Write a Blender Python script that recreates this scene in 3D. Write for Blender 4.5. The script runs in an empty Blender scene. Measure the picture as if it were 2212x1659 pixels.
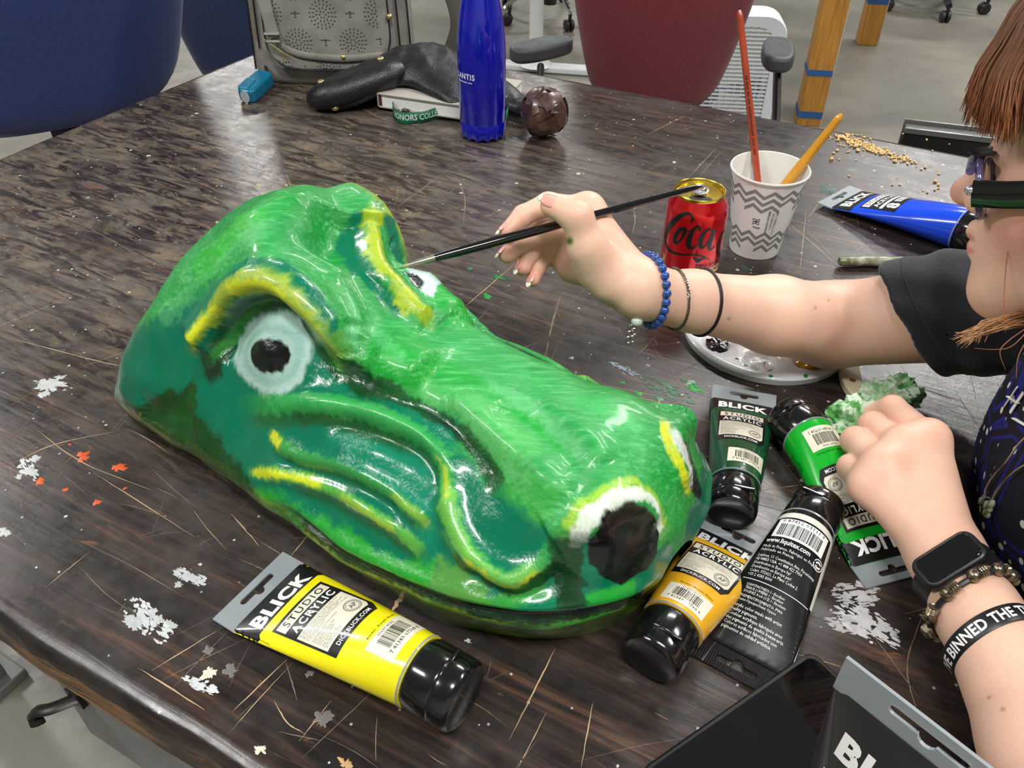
import bpy, bmesh, math, random
import numpy as np
from mathutils import Vector, Matrix
from mathutils.bvhtree import BVHTree
from mathutils import noise as mnoise

# ------------------------------------------------------------------ camera
ZT = 0.76                                    # height of the table top
PITCH = math.radians(39.5)
FPX = 1795.0                                 # focal length for a 2212 px wide frame
CAM = np.array([0.0, 0.0, ZT + 0.526])
scene = bpy.context.scene
cam_data = bpy.data.cameras.new('camera')
cam_data.sensor_width = 36.0
cam_data.lens = 36.0 * FPX / 2212.0
cam_data.clip_start = 0.02
camera = bpy.data.objects.new('camera', cam_data)
camera.location = CAM
camera.rotation_euler = (math.pi / 2 - PITCH, 0, 0)
scene.collection.objects.link(camera)
scene.camera = camera
# ------------------------------------------------------------------ world, exposure
world = bpy.data.worlds.new('hall_light')
scene.world = world
world.use_nodes = True
world.node_tree.nodes['Background'].inputs[0].default_value = (0.93, 0.97, 1.0, 1)
world.node_tree.nodes['Background'].inputs[1].default_value = 0.16
vs = scene.view_settings
vs.view_transform = 'Standard'
vs.look = 'None'
vs.exposure = 0.1
vs.gamma = 1.0
vs.use_curve_mapping = False
# ------------------------------------------------------------------ ceiling lights (rows of long fluorescent fixtures)
def fixture(x, y, z, lx, ly, power, rz=0.0):
    ld = bpy.data.lights.new('fluorescent_fixture', 'AREA')
    ld.shape = 'RECTANGLE'
    ld.size, ld.size_y = lx, ly
    ld.energy = power
    ld.color = (1.0, 0.985, 0.96)
    o = bpy.data.objects.new('fluorescent_fixture', ld)
    o.location = (x, y, z)
    o.rotation_euler = (0, 0, rz)
    scene.collection.objects.link(o)
for (x, y) in ((-2.3, 0.2), (0.3, -0.6), (2.6, 0.6), (-3.4, 3.0), (1.25, 2.8), (2.9, 4.2), (-1.8, 6.8), (3.3, 6.4), (-4.6, 6.2), (0.6, 9.2), (-3.6, 10.0)):
    fixture(x, y, 3.3, 1.25, 0.32, 62, math.radians(-29))

# ------------------------------------------------------------------ geometry helpers
_fw = np.array([0, math.cos(PITCH), -math.sin(PITCH)])
_up = np.array([0, math.sin(PITCH), math.cos(PITCH)])
_rt = np.array([1.0, 0, 0])
def sight(x, y):
    return _fw + _rt * (x - 1106.0) / FPX + _up * (829.5 - y) / FPX
def at(x, y, h=0.0):
    """the point at height h above the table top seen at photograph pixel x, y"""
    d = sight(x, y); k = (ZT + h - CAM[2]) / d[2]
    return CAM + k * d
def fl(x, y, z=0.0):
    d = sight(x, y); k = (z - CAM[2]) / d[2]
    return CAM + k * d
def dp(x, y, depth):
    return CAM + sight(x, y) * depth
C = scene.collection
def V(p): return Vector((float(p[0]), float(p[1]), float(p[2])))

def link(name, mesh, mat=None, parent=None, smooth=True):
    o = bpy.data.objects.new(name, mesh)
    if mat is not None:
        mats = mat if isinstance(mat, (list, tuple)) else [mat]
        for m in mats: mesh.materials.append(m)
    if smooth:
        mesh.polygons.foreach_set('use_smooth', [True] * len(mesh.polygons))
    C.objects.link(o)
    if parent is not None: o.parent = parent
    return o
def tag(o, label=None, cat=None, group=None, kind=None):
    if label: o['label'] = label
    if cat: o['category'] = cat
    if group: o['group'] = group
    if kind: o['kind'] = kind
    return o
def thing(name, label, cat, loc=(0, 0, 0), rz=0.0, group=None):
    o = bpy.data.objects.new(name, None)
    o.location = V(loc); o.rotation_euler = (0, 0, rz)
    o.empty_display_size = 0.02
    C.objects.link(o)
    return tag(o, label, cat, group)
def thing_m(name, label, cat, M, group=None):
    o = bpy.data.objects.new(name, None)
    o.matrix_world = M; o.empty_display_size = 0.02
    C.objects.link(o)
    return tag(o, label, cat, group)

def frame(o, x, z):
    """matrix with origin o, x axis along x, z axis as near z as it can be"""
    x = Vector(x).normalized(); z = Vector(z)
    y = z.cross(x).normalized(); z = x.cross(y)
    M = Matrix((x, y, z)).transposed().to_4x4(); M.translation = Vector(o)
    return M

class MB:
    """collects vertices and faces, then links them as one mesh object"""
    def __init__(s): s.v = []; s.f = []; s.mi = []
    def add(s, vs, fs, mi=0, M=None):
        n = len(s.v)
        if M is not None: vs = [tuple(M @ Vector(p)) for p in vs]
        s.v += [tuple(map(float, p)) for p in vs]
        s.f += [tuple(i + n for i in f) for f in fs]
        s.mi += [mi] * len(fs)
        return s
    def grid(s, P, close_u=False, close_v=False, cap=False, mi=0):
        """P: array [n][m][3]"""
        P = np.asarray(P, float); n, m = P.shape[:2]
        fs = []
        for i in range(n if close_u else n - 1):
            for j in range(m if close_v else m - 1):
                a, b = i, (i + 1) % n; c, d = j, (j + 1) % m
                fs.append((a * m + c, a * m + d, b * m + d, b * m + c))
        if cap:
            fs.append(tuple(range(m))[::-1]); fs.append(tuple(range((n - 1) * m, n * m)))
        return s.add(P.reshape(-1, 3), fs, mi)
    def box(s, c, d, M=None, mi=0):
        x, y, z = c; a, b, e = d[0] / 2, d[1] / 2, d[2] / 2
        vs = [(x + i * a, y + j * b, z + k * e) for i in (-1, 1) for j in (-1, 1) for k in (-1, 1)]
        fs = [(0, 1, 3, 2), (4, 6, 7, 5), (0, 4, 5, 1), (2, 3, 7, 6), (0, 2, 6, 4), (1, 5, 7, 3)]
        return s.add(vs, fs, mi, M)
    def tube(s, pts, r, n=12, cap=True, closed=False, flat=None, up=(0, 0, 1), mi=0):
        """tube along pts; r number or list; flat = (width factor, thickness factor)"""
        pts = [Vector(p) for p in pts]; k = len(pts)
        rs = [r] * k if isinstance(r, (int, float)) else list(r)
        up = Vector(up); rows = []
        prev = None
        for i, p in enumerate(pts):
            if closed: t = pts[(i + 1) % k] - pts[i - 1]
            else: t = pts[min(i + 1, k - 1)] - pts[max(i - 1, 0)]
            t = t.normalized()
            if flat is None and prev is not None:
                a = prev - t * prev.dot(t)
            else:
                a = up - t * up.dot(t)
                if a.length < 1e-4: a = Vector((1, 0, 0)) - t * t.x
            a.normalize(); prev = a; b = t.cross(a)
            fa, fb = (1, 1) if flat is None else (flat[1], flat[0])
            rows.append([p + a * (math.cos(q) * rs[i] * fa) + b * (math.sin(q) * rs[i] * fb) for q in [2 * math.pi * j / n for j in range(n)]])
        return s.grid(np.array(rows), close_u=closed, close_v=True, cap=cap and not closed, mi=mi)
    def lathe(s, prof, n=48, M=None, cap=False, mi=0):
        rows = [[(r * math.cos(2 * math.pi * j / n), r * math.sin(2 * math.pi * j / n), z) for j in range(n)] for r, z in prof]
        P = np.array(rows)
        if M is not None:
            A = np.array(M); P = P @ A[:3, :3].T + A[:3, 3]
        return s.grid(P, close_v=True, cap=cap, mi=mi)
    def ball(s, c, r, n=16, m=10, M=None, mi=0):
        if isinstance(r, (int, float)): r = (r, r, r)
        vs = [(c[0], c[1], c[2] + r[2])]
        for i in range(1, m):
            a = math.pi * i / m
            for j in range(n):
                b = 2 * math.pi * j / n
                vs.append((c[0] + r[0] * math.sin(a) * math.cos(b), c[1] + r[1] * math.sin(a) * math.sin(b), c[2] + r[2] * math.cos(a)))
        vs.append((c[0], c[1], c[2] - r[2])); e = len(vs) - 1
        fs = [(0, 1 + j, 1 + (j + 1) % n) for j in range(n)]
        for i in range(m - 2):
            for j in range(n):
                a = 1 + i * n; b = a + n
                fs.append((a + j, b + j, b + (j + 1) % n, a + (j + 1) % n))
        a = 1 + (m - 2) * n
        fs += [(a + j, e, a + (j + 1) % n) for j in range(n)]
        return s.add(vs, fs, mi, M)
    def prism(s, poly, z0, z1, M=None, mi=0):
        n = len(poly)
        vs = [(x, y, z0) for x, y in poly] + [(x, y, z1) for x, y in poly]
        fs = [tuple(range(n))[::-1], tuple(range(n, 2 * n))] + [(i, (i + 1) % n, n + (i + 1) % n, n + i) for i in range(n)]
        return s.add(vs, fs, mi, M)
    def build(s, name, mat, parent=None, smooth=True, bevel=0.0, seg=2, sub=0, fix=True):
        me = bpy.data.meshes.new(name)
        me.from_pydata(s.v, [], s.f)
        if any(s.mi): me.polygons.foreach_set('material_index', s.mi)
        if fix:
            bm = bmesh.new(); bm.from_mesh(me)
            bmesh.ops.recalc_face_normals(bm, faces=bm.faces)
            bm.to_mesh(me); bm.free()
        me.update()
        o = link(name, me, mat, parent, smooth)
        if bevel:
            b = o.modifiers.new('bevel', 'BEVEL'); b.width = bevel; b.segments = seg; b.limit_method = 'ANGLE'; b.angle_limit = math.radians(35)
            b.harden_normals = False
        if sub:
            b = o.modifiers.new('sub', 'SUBSURF'); b.levels = b.render_levels = sub
        if smooth and not sub:
            try: me.set_sharp_from_angle(angle=math.radians(42))
            except Exception: pass
        return o

def spline(pts, n):
    """Catmull-Rom through pts, n samples"""
    P = np.asarray(pts, float); k = len(P)
    if k == 2: return [P[0] + (P[1] - P[0]) * t for t in np.linspace(0, 1, n)]
    E = np.vstack([2 * P[0] - P[1], P, 2 * P[-1] - P[-2]])
    out = []
    for q in np.linspace(0, k - 1, n):
        i = min(int(q), k - 2); t = q - i
        a, b, c, d = E[i], E[i + 1], E[i + 2], E[i + 3]
        out.append(0.5 * (2 * b + (c - a) * t + (2 * a - 5 * b + 4 * c - d) * t * t + (3 * b - a - 3 * c + d) * t ** 3))
    return out
def interp_rows(xs, rows, xq):
    """monotone-ish cubic (finite difference Hermite) interpolation of rows given at xs"""
    xs = np.asarray(xs, float); R = np.asarray(rows, float)
    d = np.diff(R, axis=0) / np.diff(xs).reshape(-1, *([1] * (R.ndim - 1)))
    h = np.diff(xs).reshape(-1, *([1] * (R.ndim - 1)))
    m = np.empty_like(R); m[0] = d[0]; m[-1] = d[-1]
    m[1:-1] = (d[:-1] * h[1:] + d[1:] * h[:-1]) / (h[1:] + h[:-1])
    out = []
    for x in xq:
        i = int(np.clip(np.searchsorted(xs, x) - 1, 0, len(xs) - 2)); hh = xs[i + 1] - xs[i]; t = (x - xs[i]) / hh
        out.append((2 * t ** 3 - 3 * t ** 2 + 1) * R[i] + (t ** 3 - 2 * t ** 2 + t) * hh * m[i] + (-2 * t ** 3 + 3 * t ** 2) * R[i + 1] + (t ** 3 - t ** 2) * hh * m[i + 1])
    return np.array(out)

# ------------------------------------------------------------------ material helpers
class NT:
    def __init__(s, name):
        s.m = bpy.data.materials.new(name); s.m.use_nodes = True
        s.t = s.m.node_tree; s.n = s.t.nodes; s.b = s.n['Principled BSDF']
    def new(s, kind, **kw):
        n = s.n.new(kind)
        for k, v in kw.items(): setattr(n, k, v)
        return n
    def set(s, sock, val):
        if isinstance(val, bpy.types.NodeSocket): s.t.links.new(val, sock)
        elif isinstance(val, (tuple, list)) and len(val) == 3 and sock.type == 'RGBA': sock.default_value = (*val, 1)
        else: sock.default_value = val
    def coord(s, kind='Object', scale=(1, 1, 1), rot=(0, 0, 0), loc=(0, 0, 0)):
        tc = s.new('ShaderNodeTexCoord'); mp = s.new('ShaderNodeMapping')
        s.t.links.new(tc.outputs[kind], mp.inputs[0])
        mp.inputs['Scale'].default_value = scale; mp.inputs['Rotation'].default_value = rot; mp.inputs['Location'].default_value = loc
        return mp.outputs[0]
    def noise(s, vec, scale=5, detail=4, rough=0.55, dist=0.0):
        n = s.new('ShaderNodeTexNoise'); s.set(n.inputs['Vector'], vec)
        n.inputs['Scale'].default_value = scale; n.inputs['Detail'].default_value = detail
        n.inputs['Roughness'].default_value = rough; n.inputs['Distortion'].default_value = dist
        return n.outputs['Fac']
    def voronoi(s, vec, scale=5, feature='F1', rnd=1.0):
        n = s.new('ShaderNodeTexVoronoi', feature=feature); s.set(n.inputs['Vector'], vec); n.inputs['Scale'].default_value = scale
        n.inputs['Randomness'].default_value = rnd
        return n
    def ramp(s, fac, stops):
        n = s.new('ShaderNodeValToRGB'); s.set(n.inputs[0], fac); e = n.color_ramp.elements
        while len(e) < len(stops): e.new(0.5)
        for el, (p, c) in zip(e, stops):
            el.position = p; el.color = (c, c, c, 1) if isinstance(c, (int, float)) else (*c, 1)
        return n.outputs[0]
    def mix(s, fac, a, b, blend='MIX'):
        n = s.new('ShaderNodeMix', data_type='RGBA', blend_type=blend)
        s.set(n.inputs[0], fac); s.set(n.inputs[6], a); s.set(n.inputs[7], b)
        return n.outputs[2]
    def math(s, op, a, b=0.5, c=0.5):
        n = s.new('ShaderNodeMath', operation=op)
        for i, q in enumerate((a, b, c)):
            s.set(n.inputs[i], q)
        return n.outputs[0]
    def bump(s, h, strength=0.3, dist=0.001, normal=None):
        n = s.new('ShaderNodeBump'); n.inputs['Strength'].default_value = strength; n.inputs['Distance'].default_value = dist
        s.set(n.inputs['Height'], h)
        if normal is not None: s.set(n.inputs['Normal'], normal)
        s.set(s.b.inputs['Normal'], n.outputs[0])
        return n.outputs[0]
    def p(s, **kw):
        names = dict(color='Base Color', rough='Roughness', metal='Metallic', spec='Specular IOR Level', coat='Coat Weight', coat_rough='Coat Roughness',
                     trans='Transmission Weight', ior='IOR', alpha='Alpha', sss='Subsurface Weight', sheen='Sheen Weight', aniso='Anisotropic')
        for k, v in kw.items(): s.set(s.b.inputs[names[k]], v)
        return s
def simple(name, color, rough=0.5, metal=0.0, coat=0.0, var=0.0, vscale=40, bump=0.0, bscale=200, bdist=0.0005, spec=0.5):
    """plain material with a little procedural variation"""
    t = NT(name); t.p(rough=rough, metal=metal, coat=coat, spec=spec)
    vec = t.coord()
    if var:
        n = t.noise(vec, vscale, 5)
        lo = tuple(max(0, c * (1 - var)) for c in color); hi = tuple(min(1, c * (1 + var)) for c in color)
        t.p(color=t.ramp(n, [(0.3, lo), (0.7, hi)]))
        t.p(rough=t.ramp(n, [(0.3, max(0.02, rough * 0.85)), (0.7, min(1, rough * 1.15))]))
    else: t.p(color=color)
    if bump: t.bump(t.noise(vec, bscale, 3), bump, bdist)
    return t.m
def srgb(r, g, b):
    f = lambda c: (c / 255.0 / 12.92) if c <= 10 else ((c / 255.0 + 0.055) / 1.055) ** 2.4
    return (f(r), f(g), f(b))

# ------------------------------------------------------------------ flat print: lettering and shapes laid on curved surfaces
from mathutils.geometry import tessellate_polygon
_txt = {}
def text2d(s, size=1.0, bold=0.0, align='CENTER', res=3, space=1.0, shear=0.0, line=1.0):
    """lettering as 2-D vertices and triangles, centred on its box in y"""
    key = (s, bold, align, res, space, shear, line)
    if key not in _txt:
        cu = bpy.data.curves.new('lettering', 'FONT')
        cu.body = s; cu.size = 1.0; cu.resolution_u = res; cu.align_x = align; cu.offset = bold; cu.space_character = space; cu.shear = shear
        cu.space_line = line; cu.fill_mode = 'FRONT'
        o = bpy.data.objects.new('lettering', cu)
        me = bpy.data.meshes.new_from_object(o)
        v = np.array([p.co[:2] for p in me.vertices]) if len(me.vertices) else np.zeros((0, 2))
        me.calc_loop_triangles()
        f = [tuple(t.vertices) for t in me.loop_triangles]
        bpy.data.objects.remove(o); bpy.data.curves.remove(cu); bpy.data.meshes.remove(me)
        if len(v):
            v[:, 1] -= (v[:, 1].min() + v[:, 1].max()) / 2
            if align == 'CENTER': v[:, 0] -= (v[:, 0].min() + v[:, 0].max()) / 2
        _txt[key] = (v, f)
    v, f = _txt[key]
    return v * size, f
def fit2d(vf, w=None, h=None):
    v, f = vf; v = v.copy()
    if w: v[:, 0] *= w / (v[:, 0].max() - v[:, 0].min())
    if h: v[:, 1] *= h / (v[:, 1].max() - v[:, 1].min())
    return v, f
def poly2d(*loops):
    L = [[Vector((x, y, 0)) for x, y in lp] for lp in loops]
    return np.array([(x, y) for lp in loops for x, y in lp], float), [tuple(t) for t in tessellate_polygon(L)]
def rect2d(x0, y0, x1, y1): return poly2d([(x0, y0), (x1, y0), (x1, y1), (x0, y1)])
def stroke2d(pts, w, n=None, smooth=True):
    """ribbon of varying width along pts; w = list of widths or number"""
    k = n or (len(pts) * 6 if smooth else len(pts))
    P = np.array(spline(pts, k)) if smooth else np.array(pts, float)
    ww = np.full(len(P), w) if isinstance(w, (int, float)) else np.interp(np.linspace(0, 1, len(P)), np.linspace(0, 1, len(w)), w)
    t = np.gradient(P, axis=0); t /= np.linalg.norm(t, axis=1, keepdims=True) + 1e-9
    nn = np.stack([-t[:, 1], t[:, 0]], 1)
    v = np.concatenate([P + nn * ww[:, None] / 2, P - nn * ww[:, None] / 2]); m = len(P)
    f = []
    for i in range(m - 1): f += [(i, i + 1, m + i + 1), (i, m + i + 1, m + i)]
    return v, f
def join2d(*items):
    v, f, n = [], [], 0
    for a, b in items:
        v.append(np.asarray(a)); f += [tuple(i + n for i in t) for t in b]; n += len(a)
    return np.concatenate(v), f
def move2d(vf, dx=0, dy=0, rot=0.0, sc=1.0):
    v, f = vf; c, s = math.cos(rot), math.sin(rot)
    v = np.asarray(v) * sc
    return np.stack([v[:, 0] * c - v[:, 1] * s + dx, v[:, 0] * s + v[:, 1] * c + dy], 1), f
def apply_print(name, vf, fn, mat, parent=None, edge=None, label=None):
    """lay a 2-D shape on a surface; fn maps an (n,2) array to (n,3)"""
    v, f = vf
    bm = bmesh.new()
    vs = [bm.verts.new((float(a), float(b), 0)) for a, b in v]
    for t in f:
        try: bm.faces.new([vs[i] for i in t])
        except ValueError: pass
    if edge:
        for _ in range(7):
            es = [e for e in bm.edges if e.calc_length() > edge]
            if not es: break
            bmesh.ops.subdivide_edges(bm, edges=es, cuts=1)
            bmesh.ops.triangulate(bm, faces=bm.faces)
    me = bpy.data.meshes.new(name)
    P = np.array([q.co[:2] for q in bm.verts]); W3 = fn(P)
    for q, w in zip(bm.verts, W3): q.co = w
    bm.normal_update(); bm.to_mesh(me); bm.free()
    o = link(name, me, mat, parent)
    if label: o['label'] = label
    return o
M_ink_black = simple('black_print', srgb(18, 18, 19), 0.3, coat=0.3)
M_ink_white = simple('white_print', srgb(236, 236, 232), 0.35, coat=0.2)
M_ink_cream = simple('cream_print', srgb(222, 216, 196), 0.35, coat=0.2, var=0.04)
M_ink_grey = simple('grey_print', srgb(100, 100, 98), 0.5)

# ------------------------------------------------------------------ smooth solid modelling (signed distances -> one continuous mesh)
def rcone(a, b, r1, r2):
    a, b = np.asarray(a, np.float32), np.asarray(b, np.float32); ba = b - a; il2 = np.float32(1.0 / float(ba @ ba)); dr = np.float32(r2 - r1); r1 = np.float32(r1)
    def f(P):
        pa = P - a; h = np.clip((pa @ ba) * il2, 0, 1)
        pa -= h[:, None] * ba
        return np.sqrt(np.einsum('ij,ij->i', pa, pa)) - (r1 + dr * h)
    return f
def ellip(c, r, ax=None):
    c = np.asarray(c, np.float32); ir = (1.0 / np.asarray(r, float)).astype(np.float32); A = np.eye(3, dtype=np.float32) if ax is None else np.asarray(ax, np.float32)
    def f(P):
        q = ((P - c) @ A.T) * ir
        k0 = np.sqrt(np.einsum('ij,ij->i', q, q)); q *= ir; k1 = np.sqrt(np.einsum('ij,ij->i', q, q)) + np.float32(1e-9)
        return k0 * (k0 - 1) / k1
    return f
def smin(a, b, k):
    if k <= 0: return np.minimum(a, b)
    h = np.maximum(k - np.abs(a - b), 0) / k
    return np.minimum(a, b) - h * h * k * 0.25
def smax(a, b, k): return -smin(-a, -b, k)
def chain(pts, rs): return [rcone(pts[i], pts[i + 1], rs[i], rs[i + 1]) for i in range(len(pts) - 1)]
def union(fs, k):
    def f(P):
        d = fs[0](P)
        for g in fs[1:]: d = smin(d, g(P), k)
        return d
    return f
def solid(groups, k, h, lo, hi, tweak=None):
    """mesh of the smooth union of groups on an h-sized lattice, worked only near the surface"""
    B = 8; lo = np.asarray(lo, float); hi = np.asarray(hi, float)
    nb = np.ceil((hi - lo) / (h * B)).astype(int)
    ix = np.stack(np.meshgrid(*[np.arange(n) for n in nb], indexing='ij'), -1).reshape(-1, 3)
    ctr = (lo + (ix + 0.5) * h * B).astype(np.float32)
    D = np.full((len(groups), len(ctr)), 1.0)
    for gi, (g, bb) in enumerate(groups):
        m = np.all((ctr > np.asarray(bb[0]) - 0.03) & (ctr < np.asarray(bb[1]) + 0.03), axis=1)
        D[gi, m] = g(ctr[m])
    groups = [g for g, bb in groups]; dm = D.min(0)
    act = np.abs(dm) < h * B * 1.25 + k
    ix = ix[act]; D = D[:, act]; dm = dm[act]
    loc = np.stack(np.meshgrid(*[np.arange(B + 1)] * 3, indexing='ij'), -1).reshape(-1, 3)
    P = (lo + (ix[:, None, :] * B + loc[None]) * h).astype(np.float32)
    n = len(ix); val = np.full((n, len(loc)), 1.0, np.float32)
    for g, dg in zip(groups, D):
        use = dg < dm + 2.2 * h * B + 2 * k
        if not use.any(): continue
        v = g(P[use].reshape(-1, 3)).reshape(-1, len(loc))
        val[use] = smin(val[use], v, k)
    def field(Q, own):
        Q = Q.astype(np.float32); out = np.full(len(Q), 1.0, np.float32)
        for gi, g in enumerate(groups):
            use = (D[gi] < dm + 2.2 * h * B + 2 * k)[own]
            if use.any(): out[use] = smin(out[use], g(Q[use]), k)
        return out
    F = val.reshape(n, B + 1, B + 1, B + 1)
    big = np.int64(1 << 20)
    keyf = lambda c: (c[..., 0].astype(np.int64) * big + c[..., 1]) * big + c[..., 2]
    S = F < 0
    cnt = sum(S[:, i:i + B, j:j + B, q:q + B].astype(int) for i in (0, 1) for j in (0, 1) for q in (0, 1))
    cell = np.argwhere((cnt > 0) & (cnt < 8))
    own = cell[:, 0]; gc = ix[own] * B + cell[:, 1:]
    acc = np.zeros((len(cell), 3)); num = np.zeros(len(cell))
    cor = [(i, j, q) for i in (0, 1) for j in (0, 1) for q in (0, 1)]
    for a in cor:
        for ax in range(3):
            if a[ax]: continue
            b = list(a); b[ax] = 1
            fa = F[own, cell[:, 1] + a[0], cell[:, 2] + a[1], cell[:, 3] + a[2]]; fb = F[own, cell[:, 1] + b[0], cell[:, 2] + b[1], cell[:, 3] + b[2]]
            m = (fa < 0) != (fb < 0); t = np.where(m, fa / np.where(m, fa - fb, 1), 0)
            p = np.tile(np.array(a, float), (len(cell), 1)); p[:, ax] += t
            acc[m] += p[m]; num[m] += 1
    Vx = lo + (gc + acc / num[:, None]) * h
    for _ in range(1):
        d = field(Vx, own); e = h * 0.5; g = np.stack([field(Vx + np.eye(3)[q] * e, own) - field(Vx - np.eye(3)[q] * e, own) for q in range(3)], 1) / (2 * e)
        g2 = np.maximum((g * g).sum(1), 0.2)
        Vx = Vx - np.clip(d / g2, -h, h)[:, None] * g * 0.9
    keys = keyf(gc); o = np.argsort(keys); ks = keys[o]
    def find(c):
        q = keyf(c); i = np.clip(np.searchsorted(ks, q), 0, len(ks) - 1)
        return np.where(ks[i] == q, o[i], -1)
    quads = []
    for ax in range(3):
        A = S[:, :B, :B, :B]; sl = [slice(0, B)] * 3; sl[ax] = slice(1, B + 1); Bq = S[(slice(None), *sl)]
        e = np.argwhere(A != Bq); 
        if not len(e): continue
        g = ix[e[:, 0]] * B + e[:, 1:]; u, w = (ax + 1) % 3, (ax + 2) % 3
        du, dw = np.zeros(3, int), np.zeros(3, int); du[u] = 1; dw[w] = 1
        q = np.stack([find(g), find(g - du), find(g - du - dw), find(g - dw)], 1)
        ins = A[tuple(e.T)]; q[~ins] = q[~ins][:, ::-1]
        quads.append(q[(q >= 0).all(1)])
    return Vx, np.concatenate(quads)
def mesh_np(name, Vx, Q):
    me = bpy.data.meshes.new(name)
    me.vertices.add(len(Vx)); me.vertices.foreach_set('co', Vx.astype(np.float32).ravel())
    m = Q.shape[1]
    me.loops.add(len(Q) * m); me.loops.foreach_set('vertex_index', Q.astype(np.int32).ravel())
    me.polygons.add(len(Q)); me.polygons.foreach_set('loop_start', np.arange(0, len(Q) * m, m, dtype=np.int32)); me.polygons.foreach_set('loop_total', np.full(len(Q), m, dtype=np.int32))
    me.update(calc_edges=True); me.validate()
    return me

# ================================================================== floor
def mat_floor():
    t = NT('worn_concrete'); vec = t.coord()
    n1 = t.noise(vec, 1.3, 6, 0.6, 0.4); n2 = t.noise(vec, 9, 6, 0.65); n3 = t.noise(vec, 160, 3)
    c = t.ramp(n1, [(0.3, srgb(98, 93, 84)), (0.52, srgb(122, 117, 106)), (0.72, srgb(140, 135, 123))])
    c = t.mix(t.ramp(n2, [(0.45, 0.0), (0.72, 0.55)]), c, srgb(98, 93, 85))
    sp = t.voronoi(vec, 26)
    c = t.mix(t.ramp(sp.outputs['Distance'], [(0.035, 0.75), (0.06, 0.0)]), c, srgb(190, 186, 178))
    sp2 = t.voronoi(t.coord(loc=(3, 7, 0)), 7)
    c = t.mix(t.ramp(sp2.outputs['Distance'], [(0.02, 0.7), (0.05, 0.0)]), c, srgb(78, 72, 66))
    t.p(color=c, rough=t.ramp(n2, [(0.3, 0.32), (0.7, 0.55)]))
    t.bump(n3, 0.15, 0.001)
    return t.m
floor = MB().box((0, 5.0, -0.05), (16, 16, 0.1)).build('floor', mat_floor(), smooth=False)
tag(floor, 'grey-brown worn concrete workshop floor', kind='structure')

# far walls of the hall, all out of the picture
M_wall = simple('pale_wall_paint', srgb(206, 206, 200), 0.7, var=0.04, vscale=2)
for nm, c_, d_ in (('wall_back', (0, 13.05, 1.9), (16, 0.1, 3.8)), ('wall_left', (-8.05, 5, 1.9), (0.1, 16, 3.8)), ('wall_right', (8.05, 5, 1.9), (0.1, 16, 3.8)), ('wall_front', (0, -3.05, 1.9), (16, 0.1, 3.8))):
    tag(MB().box(c_, d_).build(nm, M_wall, smooth=False), 'plain pale painted hall wall', kind='structure')

# ================================================================== work table
TA = math.radians(-29.0)
TU = np.array([math.cos(TA), math.sin(TA), 0.0]); TV = np.array([-TU[1], TU[0], 0.0])
T_U0, T_U1, T_V0, T_V1 = -1.237, 0.135, 0.132, 1.363
def tuv(p): return float(np.dot(p, TU)), float(np.dot(p, TV))
def mat_table():
    t = NT('dark_painted_wood'); vec = t.coord()
    g1 = t.noise(t.coord(scale=(2.2, 34, 10)), 3.0, 8, 0.62, 0.6)
    g2 = t.noise(t.coord(scale=(5, 120, 10), loc=(3, 1, 0)), 2.6, 6, 0.6)
    big = t.noise(t.coord(loc=(5, 2, 0)), 2.6, 5, 0.6, 0.5)
    sm = t.noise(vec, 40, 6, 0.65)
    c = t.ramp(g1, [(0.30, srgb(17, 14, 14)), (0.47, srgb(34, 27, 25)), (0.60, srgb(58, 43, 36)), (0.74, srgb(104, 73, 53))])
    c = t.mix(t.ramp(g2, [(0.5, 0.0), (0.66, 0.55)]), c, srgb(21, 18, 19))
    # grey bloom of dust and rubbed paint
    dust = t.math('MULTIPLY', t.ramp(big, [(0.42, 0.0), (0.66, 1.0)]), t.ramp(sm, [(0.35, 0.15), (0.7, 0.6)]))
    c = t.mix(dust, c, srgb(92, 86, 82))
    # the corner that is rubbed down to pale wood, in swirls
    sep = t.new('ShaderNodeSeparateXYZ'); t.set(sep.inputs[0], t.coord())
    wx = t.new('ShaderNodeVectorMath', operation='DISTANCE'); t.set(wx.inputs[0], t.coord()); wx.inputs[1].default_value = (-0.98, 0.84, 0.76)
    reg = t.ramp(wx.outputs['Value'], [(0.0, 1.0), (0.38, 0.9), (0.62, 0.3), (0.85, 0.0)])
    sw = t.noise(t.coord(scale=(7, 30, 10), rot=(0, 0, 0.25)), 2.3, 9, 0.7, 1.1)
    sw2 = t.noise(t.coord(scale=(1, 1.6, 1), loc=(1, 4, 0)), 7.5, 9, 0.72, 1.8)
    wear = t.math('MULTIPLY', reg, t.math('MULTIPLY', t.ramp(sw, [(0.44, 0.0), (0.54, 1.0)]), t.ramp(sw2, [(0.34, 0.2), (0.54, 1.0)])))
    c = t.mix(t.math('MULTIPLY', wear, 0.62), c, t.mix(t.ramp(sm, [(0.35, 0.0), (0.65, 1.0)]), srgb(148, 132, 108), srgb(104, 98, 92)))
    # bare brown wood where the paint has chipped off along the grain
    chip = t.noise(t.coord(scale=(3, 16, 10), loc=(9, 3, 0)), 4.2, 9, 0.72, 0.8)
    c = t.mix(t.ramp(chip, [(0.62, 0.0), (0.68, 0.8)]), c, srgb(112, 78, 54))
    # fine paint specks
    v = t.voronoi(t.coord(loc=(2, 2, 0)), 55)
    c = t.mix(t.ramp(v.outputs['Distance'], [(0.045, 0.85), (0.075, 0.0)]), c, srgb(175, 170, 165))
    t.p(color=c, spec=0.5)
    r = t.ramp(t.math('ADD', t.math('MULTIPLY', big, 0.5), t.math('MULTIPLY', sm, 0.5)), [(0.35, 0.2), (0.65, 0.4)])
    t.p(rough=r)
    t.bump(t.math('ADD', t.math('MULTIPLY', g1, 0.7), t.math('MULTIPLY', sm, 0.5)), 0.35, 0.0012)
    return t.m
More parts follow.
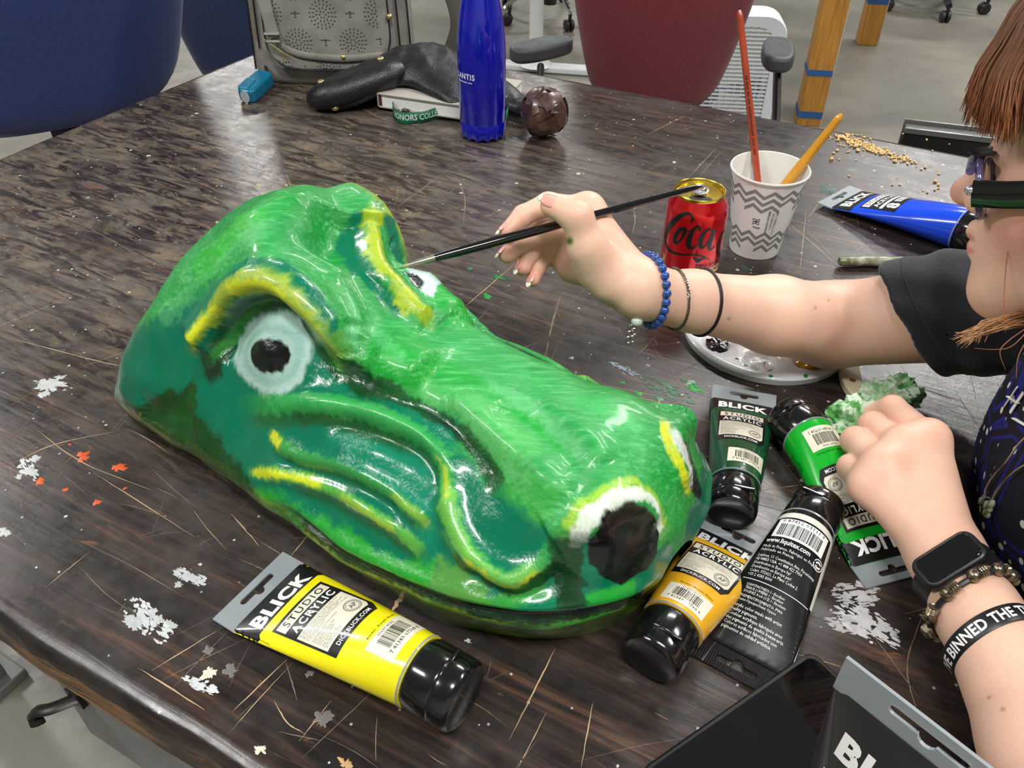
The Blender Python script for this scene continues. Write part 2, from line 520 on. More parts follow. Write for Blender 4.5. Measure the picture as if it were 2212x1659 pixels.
def mat_edge():
    t = NT('bare_edge_wood')
    g = t.noise(t.coord(scale=(3, 30, 60)), 3, 7, 0.6, 0.4)
    c = t.ramp(g, [(0.3, srgb(54, 36, 22)), (0.5, srgb(120, 84, 48)), (0.7, srgb(164, 122, 74))])
    n = t.noise(t.coord(scale=(2, 4, 8)), 5, 6, 0.65)
    c = t.mix(t.ramp(n, [(0.48, 0.0), (0.6, 0.9)]), c, srgb(38, 30, 26))
    t.p(color=c, rough=0.5); t.bump(g, 0.4, 0.002)
    return t.m
def mat_steel():
    t = NT('grey_painted_steel'); vec = t.coord()
    n = t.noise(vec, 7, 6, 0.6); s = t.noise(t.coord(scale=(8, 8, 60)), 3, 5)
    c = t.ramp(n, [(0.35, srgb(104, 106, 104)), (0.65, srgb(136, 138, 135))])
    c = t.mix(t.ramp(s, [(0.6, 0.0), (0.75, 0.7)]), c, srgb(70, 62, 54))
    t.p(color=c, rough=0.45, metal=0.2); return t.m
M_dark_metal = simple('dark_metal', srgb(52, 50, 48), 0.4, 0.7, var=0.2)
table = thing('work_table', 'large dark paint-spattered wooden work table with grey steel apron', 'table', rz=TA)
cx, cy = (T_U0 + T_U1) / 2, (T_V0 + T_V1) / 2
LX, LY = T_U1 - T_U0, T_V1 - T_V0
TH = 0.042
# top slab: dark painted face, bare worn wood on the sides
rnd = random.Random(4)
def slab():
    mb = MB()
    def ring(inset, z, jit):
        out = []
        nx, ny = 90, 70
        def pt(u, v, nu, nv, k):
            w = jit * (math.sin(k * 0.9) + math.sin(k * 0.37 + 1) + rnd.uniform(-1, 1))
            return (u + nu * (w - inset), v + nv * (w - inset), z)
        for i in range(nx): out.append(pt(T_U0 + LX * i / nx, T_V0, 0, -1, i) if i else pt(T_U0, T_V0, -1, -1, i))
        for i in range(ny): out.append(pt(T_U1, T_V0 + LY * i / ny, 1, 0, i) if i else pt(T_U1, T_V0, 1, -1, i))
        for i in range(nx): out.append(pt(T_U1 - LX * i / nx, T_V1, 0, 1, i) if i else pt(T_U1, T_V1, 1, 1, i))
        for i in range(ny): out.append(pt(T_U0, T_V1 - LY * i / ny, -1, 0, i) if i else pt(T_U0, T_V1, -1, 1, i))
        return out
    rows = [ring(0.016, ZT, 0), ring(0.008, ZT - 0.0012, 0.0004), ring(0.003, ZT - 0.0045, 0.0007), ring(0.0, ZT - 0.012, 0.0012), ring(0.001, ZT - 0.02, 0.0014),
            ring(0.0, ZT - TH, 0.0006), ring(0.03, ZT - TH, 0)]
    n = len(rows[0])
    vs = [p for r in rows for p in r]; fs = []; mi = []
    for i in range(len(rows) - 1):
        for j in range(n):
            fs.append((i * n + j, i * n + (j + 1) % n, (i + 1) * n + (j + 1) % n, (i + 1) * n + j)); mi.append(0 if i < 3 else 1)
    fs.append((0, 90, 160, 250)); mi.append(0)
    fs.append(tuple(range((len(rows) - 1) * n, len(rows) * n))[::-1]); mi.append(1)
    mb.v = vs; mb.f = fs; mb.mi = mi
    return mb
top = slab().build('table_top', [mat_table(), mat_edge()], table)
for p in top.data.polygons:
    if len(p.vertices) > 4 or p.area > 0.5: p.use_smooth = False
# steel apron box under the front edge
mst = mat_steel()
ap = MB(); a0 = -0.515
ap.box(((a0 + T_U1 - 0.03) / 2, T_V0 + 0.014 + 0.002, ZT - TH - 0.075), (T_U1 - 0.03 - a0, 0.004, 0.15))
ap.box((a0 + 0.002, (T_V0 + 0.014 + T_V1 - 0.1) / 2, ZT - TH - 0.075), (0.004, T_V1 - 0.1 - T_V0 - 0.014, 0.15))
ap.box((T_U1 - 0.03, (T_V0 + 0.014 + T_V1 - 0.1) / 2, ZT - TH - 0.075), (0.004, T_V1 - 0.1 - T_V0 - 0.014, 0.15))
ap.box(((a0 + T_U1 - 0.03) / 2, cy, ZT - TH - 0.148), (T_U1 - 0.03 - a0, T_V1 - 0.1 - T_V0 - 0.02, 0.004))
apron = ap.build('steel_apron', mst, table, smooth=False, bevel=0.0015)
seam = MB().box(((a0 + T_U1 - 0.03) / 2, T_V0 + 0.0135, ZT - TH - 0.03), (T_U1 - 0.05 - a0, 0.002, 0.002)).build('fold_line', mst, apron, smooth=False)
hk = MB()
hk.tube(spline([(a0 + 0.03, T_V0 + 0.012, ZT - TH - 0.062), (a0 + 0.018, T_V0 - 0.006, ZT - TH - 0.062), (a0 + 0.004, T_V0 - 0.012, ZT - TH - 0.068), (a0 - 0.004, T_V0 - 0.012, ZT - TH - 0.082), (a0 - 0.002, T_V0 - 0.014, ZT - TH - 0.092)], 14), 0.004, 8, flat=(1.5, 0.6))
hk.box((a0 + 0.028, T_V0 + 0.012, ZT - TH - 0.062), (0.014, 0.006, 0.02))
hk.build('hook_latch', M_dark_metal, apron)
for (u, v) in ((T_U0 + 0.09, T_V0 + 0.1), (T_U1 - 0.08, T_V0 + 0.1), (T_U0 + 0.09, T_V1 - 0.1), (T_U1 - 0.08, T_V1 - 0.1)):
    lg = MB().box((u, v, (ZT - TH) / 2 + 0.01), (0.06, 0.06, ZT - TH - 0.02)).box((u, v, 0.01), (0.1, 0.1, 0.02))
    lg.build('leg', mst, table, smooth=False, bevel=0.003)

# ================================================================== crocodile head sculpture
HA = math.radians(-38.0)
hA = np.array([math.cos(HA), math.sin(HA), 0.0]); hB = np.array([-hA[1], hA[0], 0.0])
h0 = at(1368, 1300, 0.04) + 0.045 * hB; h0[2] = ZT
def hs(p):                       # world -> head coordinates (s along the snout, t across, h up)
    d = np.asarray(p) - h0
    return np.stack([d @ hA, d @ hB, d[..., 2]], -1)
# cross sections: s, then ten points (t, h) from the middle of the top down to the table, near half (mirrored for the far one)
SEC = [
 (-0.523, [(0, .030), (.03, .030), (.055, .028), (.075, .026), (.09, .024), (.105, .02), (.115, .016), (.12, .012), (.12, .006), (.118, 0)]),
 (-0.512, [(0, .075), (.035, .073), (.065, .068), (.09, .06), (.108, .052), (.12, .042), (.13, .03), (.134, .02), (.132, .01), (.128, 0)]),
 (-0.49, [(0, .120), (.04, .115), (.07, .106), (.095, .094), (.115, .08), (.128, .064), (.137, .046), (.14, .03), (.138, .014), (.132, 0)]),
 (-0.45, [(0, .178), (.04, .168), (.068, .154), (.092, .136), (.112, .115), (.128, .088), (.138, .06), (.142, .036), (.138, .018), (.13, 0)]),
 (-0.41, [(0, .206), (.035, .198), (.062, .180), (.084, .158), (.1, .130), (.116, .098), (.132, .066), (.141, .038), (.137, .018), (.127, 0)]),
 (-0.37, [(0, .219), (.03, .212), (.054, .196), (.076, .172), (.085, .140), (.1, .108), (.124, .07), (.139, .038), (.135, .018), (.125, 0)]),
 (-0.33, [(0, .196), (.03, .194), (.056, .196), (.07, .176), (.075, .140), (.094, .108), (.12, .07), (.138, .037), (.133, .018), (.124, 0)]),
 (-0.29, [(0, .170), (.028, .174), (.053, .190), (.066, .170), (.073, .138), (.092, .110), (.12, .072), (.139, .037), (.134, .018), (.124, 0)]),
 (-0.255, [(0, .153), (.028, .153), (.052, .152), (.062, .138), (.078, .125), (.1, .104), (.124, .070), (.14, .037), (.135, .018), (.125, 0)]),
 (-0.20, [(0, .143), (.03, .144), (.057, .136), (.069, .128), (.086, .117), (.11, .094), (.13, .066), (.142, .038), (.136, .02), (.126, 0)]),
 (-0.15, [(0, .139), (.03, .140), (.06, .132), (.076, .118), (.093, .104), (.114, .083), (.13, .062), (.139, .044), (.134, .026), (.125, 0)]),
 (-0.10, [(0, .140), (.032, .140), (.062, .128), (.08, .110), (.096, .095), (.112, .079), (.124, .062), (.131, .046), (.127, .028), (.118, 0)]),
 (-0.06, [(0, .146), (.035, .146), (.064, .134), (.083, .112), (.096, .094), (.107, .078), (.114, .062), (.117, .047), (.113, .03), (.104, 0)]),
 (-0.03, [(0, .137), (.032, .137), (.058, .126), (.075, .108), (.086, .092), (.094, .077), (.099, .062), (.1, .047), (.096, .03), (.086, 0)]),
 (-0.008, [(0, .113), (.022, .112), (.04, .106), (.054, .095), (.063, .084), (.069, .073), (.073, .060), (.074, .047), (.07, .03), (.06, 0)]),
 (0.004, [(0, .086), (.012, .085), (.024, .082), (.034, .077), (.041, .07), (.046, .063), (.049, .055), (.05, .046), (.046, .03), (.036, 0)]),
 (0.009, [(0, .062), (.004, .061), (.008, .060), (.012, .058), (.015, .056), (.018, .053), (.02, .049), (.02, .044), (.016, .03), (.01, 0.004)]),
]
NU, NV = 540, 186
def far_shift(s): return 0.044 * np.clip((s + 0.46) / 0.10, 0, 1) * np.clip((-0.14 - s) / 0.10, 0, 1)
def croc_grid(far_side=False):
    ss = np.array([q[0] for q in SEC]); R = np.array([q[1] for q in SEC])
    # even spacing along the length of the outline, denser towards both ends
    key = np.concatenate([[0], np.cumsum(np.hypot(np.diff(ss), np.abs(np.diff(R[:, 4:7].mean(1), axis=0)).sum(1)))])
    kq = np.linspace(0, key[-1], NU)
    S = interp_rows(key, ss, kq)
    if far_side:                                             # the far half is a little narrower and its brow sits further back
        o_ = np.argsort(ss); sq = np.clip(S + far_shift(S), ss.min(), ss.max())
        kf = np.interp(sq, ss, key); Q = interp_rows(key, R, kf)
        Q[:, :, 0] *= np.interp(S, [-.53, -.40, -.33, -.30, -.26, -.20, -.10, -.06, -.02, .01], [1, 1, .94, .88, .78, .66, .72, .78, .95, 1])[:, None]
    else: Q = interp_rows(key, R, kq)
    vk = np.linspace(0, 1, 10); vq = np.linspace(0, 1, NV)
    G = np.empty((NU, NV, 3))
    X = interp_rows(vk, Q.transpose(1, 0, 2), vq)            # NV, NU, 2
    G[:, :, 0] = S[:, None]; G[:, :, 1] = -X[:, :, 0].T; G[:, :, 2] = X[:, :, 1].T
    G[:, 0, 1] = 0
    w = np.clip((G[:, :, 0] + 0.13) / 0.10, 0, 1); w = w * w * (3 - 2 * w)
    lowk = np.clip(1 - G[:, :, 2] / 0.046, 0, 1)
    G[:, :, 0] -= 0.012 * w * lowk
    G[:, :, 1] *= 1 - 0.06 * w * lowk
    G[:, :, 2] -= 0.007 * w * np.clip((G[:, :, 2] - 0.06) / 0.06, 0, 1)
    return G
near = croc_grid()
far = croc_grid(True)[:, 1:].copy(); far[:, :, 1] *= -1
NB = 57; wb_ = np.linspace(0, 1, NB); wb_ = (wb_ * wb_ * (3 - 2 * wb_))[None]
for k_ in range(3): far[:, :NB, k_] = far[:, :NB, k_] * wb_ + near[:, 1:NB + 1, k_] * (-1 if k_ == 1 else 1) * (1 - wb_)
Gh = np.concatenate([near[:, ::-1], far], axis=1)            # near ground .. top .. far ground
Gh[:, :, 2] = np.maximum(Gh[:, :, 2], 0.0)
def croc_world(G):
    return h0 + G[..., 0:1] * hA + G[..., 1:2] * hB + G[..., 2:3] * np.array([0, 0, 1.0])

NR, NC = Gh.shape[:2]
Wd = croc_world(Gh)
ii = np.arange((NR - 1) * (NC - 1)); a_, b_ = ii // (NC - 1), ii % (NC - 1)
QUADS = np.stack([a_ * NC + b_, a_ * NC + b_ + 1, (a_ + 1) * NC + b_ + 1, (a_ + 1) * NC + b_], 1)
bvh = BVHTree.FromPolygons([V(p) for p in Wd.reshape(-1, 3)], QUADS.tolist())
FLAT = Gh.reshape(-1, 3)
def lay(pts, n=60, smooth=True):
    """where marks seen in the photograph sit on the sculpture (head coordinates)"""
    out = []
    P = spline(pts, n) if smooth and len(pts) > 2 else [np.array(pts[0]) + (np.array(pts[-1]) - np.array(pts[0])) * q for q in np.linspace(0, 1, n)]
    for x, y in P:
        hit = bvh.ray_cast(V(CAM), V(sight(x, y)))
        if hit[0] is not None: out.append(hs(np.array(hit[0])))
    return np.array(out)
def reach(path, r):
    """vertices within r of a path and their distance and place along it"""
    lo, hi = path.min(0) - r, path.max(0) + r
    idx = np.nonzero(np.all((FLAT > lo) & (FLAT < hi), axis=1))[0]
    P = FLAT[idx]
    d = np.full(len(idx), 9.0); k = np.zeros(len(idx))
    for j, q in enumerate(path):
        e = np.sqrt(((P - q) ** 2).sum(1)); m = e < d
        d[m] = e[m]; k[m] = j / max(1, len(path) - 1)
    m = d < r
    return idx[m], d[m], k[m]
ROWS = Gh[:, NC // 2, 0]
def mirror(p):
    """the matching place on the far half"""
    out = []
    for q in p:
        i = int(np.argmin(np.abs(Gh[:, NC // 4, 0] - q[0]))); j = int(np.argmin(((Gh[i, :NC // 2 + 1] - q) ** 2).sum(1)))
        i2 = int(np.argmin(np.abs(Gh[:, NC - 1 - NC // 4, 0] - (q[0] - far_shift(q[0]))))); out.append(Gh[i2, NC - 1 - j])
    return np.array(out)
nrm = np.cross(np.gradient(Gh, axis=0), np.gradient(Gh, axis=1)); nrm /= np.linalg.norm(nrm, axis=2, keepdims=True) + 1e-9
if nrm[NR // 2, NC // 2, 2] < 0: nrm *= -1
nrm = nrm.reshape(-1, 3)
rise = np.zeros(len(FLAT))
def ridge(pts, amount, width, both=True, taper=0.15):
    p = lay(pts, 30 + len(pts) * 16)
    for q in ([p, mirror(p)] if both else [p]):
        i, d, k = reach(q, width * 2.6)
        t = np.clip(np.minimum(k, 1 - k) / max(taper, 1e-3), 0, 1) if taper else 1.0
        rise[i] += amount * np.exp(-(d / width) ** 2) * (t * t * (3 - 2 * t) if taper else 1)
BROW = [(418, 748), (433, 727), (462, 690), (500, 642), (527, 616), (562, 608), (600, 613), (633, 634), (668, 672), (703, 716), (730, 756), (758, 796)]
ridge(BROW, 0.016, 0.013, taper=0.1)
ridge([(470, 782), (515, 715), (555, 668), (600, 660), (645, 695), (690, 752), (740, 808)], -0.013, 0.012, taper=0.1)
ridge([(500, 725), (545, 680), (600, 668), (650, 708), (700, 770)], 0.004, 0.005)
GROOVE = [(735, 775), (790, 825), (880, 865), (960, 905), (1010, 950), (1050, 1005), (1085, 1060)]
ridge(GROOVE, -0.006, 0.010)
ridge([(790, 760), (870, 785), (940, 815)], 0.013, 0.024, taper=0.3)
ridge([(752, 690), (752, 730), (750, 775)], -0.006, 0.009, taper=0.2)
FOLD1 = [(530, 872), (620, 874), (700, 872), (780, 888), (860, 915), (925, 950), (962, 1000), (970, 1060), (978, 1115), (1005, 1175), (1050, 1228), (1110, 1252), (1170, 1222), (1215, 1175)]
ridge(FOLD1, 0.008, 0.009)
ridge([(y[0] - 6, y[1] + 34) for y in FOLD1[2:8]], -0.006, 0.009)
ridge([(1000, 1215), (1050, 1268), (1115, 1290), (1185, 1262), (1225, 1220)], -0.007, 0.008)
ridge([(590, 945), (640, 985), (700, 1002), (780, 1030), (850, 1070), (900, 1110), (930, 1138)], 0.005, 0.007)
ridge([(600, 985), (660, 1018), (730, 1030), (810, 1065), (880, 1120)], -0.004, 0.007)
FOLD3 = [(545, 1020), (620, 1025), (700, 1050), (760, 1078), (815, 1110), (870, 1150), (915, 1195)]
ridge(FOLD3, 0.005, 0.007)
LIP = [(560, 1075), (640, 1122), (720, 1185), (800, 1232), (900, 1278), (1000, 1312), (1130, 1336), (1240, 1330), (1340, 1305), (1420, 1272), (1485, 1225)]
ridge(LIP, -0.007, 0.006)
ridge([(x, y - 26) for x, y in LIP], 0.004, 0.008)
ridge([(1262, 1175), (1280, 1120), (1330, 1078), (1385, 1085), (1418, 1140)], 0.006, 0.010)
ridge([(1335, 1150), (1345, 1190)], 0.004, 0.030, taper=0)
ridge([(1180, 1160), (1230, 1130), (1270, 1090)], 0.006, 0.014)
ridge([(715, 585), (745, 640), (765, 690), (760, 740)], 0.004, 0.010)
ridge([(960, 850), (1050, 915), (1150, 1000), (1235, 1085)], 0.008, 0.013, both=False)
ridge([(1080, 860), (1170, 930), (1270, 1010)], -0.005, 0.014, both=False)
ridge([(1150, 870), (1250, 930), (1310, 1010)], 0.004, 0.012, both=False)
ridge([(590, 760), (606, 770)], 0.007, 0.034, taper=0)      # eyeball
ridge([(590, 762), (600, 772)], 0.004, 0.013, taper=0)
ridge([(1365, 1285), (1372, 1330)], -0.004, 0.005, both=False)
ridge([(300, 880), (360, 900), (420, 900)], -0.005, 0.014)
FARB = [(802, 452), (797, 485), (798, 525), (815, 585), (850, 640), (898, 688), (930, 706)]
ridge(FARB, 0.013, 0.010, both=False, taper=0.1)
ridge([(690, 560), (722, 515), (742, 480), (752, 462)], -0.016, 0.020, both=False, taper=0.2)
# hand-made lumps

lump = np.array([mnoise.noise(V(p * 16)) * 0.003 + mnoise.noise(V(p * 45 + 3)) * 0.0011 for p in FLAT])
rise += lump
SC = FLAT + nrm * rise[:, None]
SC[:, 2] = np.maximum(SC[:, 2], 0.0)
SC = SC.reshape(Gh.shape)
# ---------------- paint
col = np.empty((len(FLAT), 3)); gloss = np.full(len(FLAT), 1.0)
TEAL = np.array(srgb(0, 110, 80)); LIGHT = np.array(srgb(46, 154, 74)); BRIGHT = np.array(srgb(6, 160, 40)); YEL = np.array(srgb(222, 226, 24))
DARK = np.array(srgb(20, 52, 16)); BLACK = np.array(srgb(14, 15, 15)); OLIVE = np.array(srgb(132, 146, 44)); WHITE = np.array(srgb(228, 232, 226))
MID = np.array(srgb(60, 168, 60)); FOREST = np.array(srgb(22, 96, 26)); EYEW = np.array(srgb(168, 200, 192)); AQUA = np.array(srgb(24, 142, 112))
fbm = lambda p, f, o: mnoise.fractal(Vector((p[0] * f + o, p[1] * f, p[2] * f)), 1.0, 2.0, 4)
N1 = np.array([mnoise.noise(Vector((p[0] * 30 + 5, p[1] * 30, p[2] * 30))) for p in FLAT])
N2 = np.array([mnoise.noise(Vector((p[0] * 110 + 5, p[1] * 110, p[2] * 110))) for p in FLAT])
N3 = np.array([mnoise.noise(Vector((p[0] * 300 + 9, p[1] * 300, p[2] * 300))) for p in FLAT])
col[:] = TEAL
region = np.zeros(len(FLAT), np.int8)                       # which painted feature a vertex belongs to
def blend(i, a, c, g=None):
    a = np.clip(a, 0, 1)[:, None]; col[i] = col[i] * (1 - a) + np.asarray(c) * a
    if g is not None: gloss[i] = gloss[i] * (1 - a[:, 0]) + g * a[:, 0]
def brush(pts, c, width, op=1.0, soft=0.35, rag=0.25, both=True, g=None, ends=0.06, reg=None):
    p = lay(pts, 40 + len(pts) * 12)
    if len(p) < 2: return
    for m_, q in enumerate([p, mirror(p)] if both else [p]):
        i, d, k = reach(q, width * 1.6)
        w = width * (1 + rag * (N1[i] + 0.8 * N2[i] + 0.8 * N3[i]))
        a = np.clip((w - d) / (width * soft * 0.55), 0, 1) * op
        a *= 0.86 + 0.14 * np.sin(d * 3200 + 6 * np.sin(k * 11) + 4 * N2[i])
        if ends: a *= np.clip(np.minimum(k, 1 - k) / ends + 0.15, 0, 1)
        if reg: region[i[a > 0.4]] = reg[m_]
        blend(i, a, c, g)
def cells(pts):
    out = []
    for x, y in pts:
        hit = bvh.ray_cast(V(CAM), V(sight(x, y)))
        if hit[0] is None: continue
        f = hit[2]; out.append((f // (NC - 1) + 0.5, f % (NC - 1) + 0.5))
    return np.array(out)
JJ, II = np.meshgrid(np.arange(NC), np.arange(NR))
def area(pts, c, op=1.0, soft=3.0, rag=3.0, both=True, g=None, reg=None):
    """fill a closed outline on the surface"""
    P = []
    for k in range(len(pts)):
        a, b = np.array(pts[k], float), np.array(pts[(k + 1) % len(pts)], float)
        P += [a + (b - a) * q for q in (0, 0.25, 0.5, 0.75)]
    cg = cells(P)
    for m in ((0, 1) if both else (0,)):
        g_ = cg.copy()
        if m: g_[:, 1] = NC - 1 - g_[:, 1]
        i0, i1 = int(max(0, g_[:, 0].min() - 8)), int(min(NR, g_[:, 0].max() + 9)); j0, j1 = int(max(0, g_[:, 1].min() - 8)), int(min(NC, g_[:, 1].max() + 9))
        X, Y = II[i0:i1, j0:j1].astype(float), JJ[i0:i1, j0:j1].astype(float)
        ins = np.zeros(X.shape, bool); dmin = np.full(X.shape, 1e9)
        for k in range(len(g_)):
            (x1, y1), (x2, y2) = g_[k - 1], g_[k]
            cr = ((y1 > Y) != (y2 > Y)); den = (y2 - y1) if abs(y2 - y1) > 1e-9 else 1e-9
            ins ^= cr & (X < (x2 - x1) * (Y - y1) / den + x1)
            L2 = (x2 - x1) ** 2 + (y2 - y1) ** 2 + 1e-9
            t = np.clip(((X - x1) * (x2 - x1) + (Y - y1) * (y2 - y1)) / L2, 0, 1)
            dmin = np.minimum(dmin, np.hypot(X - x1 - t * (x2 - x1), Y - y1 - t * (y2 - y1)))
        sd = np.where(ins, dmin, -dmin)
        idx = (II[i0:i1, j0:j1] * NC + JJ[i0:i1, j0:j1]).ravel()
        a = np.clip((sd.ravel() + rag * (N1[idx] + 0.8 * N2[idx] + 0.6 * N3[idx])) / (soft * 0.55) + 0.5, 0, 1) * op
        if reg: region[idx[a > 0.5]] = reg[m]
        blend(idx[a > 0], a[a > 0], c, g)
# light green over the whole top, down to the brow, the groove and the nose
tt, ss_ = FLAT[:, 1], FLAT[:, 0]
lim_px = [(254, 726), (290, 712), (373, 664), (446, 618), (489, 604), (518, 578), (562, 566), (609, 570), (656, 595), (699, 649), (724, 703), (742, 775), (800, 830), (880, 862), (960, 903), (1050, 1000), (1110, 1070), (1180, 1130), (1240, 1160), (1280, 1180), (1400, 1190), (1440, 1160)]
LC = cells(spline(lim_px, 260)); o = np.argsort(LC[:, 0]); LCi, LCj = LC[o, 0], LC[o, 1]
jl = np.interp(II, LCi, LCj)
mid = (NC - 1) / 2
up = mid - np.abs(JJ - mid) - jl                              # >0 above the line
a = np.clip((up.ravel() + 3 * N1 + 3 * N2 + 3 * N3) / 3.0 + 0.5, 0, 1)
shade = np.clip(0.5 + 1.3 * np.array([mnoise.noise(Vector((p[0] * 9, p[1] * 17, p[2] * 17))) for p in FLAT]), 0, 1)[:, None]
allv = np.arange(len(FLAT))
blend(allv, a, LIGHT * shade + np.array(srgb(8, 136, 44)) * (1 - shade), 0.55)
# broad strokes on top
brush([(560, 440), (600, 500), (640, 560)], LIGHT * 1.1, 0.03, 0.6, 1.0, both=False)
brush([(420, 600), (470, 540), (540, 450)], np.array(srgb(40, 178, 30)), 0.02, 0.8, 0.8, both=False)
brush([(780, 780), (850, 800), (930, 830)], BRIGHT, 0.026, 0.9, 0.9)
brush([(900, 850), (980, 860), (1080, 930), (1160, 1010)], np.array(srgb(84, 190, 92)), 0.016, 0.6, 0.9, both=False)
brush([(930, 780), (1040, 840), (1150, 900), (1230, 960)], BRIGHT, 0.010, 0.8, 0.9, both=False)
brush([(1000, 930), (1100, 1030), (1200, 1110)], np.array(srgb(70, 180, 70)), 0.016, 0.7, 0.9)
brush([(1300, 930), (1330, 1000), (1320, 1060)], np.array(srgb(12, 150, 60)), 0.02, 0.6, 0.9, both=False)
brush([(1420, 1000), (1450, 1090), (1460, 1150)], np.array(srgb(20, 158, 52)), 0.022, 0.7, 0.9, both=False)
for pts, c_, w_, o_ in (([(700, 470), (720, 520), (700, 580)], (10, 150, 60), 0.016, 0.6), ([(600, 470), (640, 520), (660, 560)], (14, 140, 64), 0.018, 0.6), ([(480, 560), (520, 520), (580, 500)], (84, 178, 104), 0.012, 0.6), ([(340, 690), (420, 620), (480, 560)], (90, 176, 108), 0.012, 0.55),
                        ([(420, 640), (470, 600), (510, 560)], (26, 150, 62), 0.010, 0.7), ([(800, 700), (840, 760), (880, 800)], (96, 188, 120), 0.008, 0.6), ([(1040, 820), (1130, 870), (1220, 940), (1280, 1010)], (112, 196, 134), 0.007, 0.6), ([(960, 860), (1060, 960), (1150, 1060)], (104, 184, 110), 0.008, 0.6),
                        ([(1180, 880), (1260, 960), (1290, 1040)], (20, 146, 64), 0.012, 0.6), ([(1340, 900), (1400, 960), (1430, 1040)], (18, 150, 58), 0.012, 0.6), ([(880, 720), (960, 790), (1060, 840)], (14, 150, 48), 0.012, 0.7), ([(745, 640), (760, 690), (750, 750)], (110, 196, 132), 0.007, 0.6), ([(1230, 860), (1320, 890), (1390, 930)], (70, 184, 96), 0.010, 0.6)):
    brush(pts, np.array(srgb(*c_)), w_, o_, 1.2, 0.6, both=False)
# lower half: jaw band, lips
sd = FLAT
LPc = cells(spline(LIP[1:], 200)); o = np.argsort(LPc[:, 0]); jl2 = np.interp(II, LPc[o, 0], LPc[o, 1])
low = jl2 - (mid - np.abs(JJ - mid))
a = np.clip((low.ravel() + 2 * N1) / 3.0 + 0.5, 0, 1)
mixj = np.clip(0.5 + 1.1 * N1 + 0.5 * N2, 0, 1)[:, None]
blend(allv, a, OLIVE * mixj + np.array(srgb(52, 92, 30)) * (1 - mixj), 0.8)
brush([(690, 1215), (760, 1262), (830, 1300)], np.array(srgb(140, 132, 36)), 0.012, 0.8, 0.6)
brush([(1160, 1358), (1250, 1350), (1330, 1325)], np.array(srgb(36, 150, 44)), 0.006, 0.7, 0.6, both=False)
area([(560, 1060), (640, 1085), (760, 1150), (860, 1210), (940, 1215), (930, 1270), (820, 1232), (720, 1178), (620, 1110)], np.array(srgb(36, 160, 36)), 0.9, 8, 4, g=0.8)
area([(945, 1200), (1000, 1230), (1060, 1290), (1070, 1320), (990, 1300), (940, 1270)], np.array(srgb(92, 156, 62)), 0.85, 8, 4)
area([(960, 1150), (1000, 1200), (1040, 1250), (985, 1215)], np.array(srgb(80, 150, 40)), 0.7, 6, 4)
area([(700, 930), (860, 960), (940, 1010), (950, 1120), (935, 1190), (880, 1140), (800, 1060)], AQUA, 0.55, 18, 6)
brush([(1075, 1318), (1160, 1320), (1230, 1310)], np.array(srgb(0, 128, 84)), 0.012, 0.9, 0.6, both=False)
brush([(1260, 1295), (1310, 1280), (1365, 1262)], np.array(srgb(40, 176, 44)), 0.008, 0.85, 0.6, both=False)
brush([(1385, 1275), (1440, 1255), (1480, 1215)], np.array(srgb(40, 160, 52)), 0.007, 0.8, 0.6, both=False)
brush(LIP[1:], np.array(srgb(18, 20, 18)), 0.0075, 1.0, 0.4, 0.35, g=0.95, ends=0.02, reg=(9, 9))
brush([(x, y + 6) for x, y in LIP[5:]], BLACK, 0.0065, 1.0, 0.4, 0.3, both=False, g=0.95, ends=0.02, reg=(9,))
# rear lower patch
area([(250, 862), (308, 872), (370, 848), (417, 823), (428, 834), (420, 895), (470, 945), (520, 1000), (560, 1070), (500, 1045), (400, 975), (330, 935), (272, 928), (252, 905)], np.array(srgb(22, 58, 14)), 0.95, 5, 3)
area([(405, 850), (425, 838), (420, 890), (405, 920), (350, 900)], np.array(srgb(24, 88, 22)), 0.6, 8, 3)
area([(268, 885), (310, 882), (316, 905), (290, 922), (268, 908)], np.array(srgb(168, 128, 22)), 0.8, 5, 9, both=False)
brush([(400, 960), (440, 990), (520, 1040)], np.array(srgb(64, 74, 26)), 0.010, 0.7, 0.6)
# under the brow
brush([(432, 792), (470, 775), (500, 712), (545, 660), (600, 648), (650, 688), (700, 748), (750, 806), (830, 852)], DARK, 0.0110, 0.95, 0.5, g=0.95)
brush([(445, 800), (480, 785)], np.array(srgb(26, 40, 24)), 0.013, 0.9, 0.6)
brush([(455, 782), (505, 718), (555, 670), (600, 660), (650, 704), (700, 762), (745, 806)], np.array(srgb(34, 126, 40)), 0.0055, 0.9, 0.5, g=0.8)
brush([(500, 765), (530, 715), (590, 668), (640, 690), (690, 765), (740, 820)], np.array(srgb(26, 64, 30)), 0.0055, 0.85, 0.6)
# eye
area([(598, 674), (640, 688), (664, 728), (668, 780), (655, 830), (615, 856), (575, 852), (530, 812), (500, 775), (500, 735), (528, 700), (560, 680)], EYEW, 0.95, 4, 1.6, g=0.75, reg=(1, 0))
for r, cc, op in ((0.83, (196, 220, 210), 0.35), (0.66, (112, 170, 158), 0.4), (0.5, (176, 206, 196), 0.3)):
    brush([(598 + 84 * r * math.cos(q), 765 + 92 * r * math.sin(q)) for q in np.linspace(0, 2 * math.pi, 14)], np.array(srgb(*cc)), 0.004, op, 0.9, 0.6, ends=0)
area([(598 + 42 * math.cos(q), 766 + 42 * math.sin(q)) for q in np.linspace(0, 2 * math.pi, 14)[:-1]], BLACK, 1.0, 2, 0.8, g=1.0, reg=(2, 0))
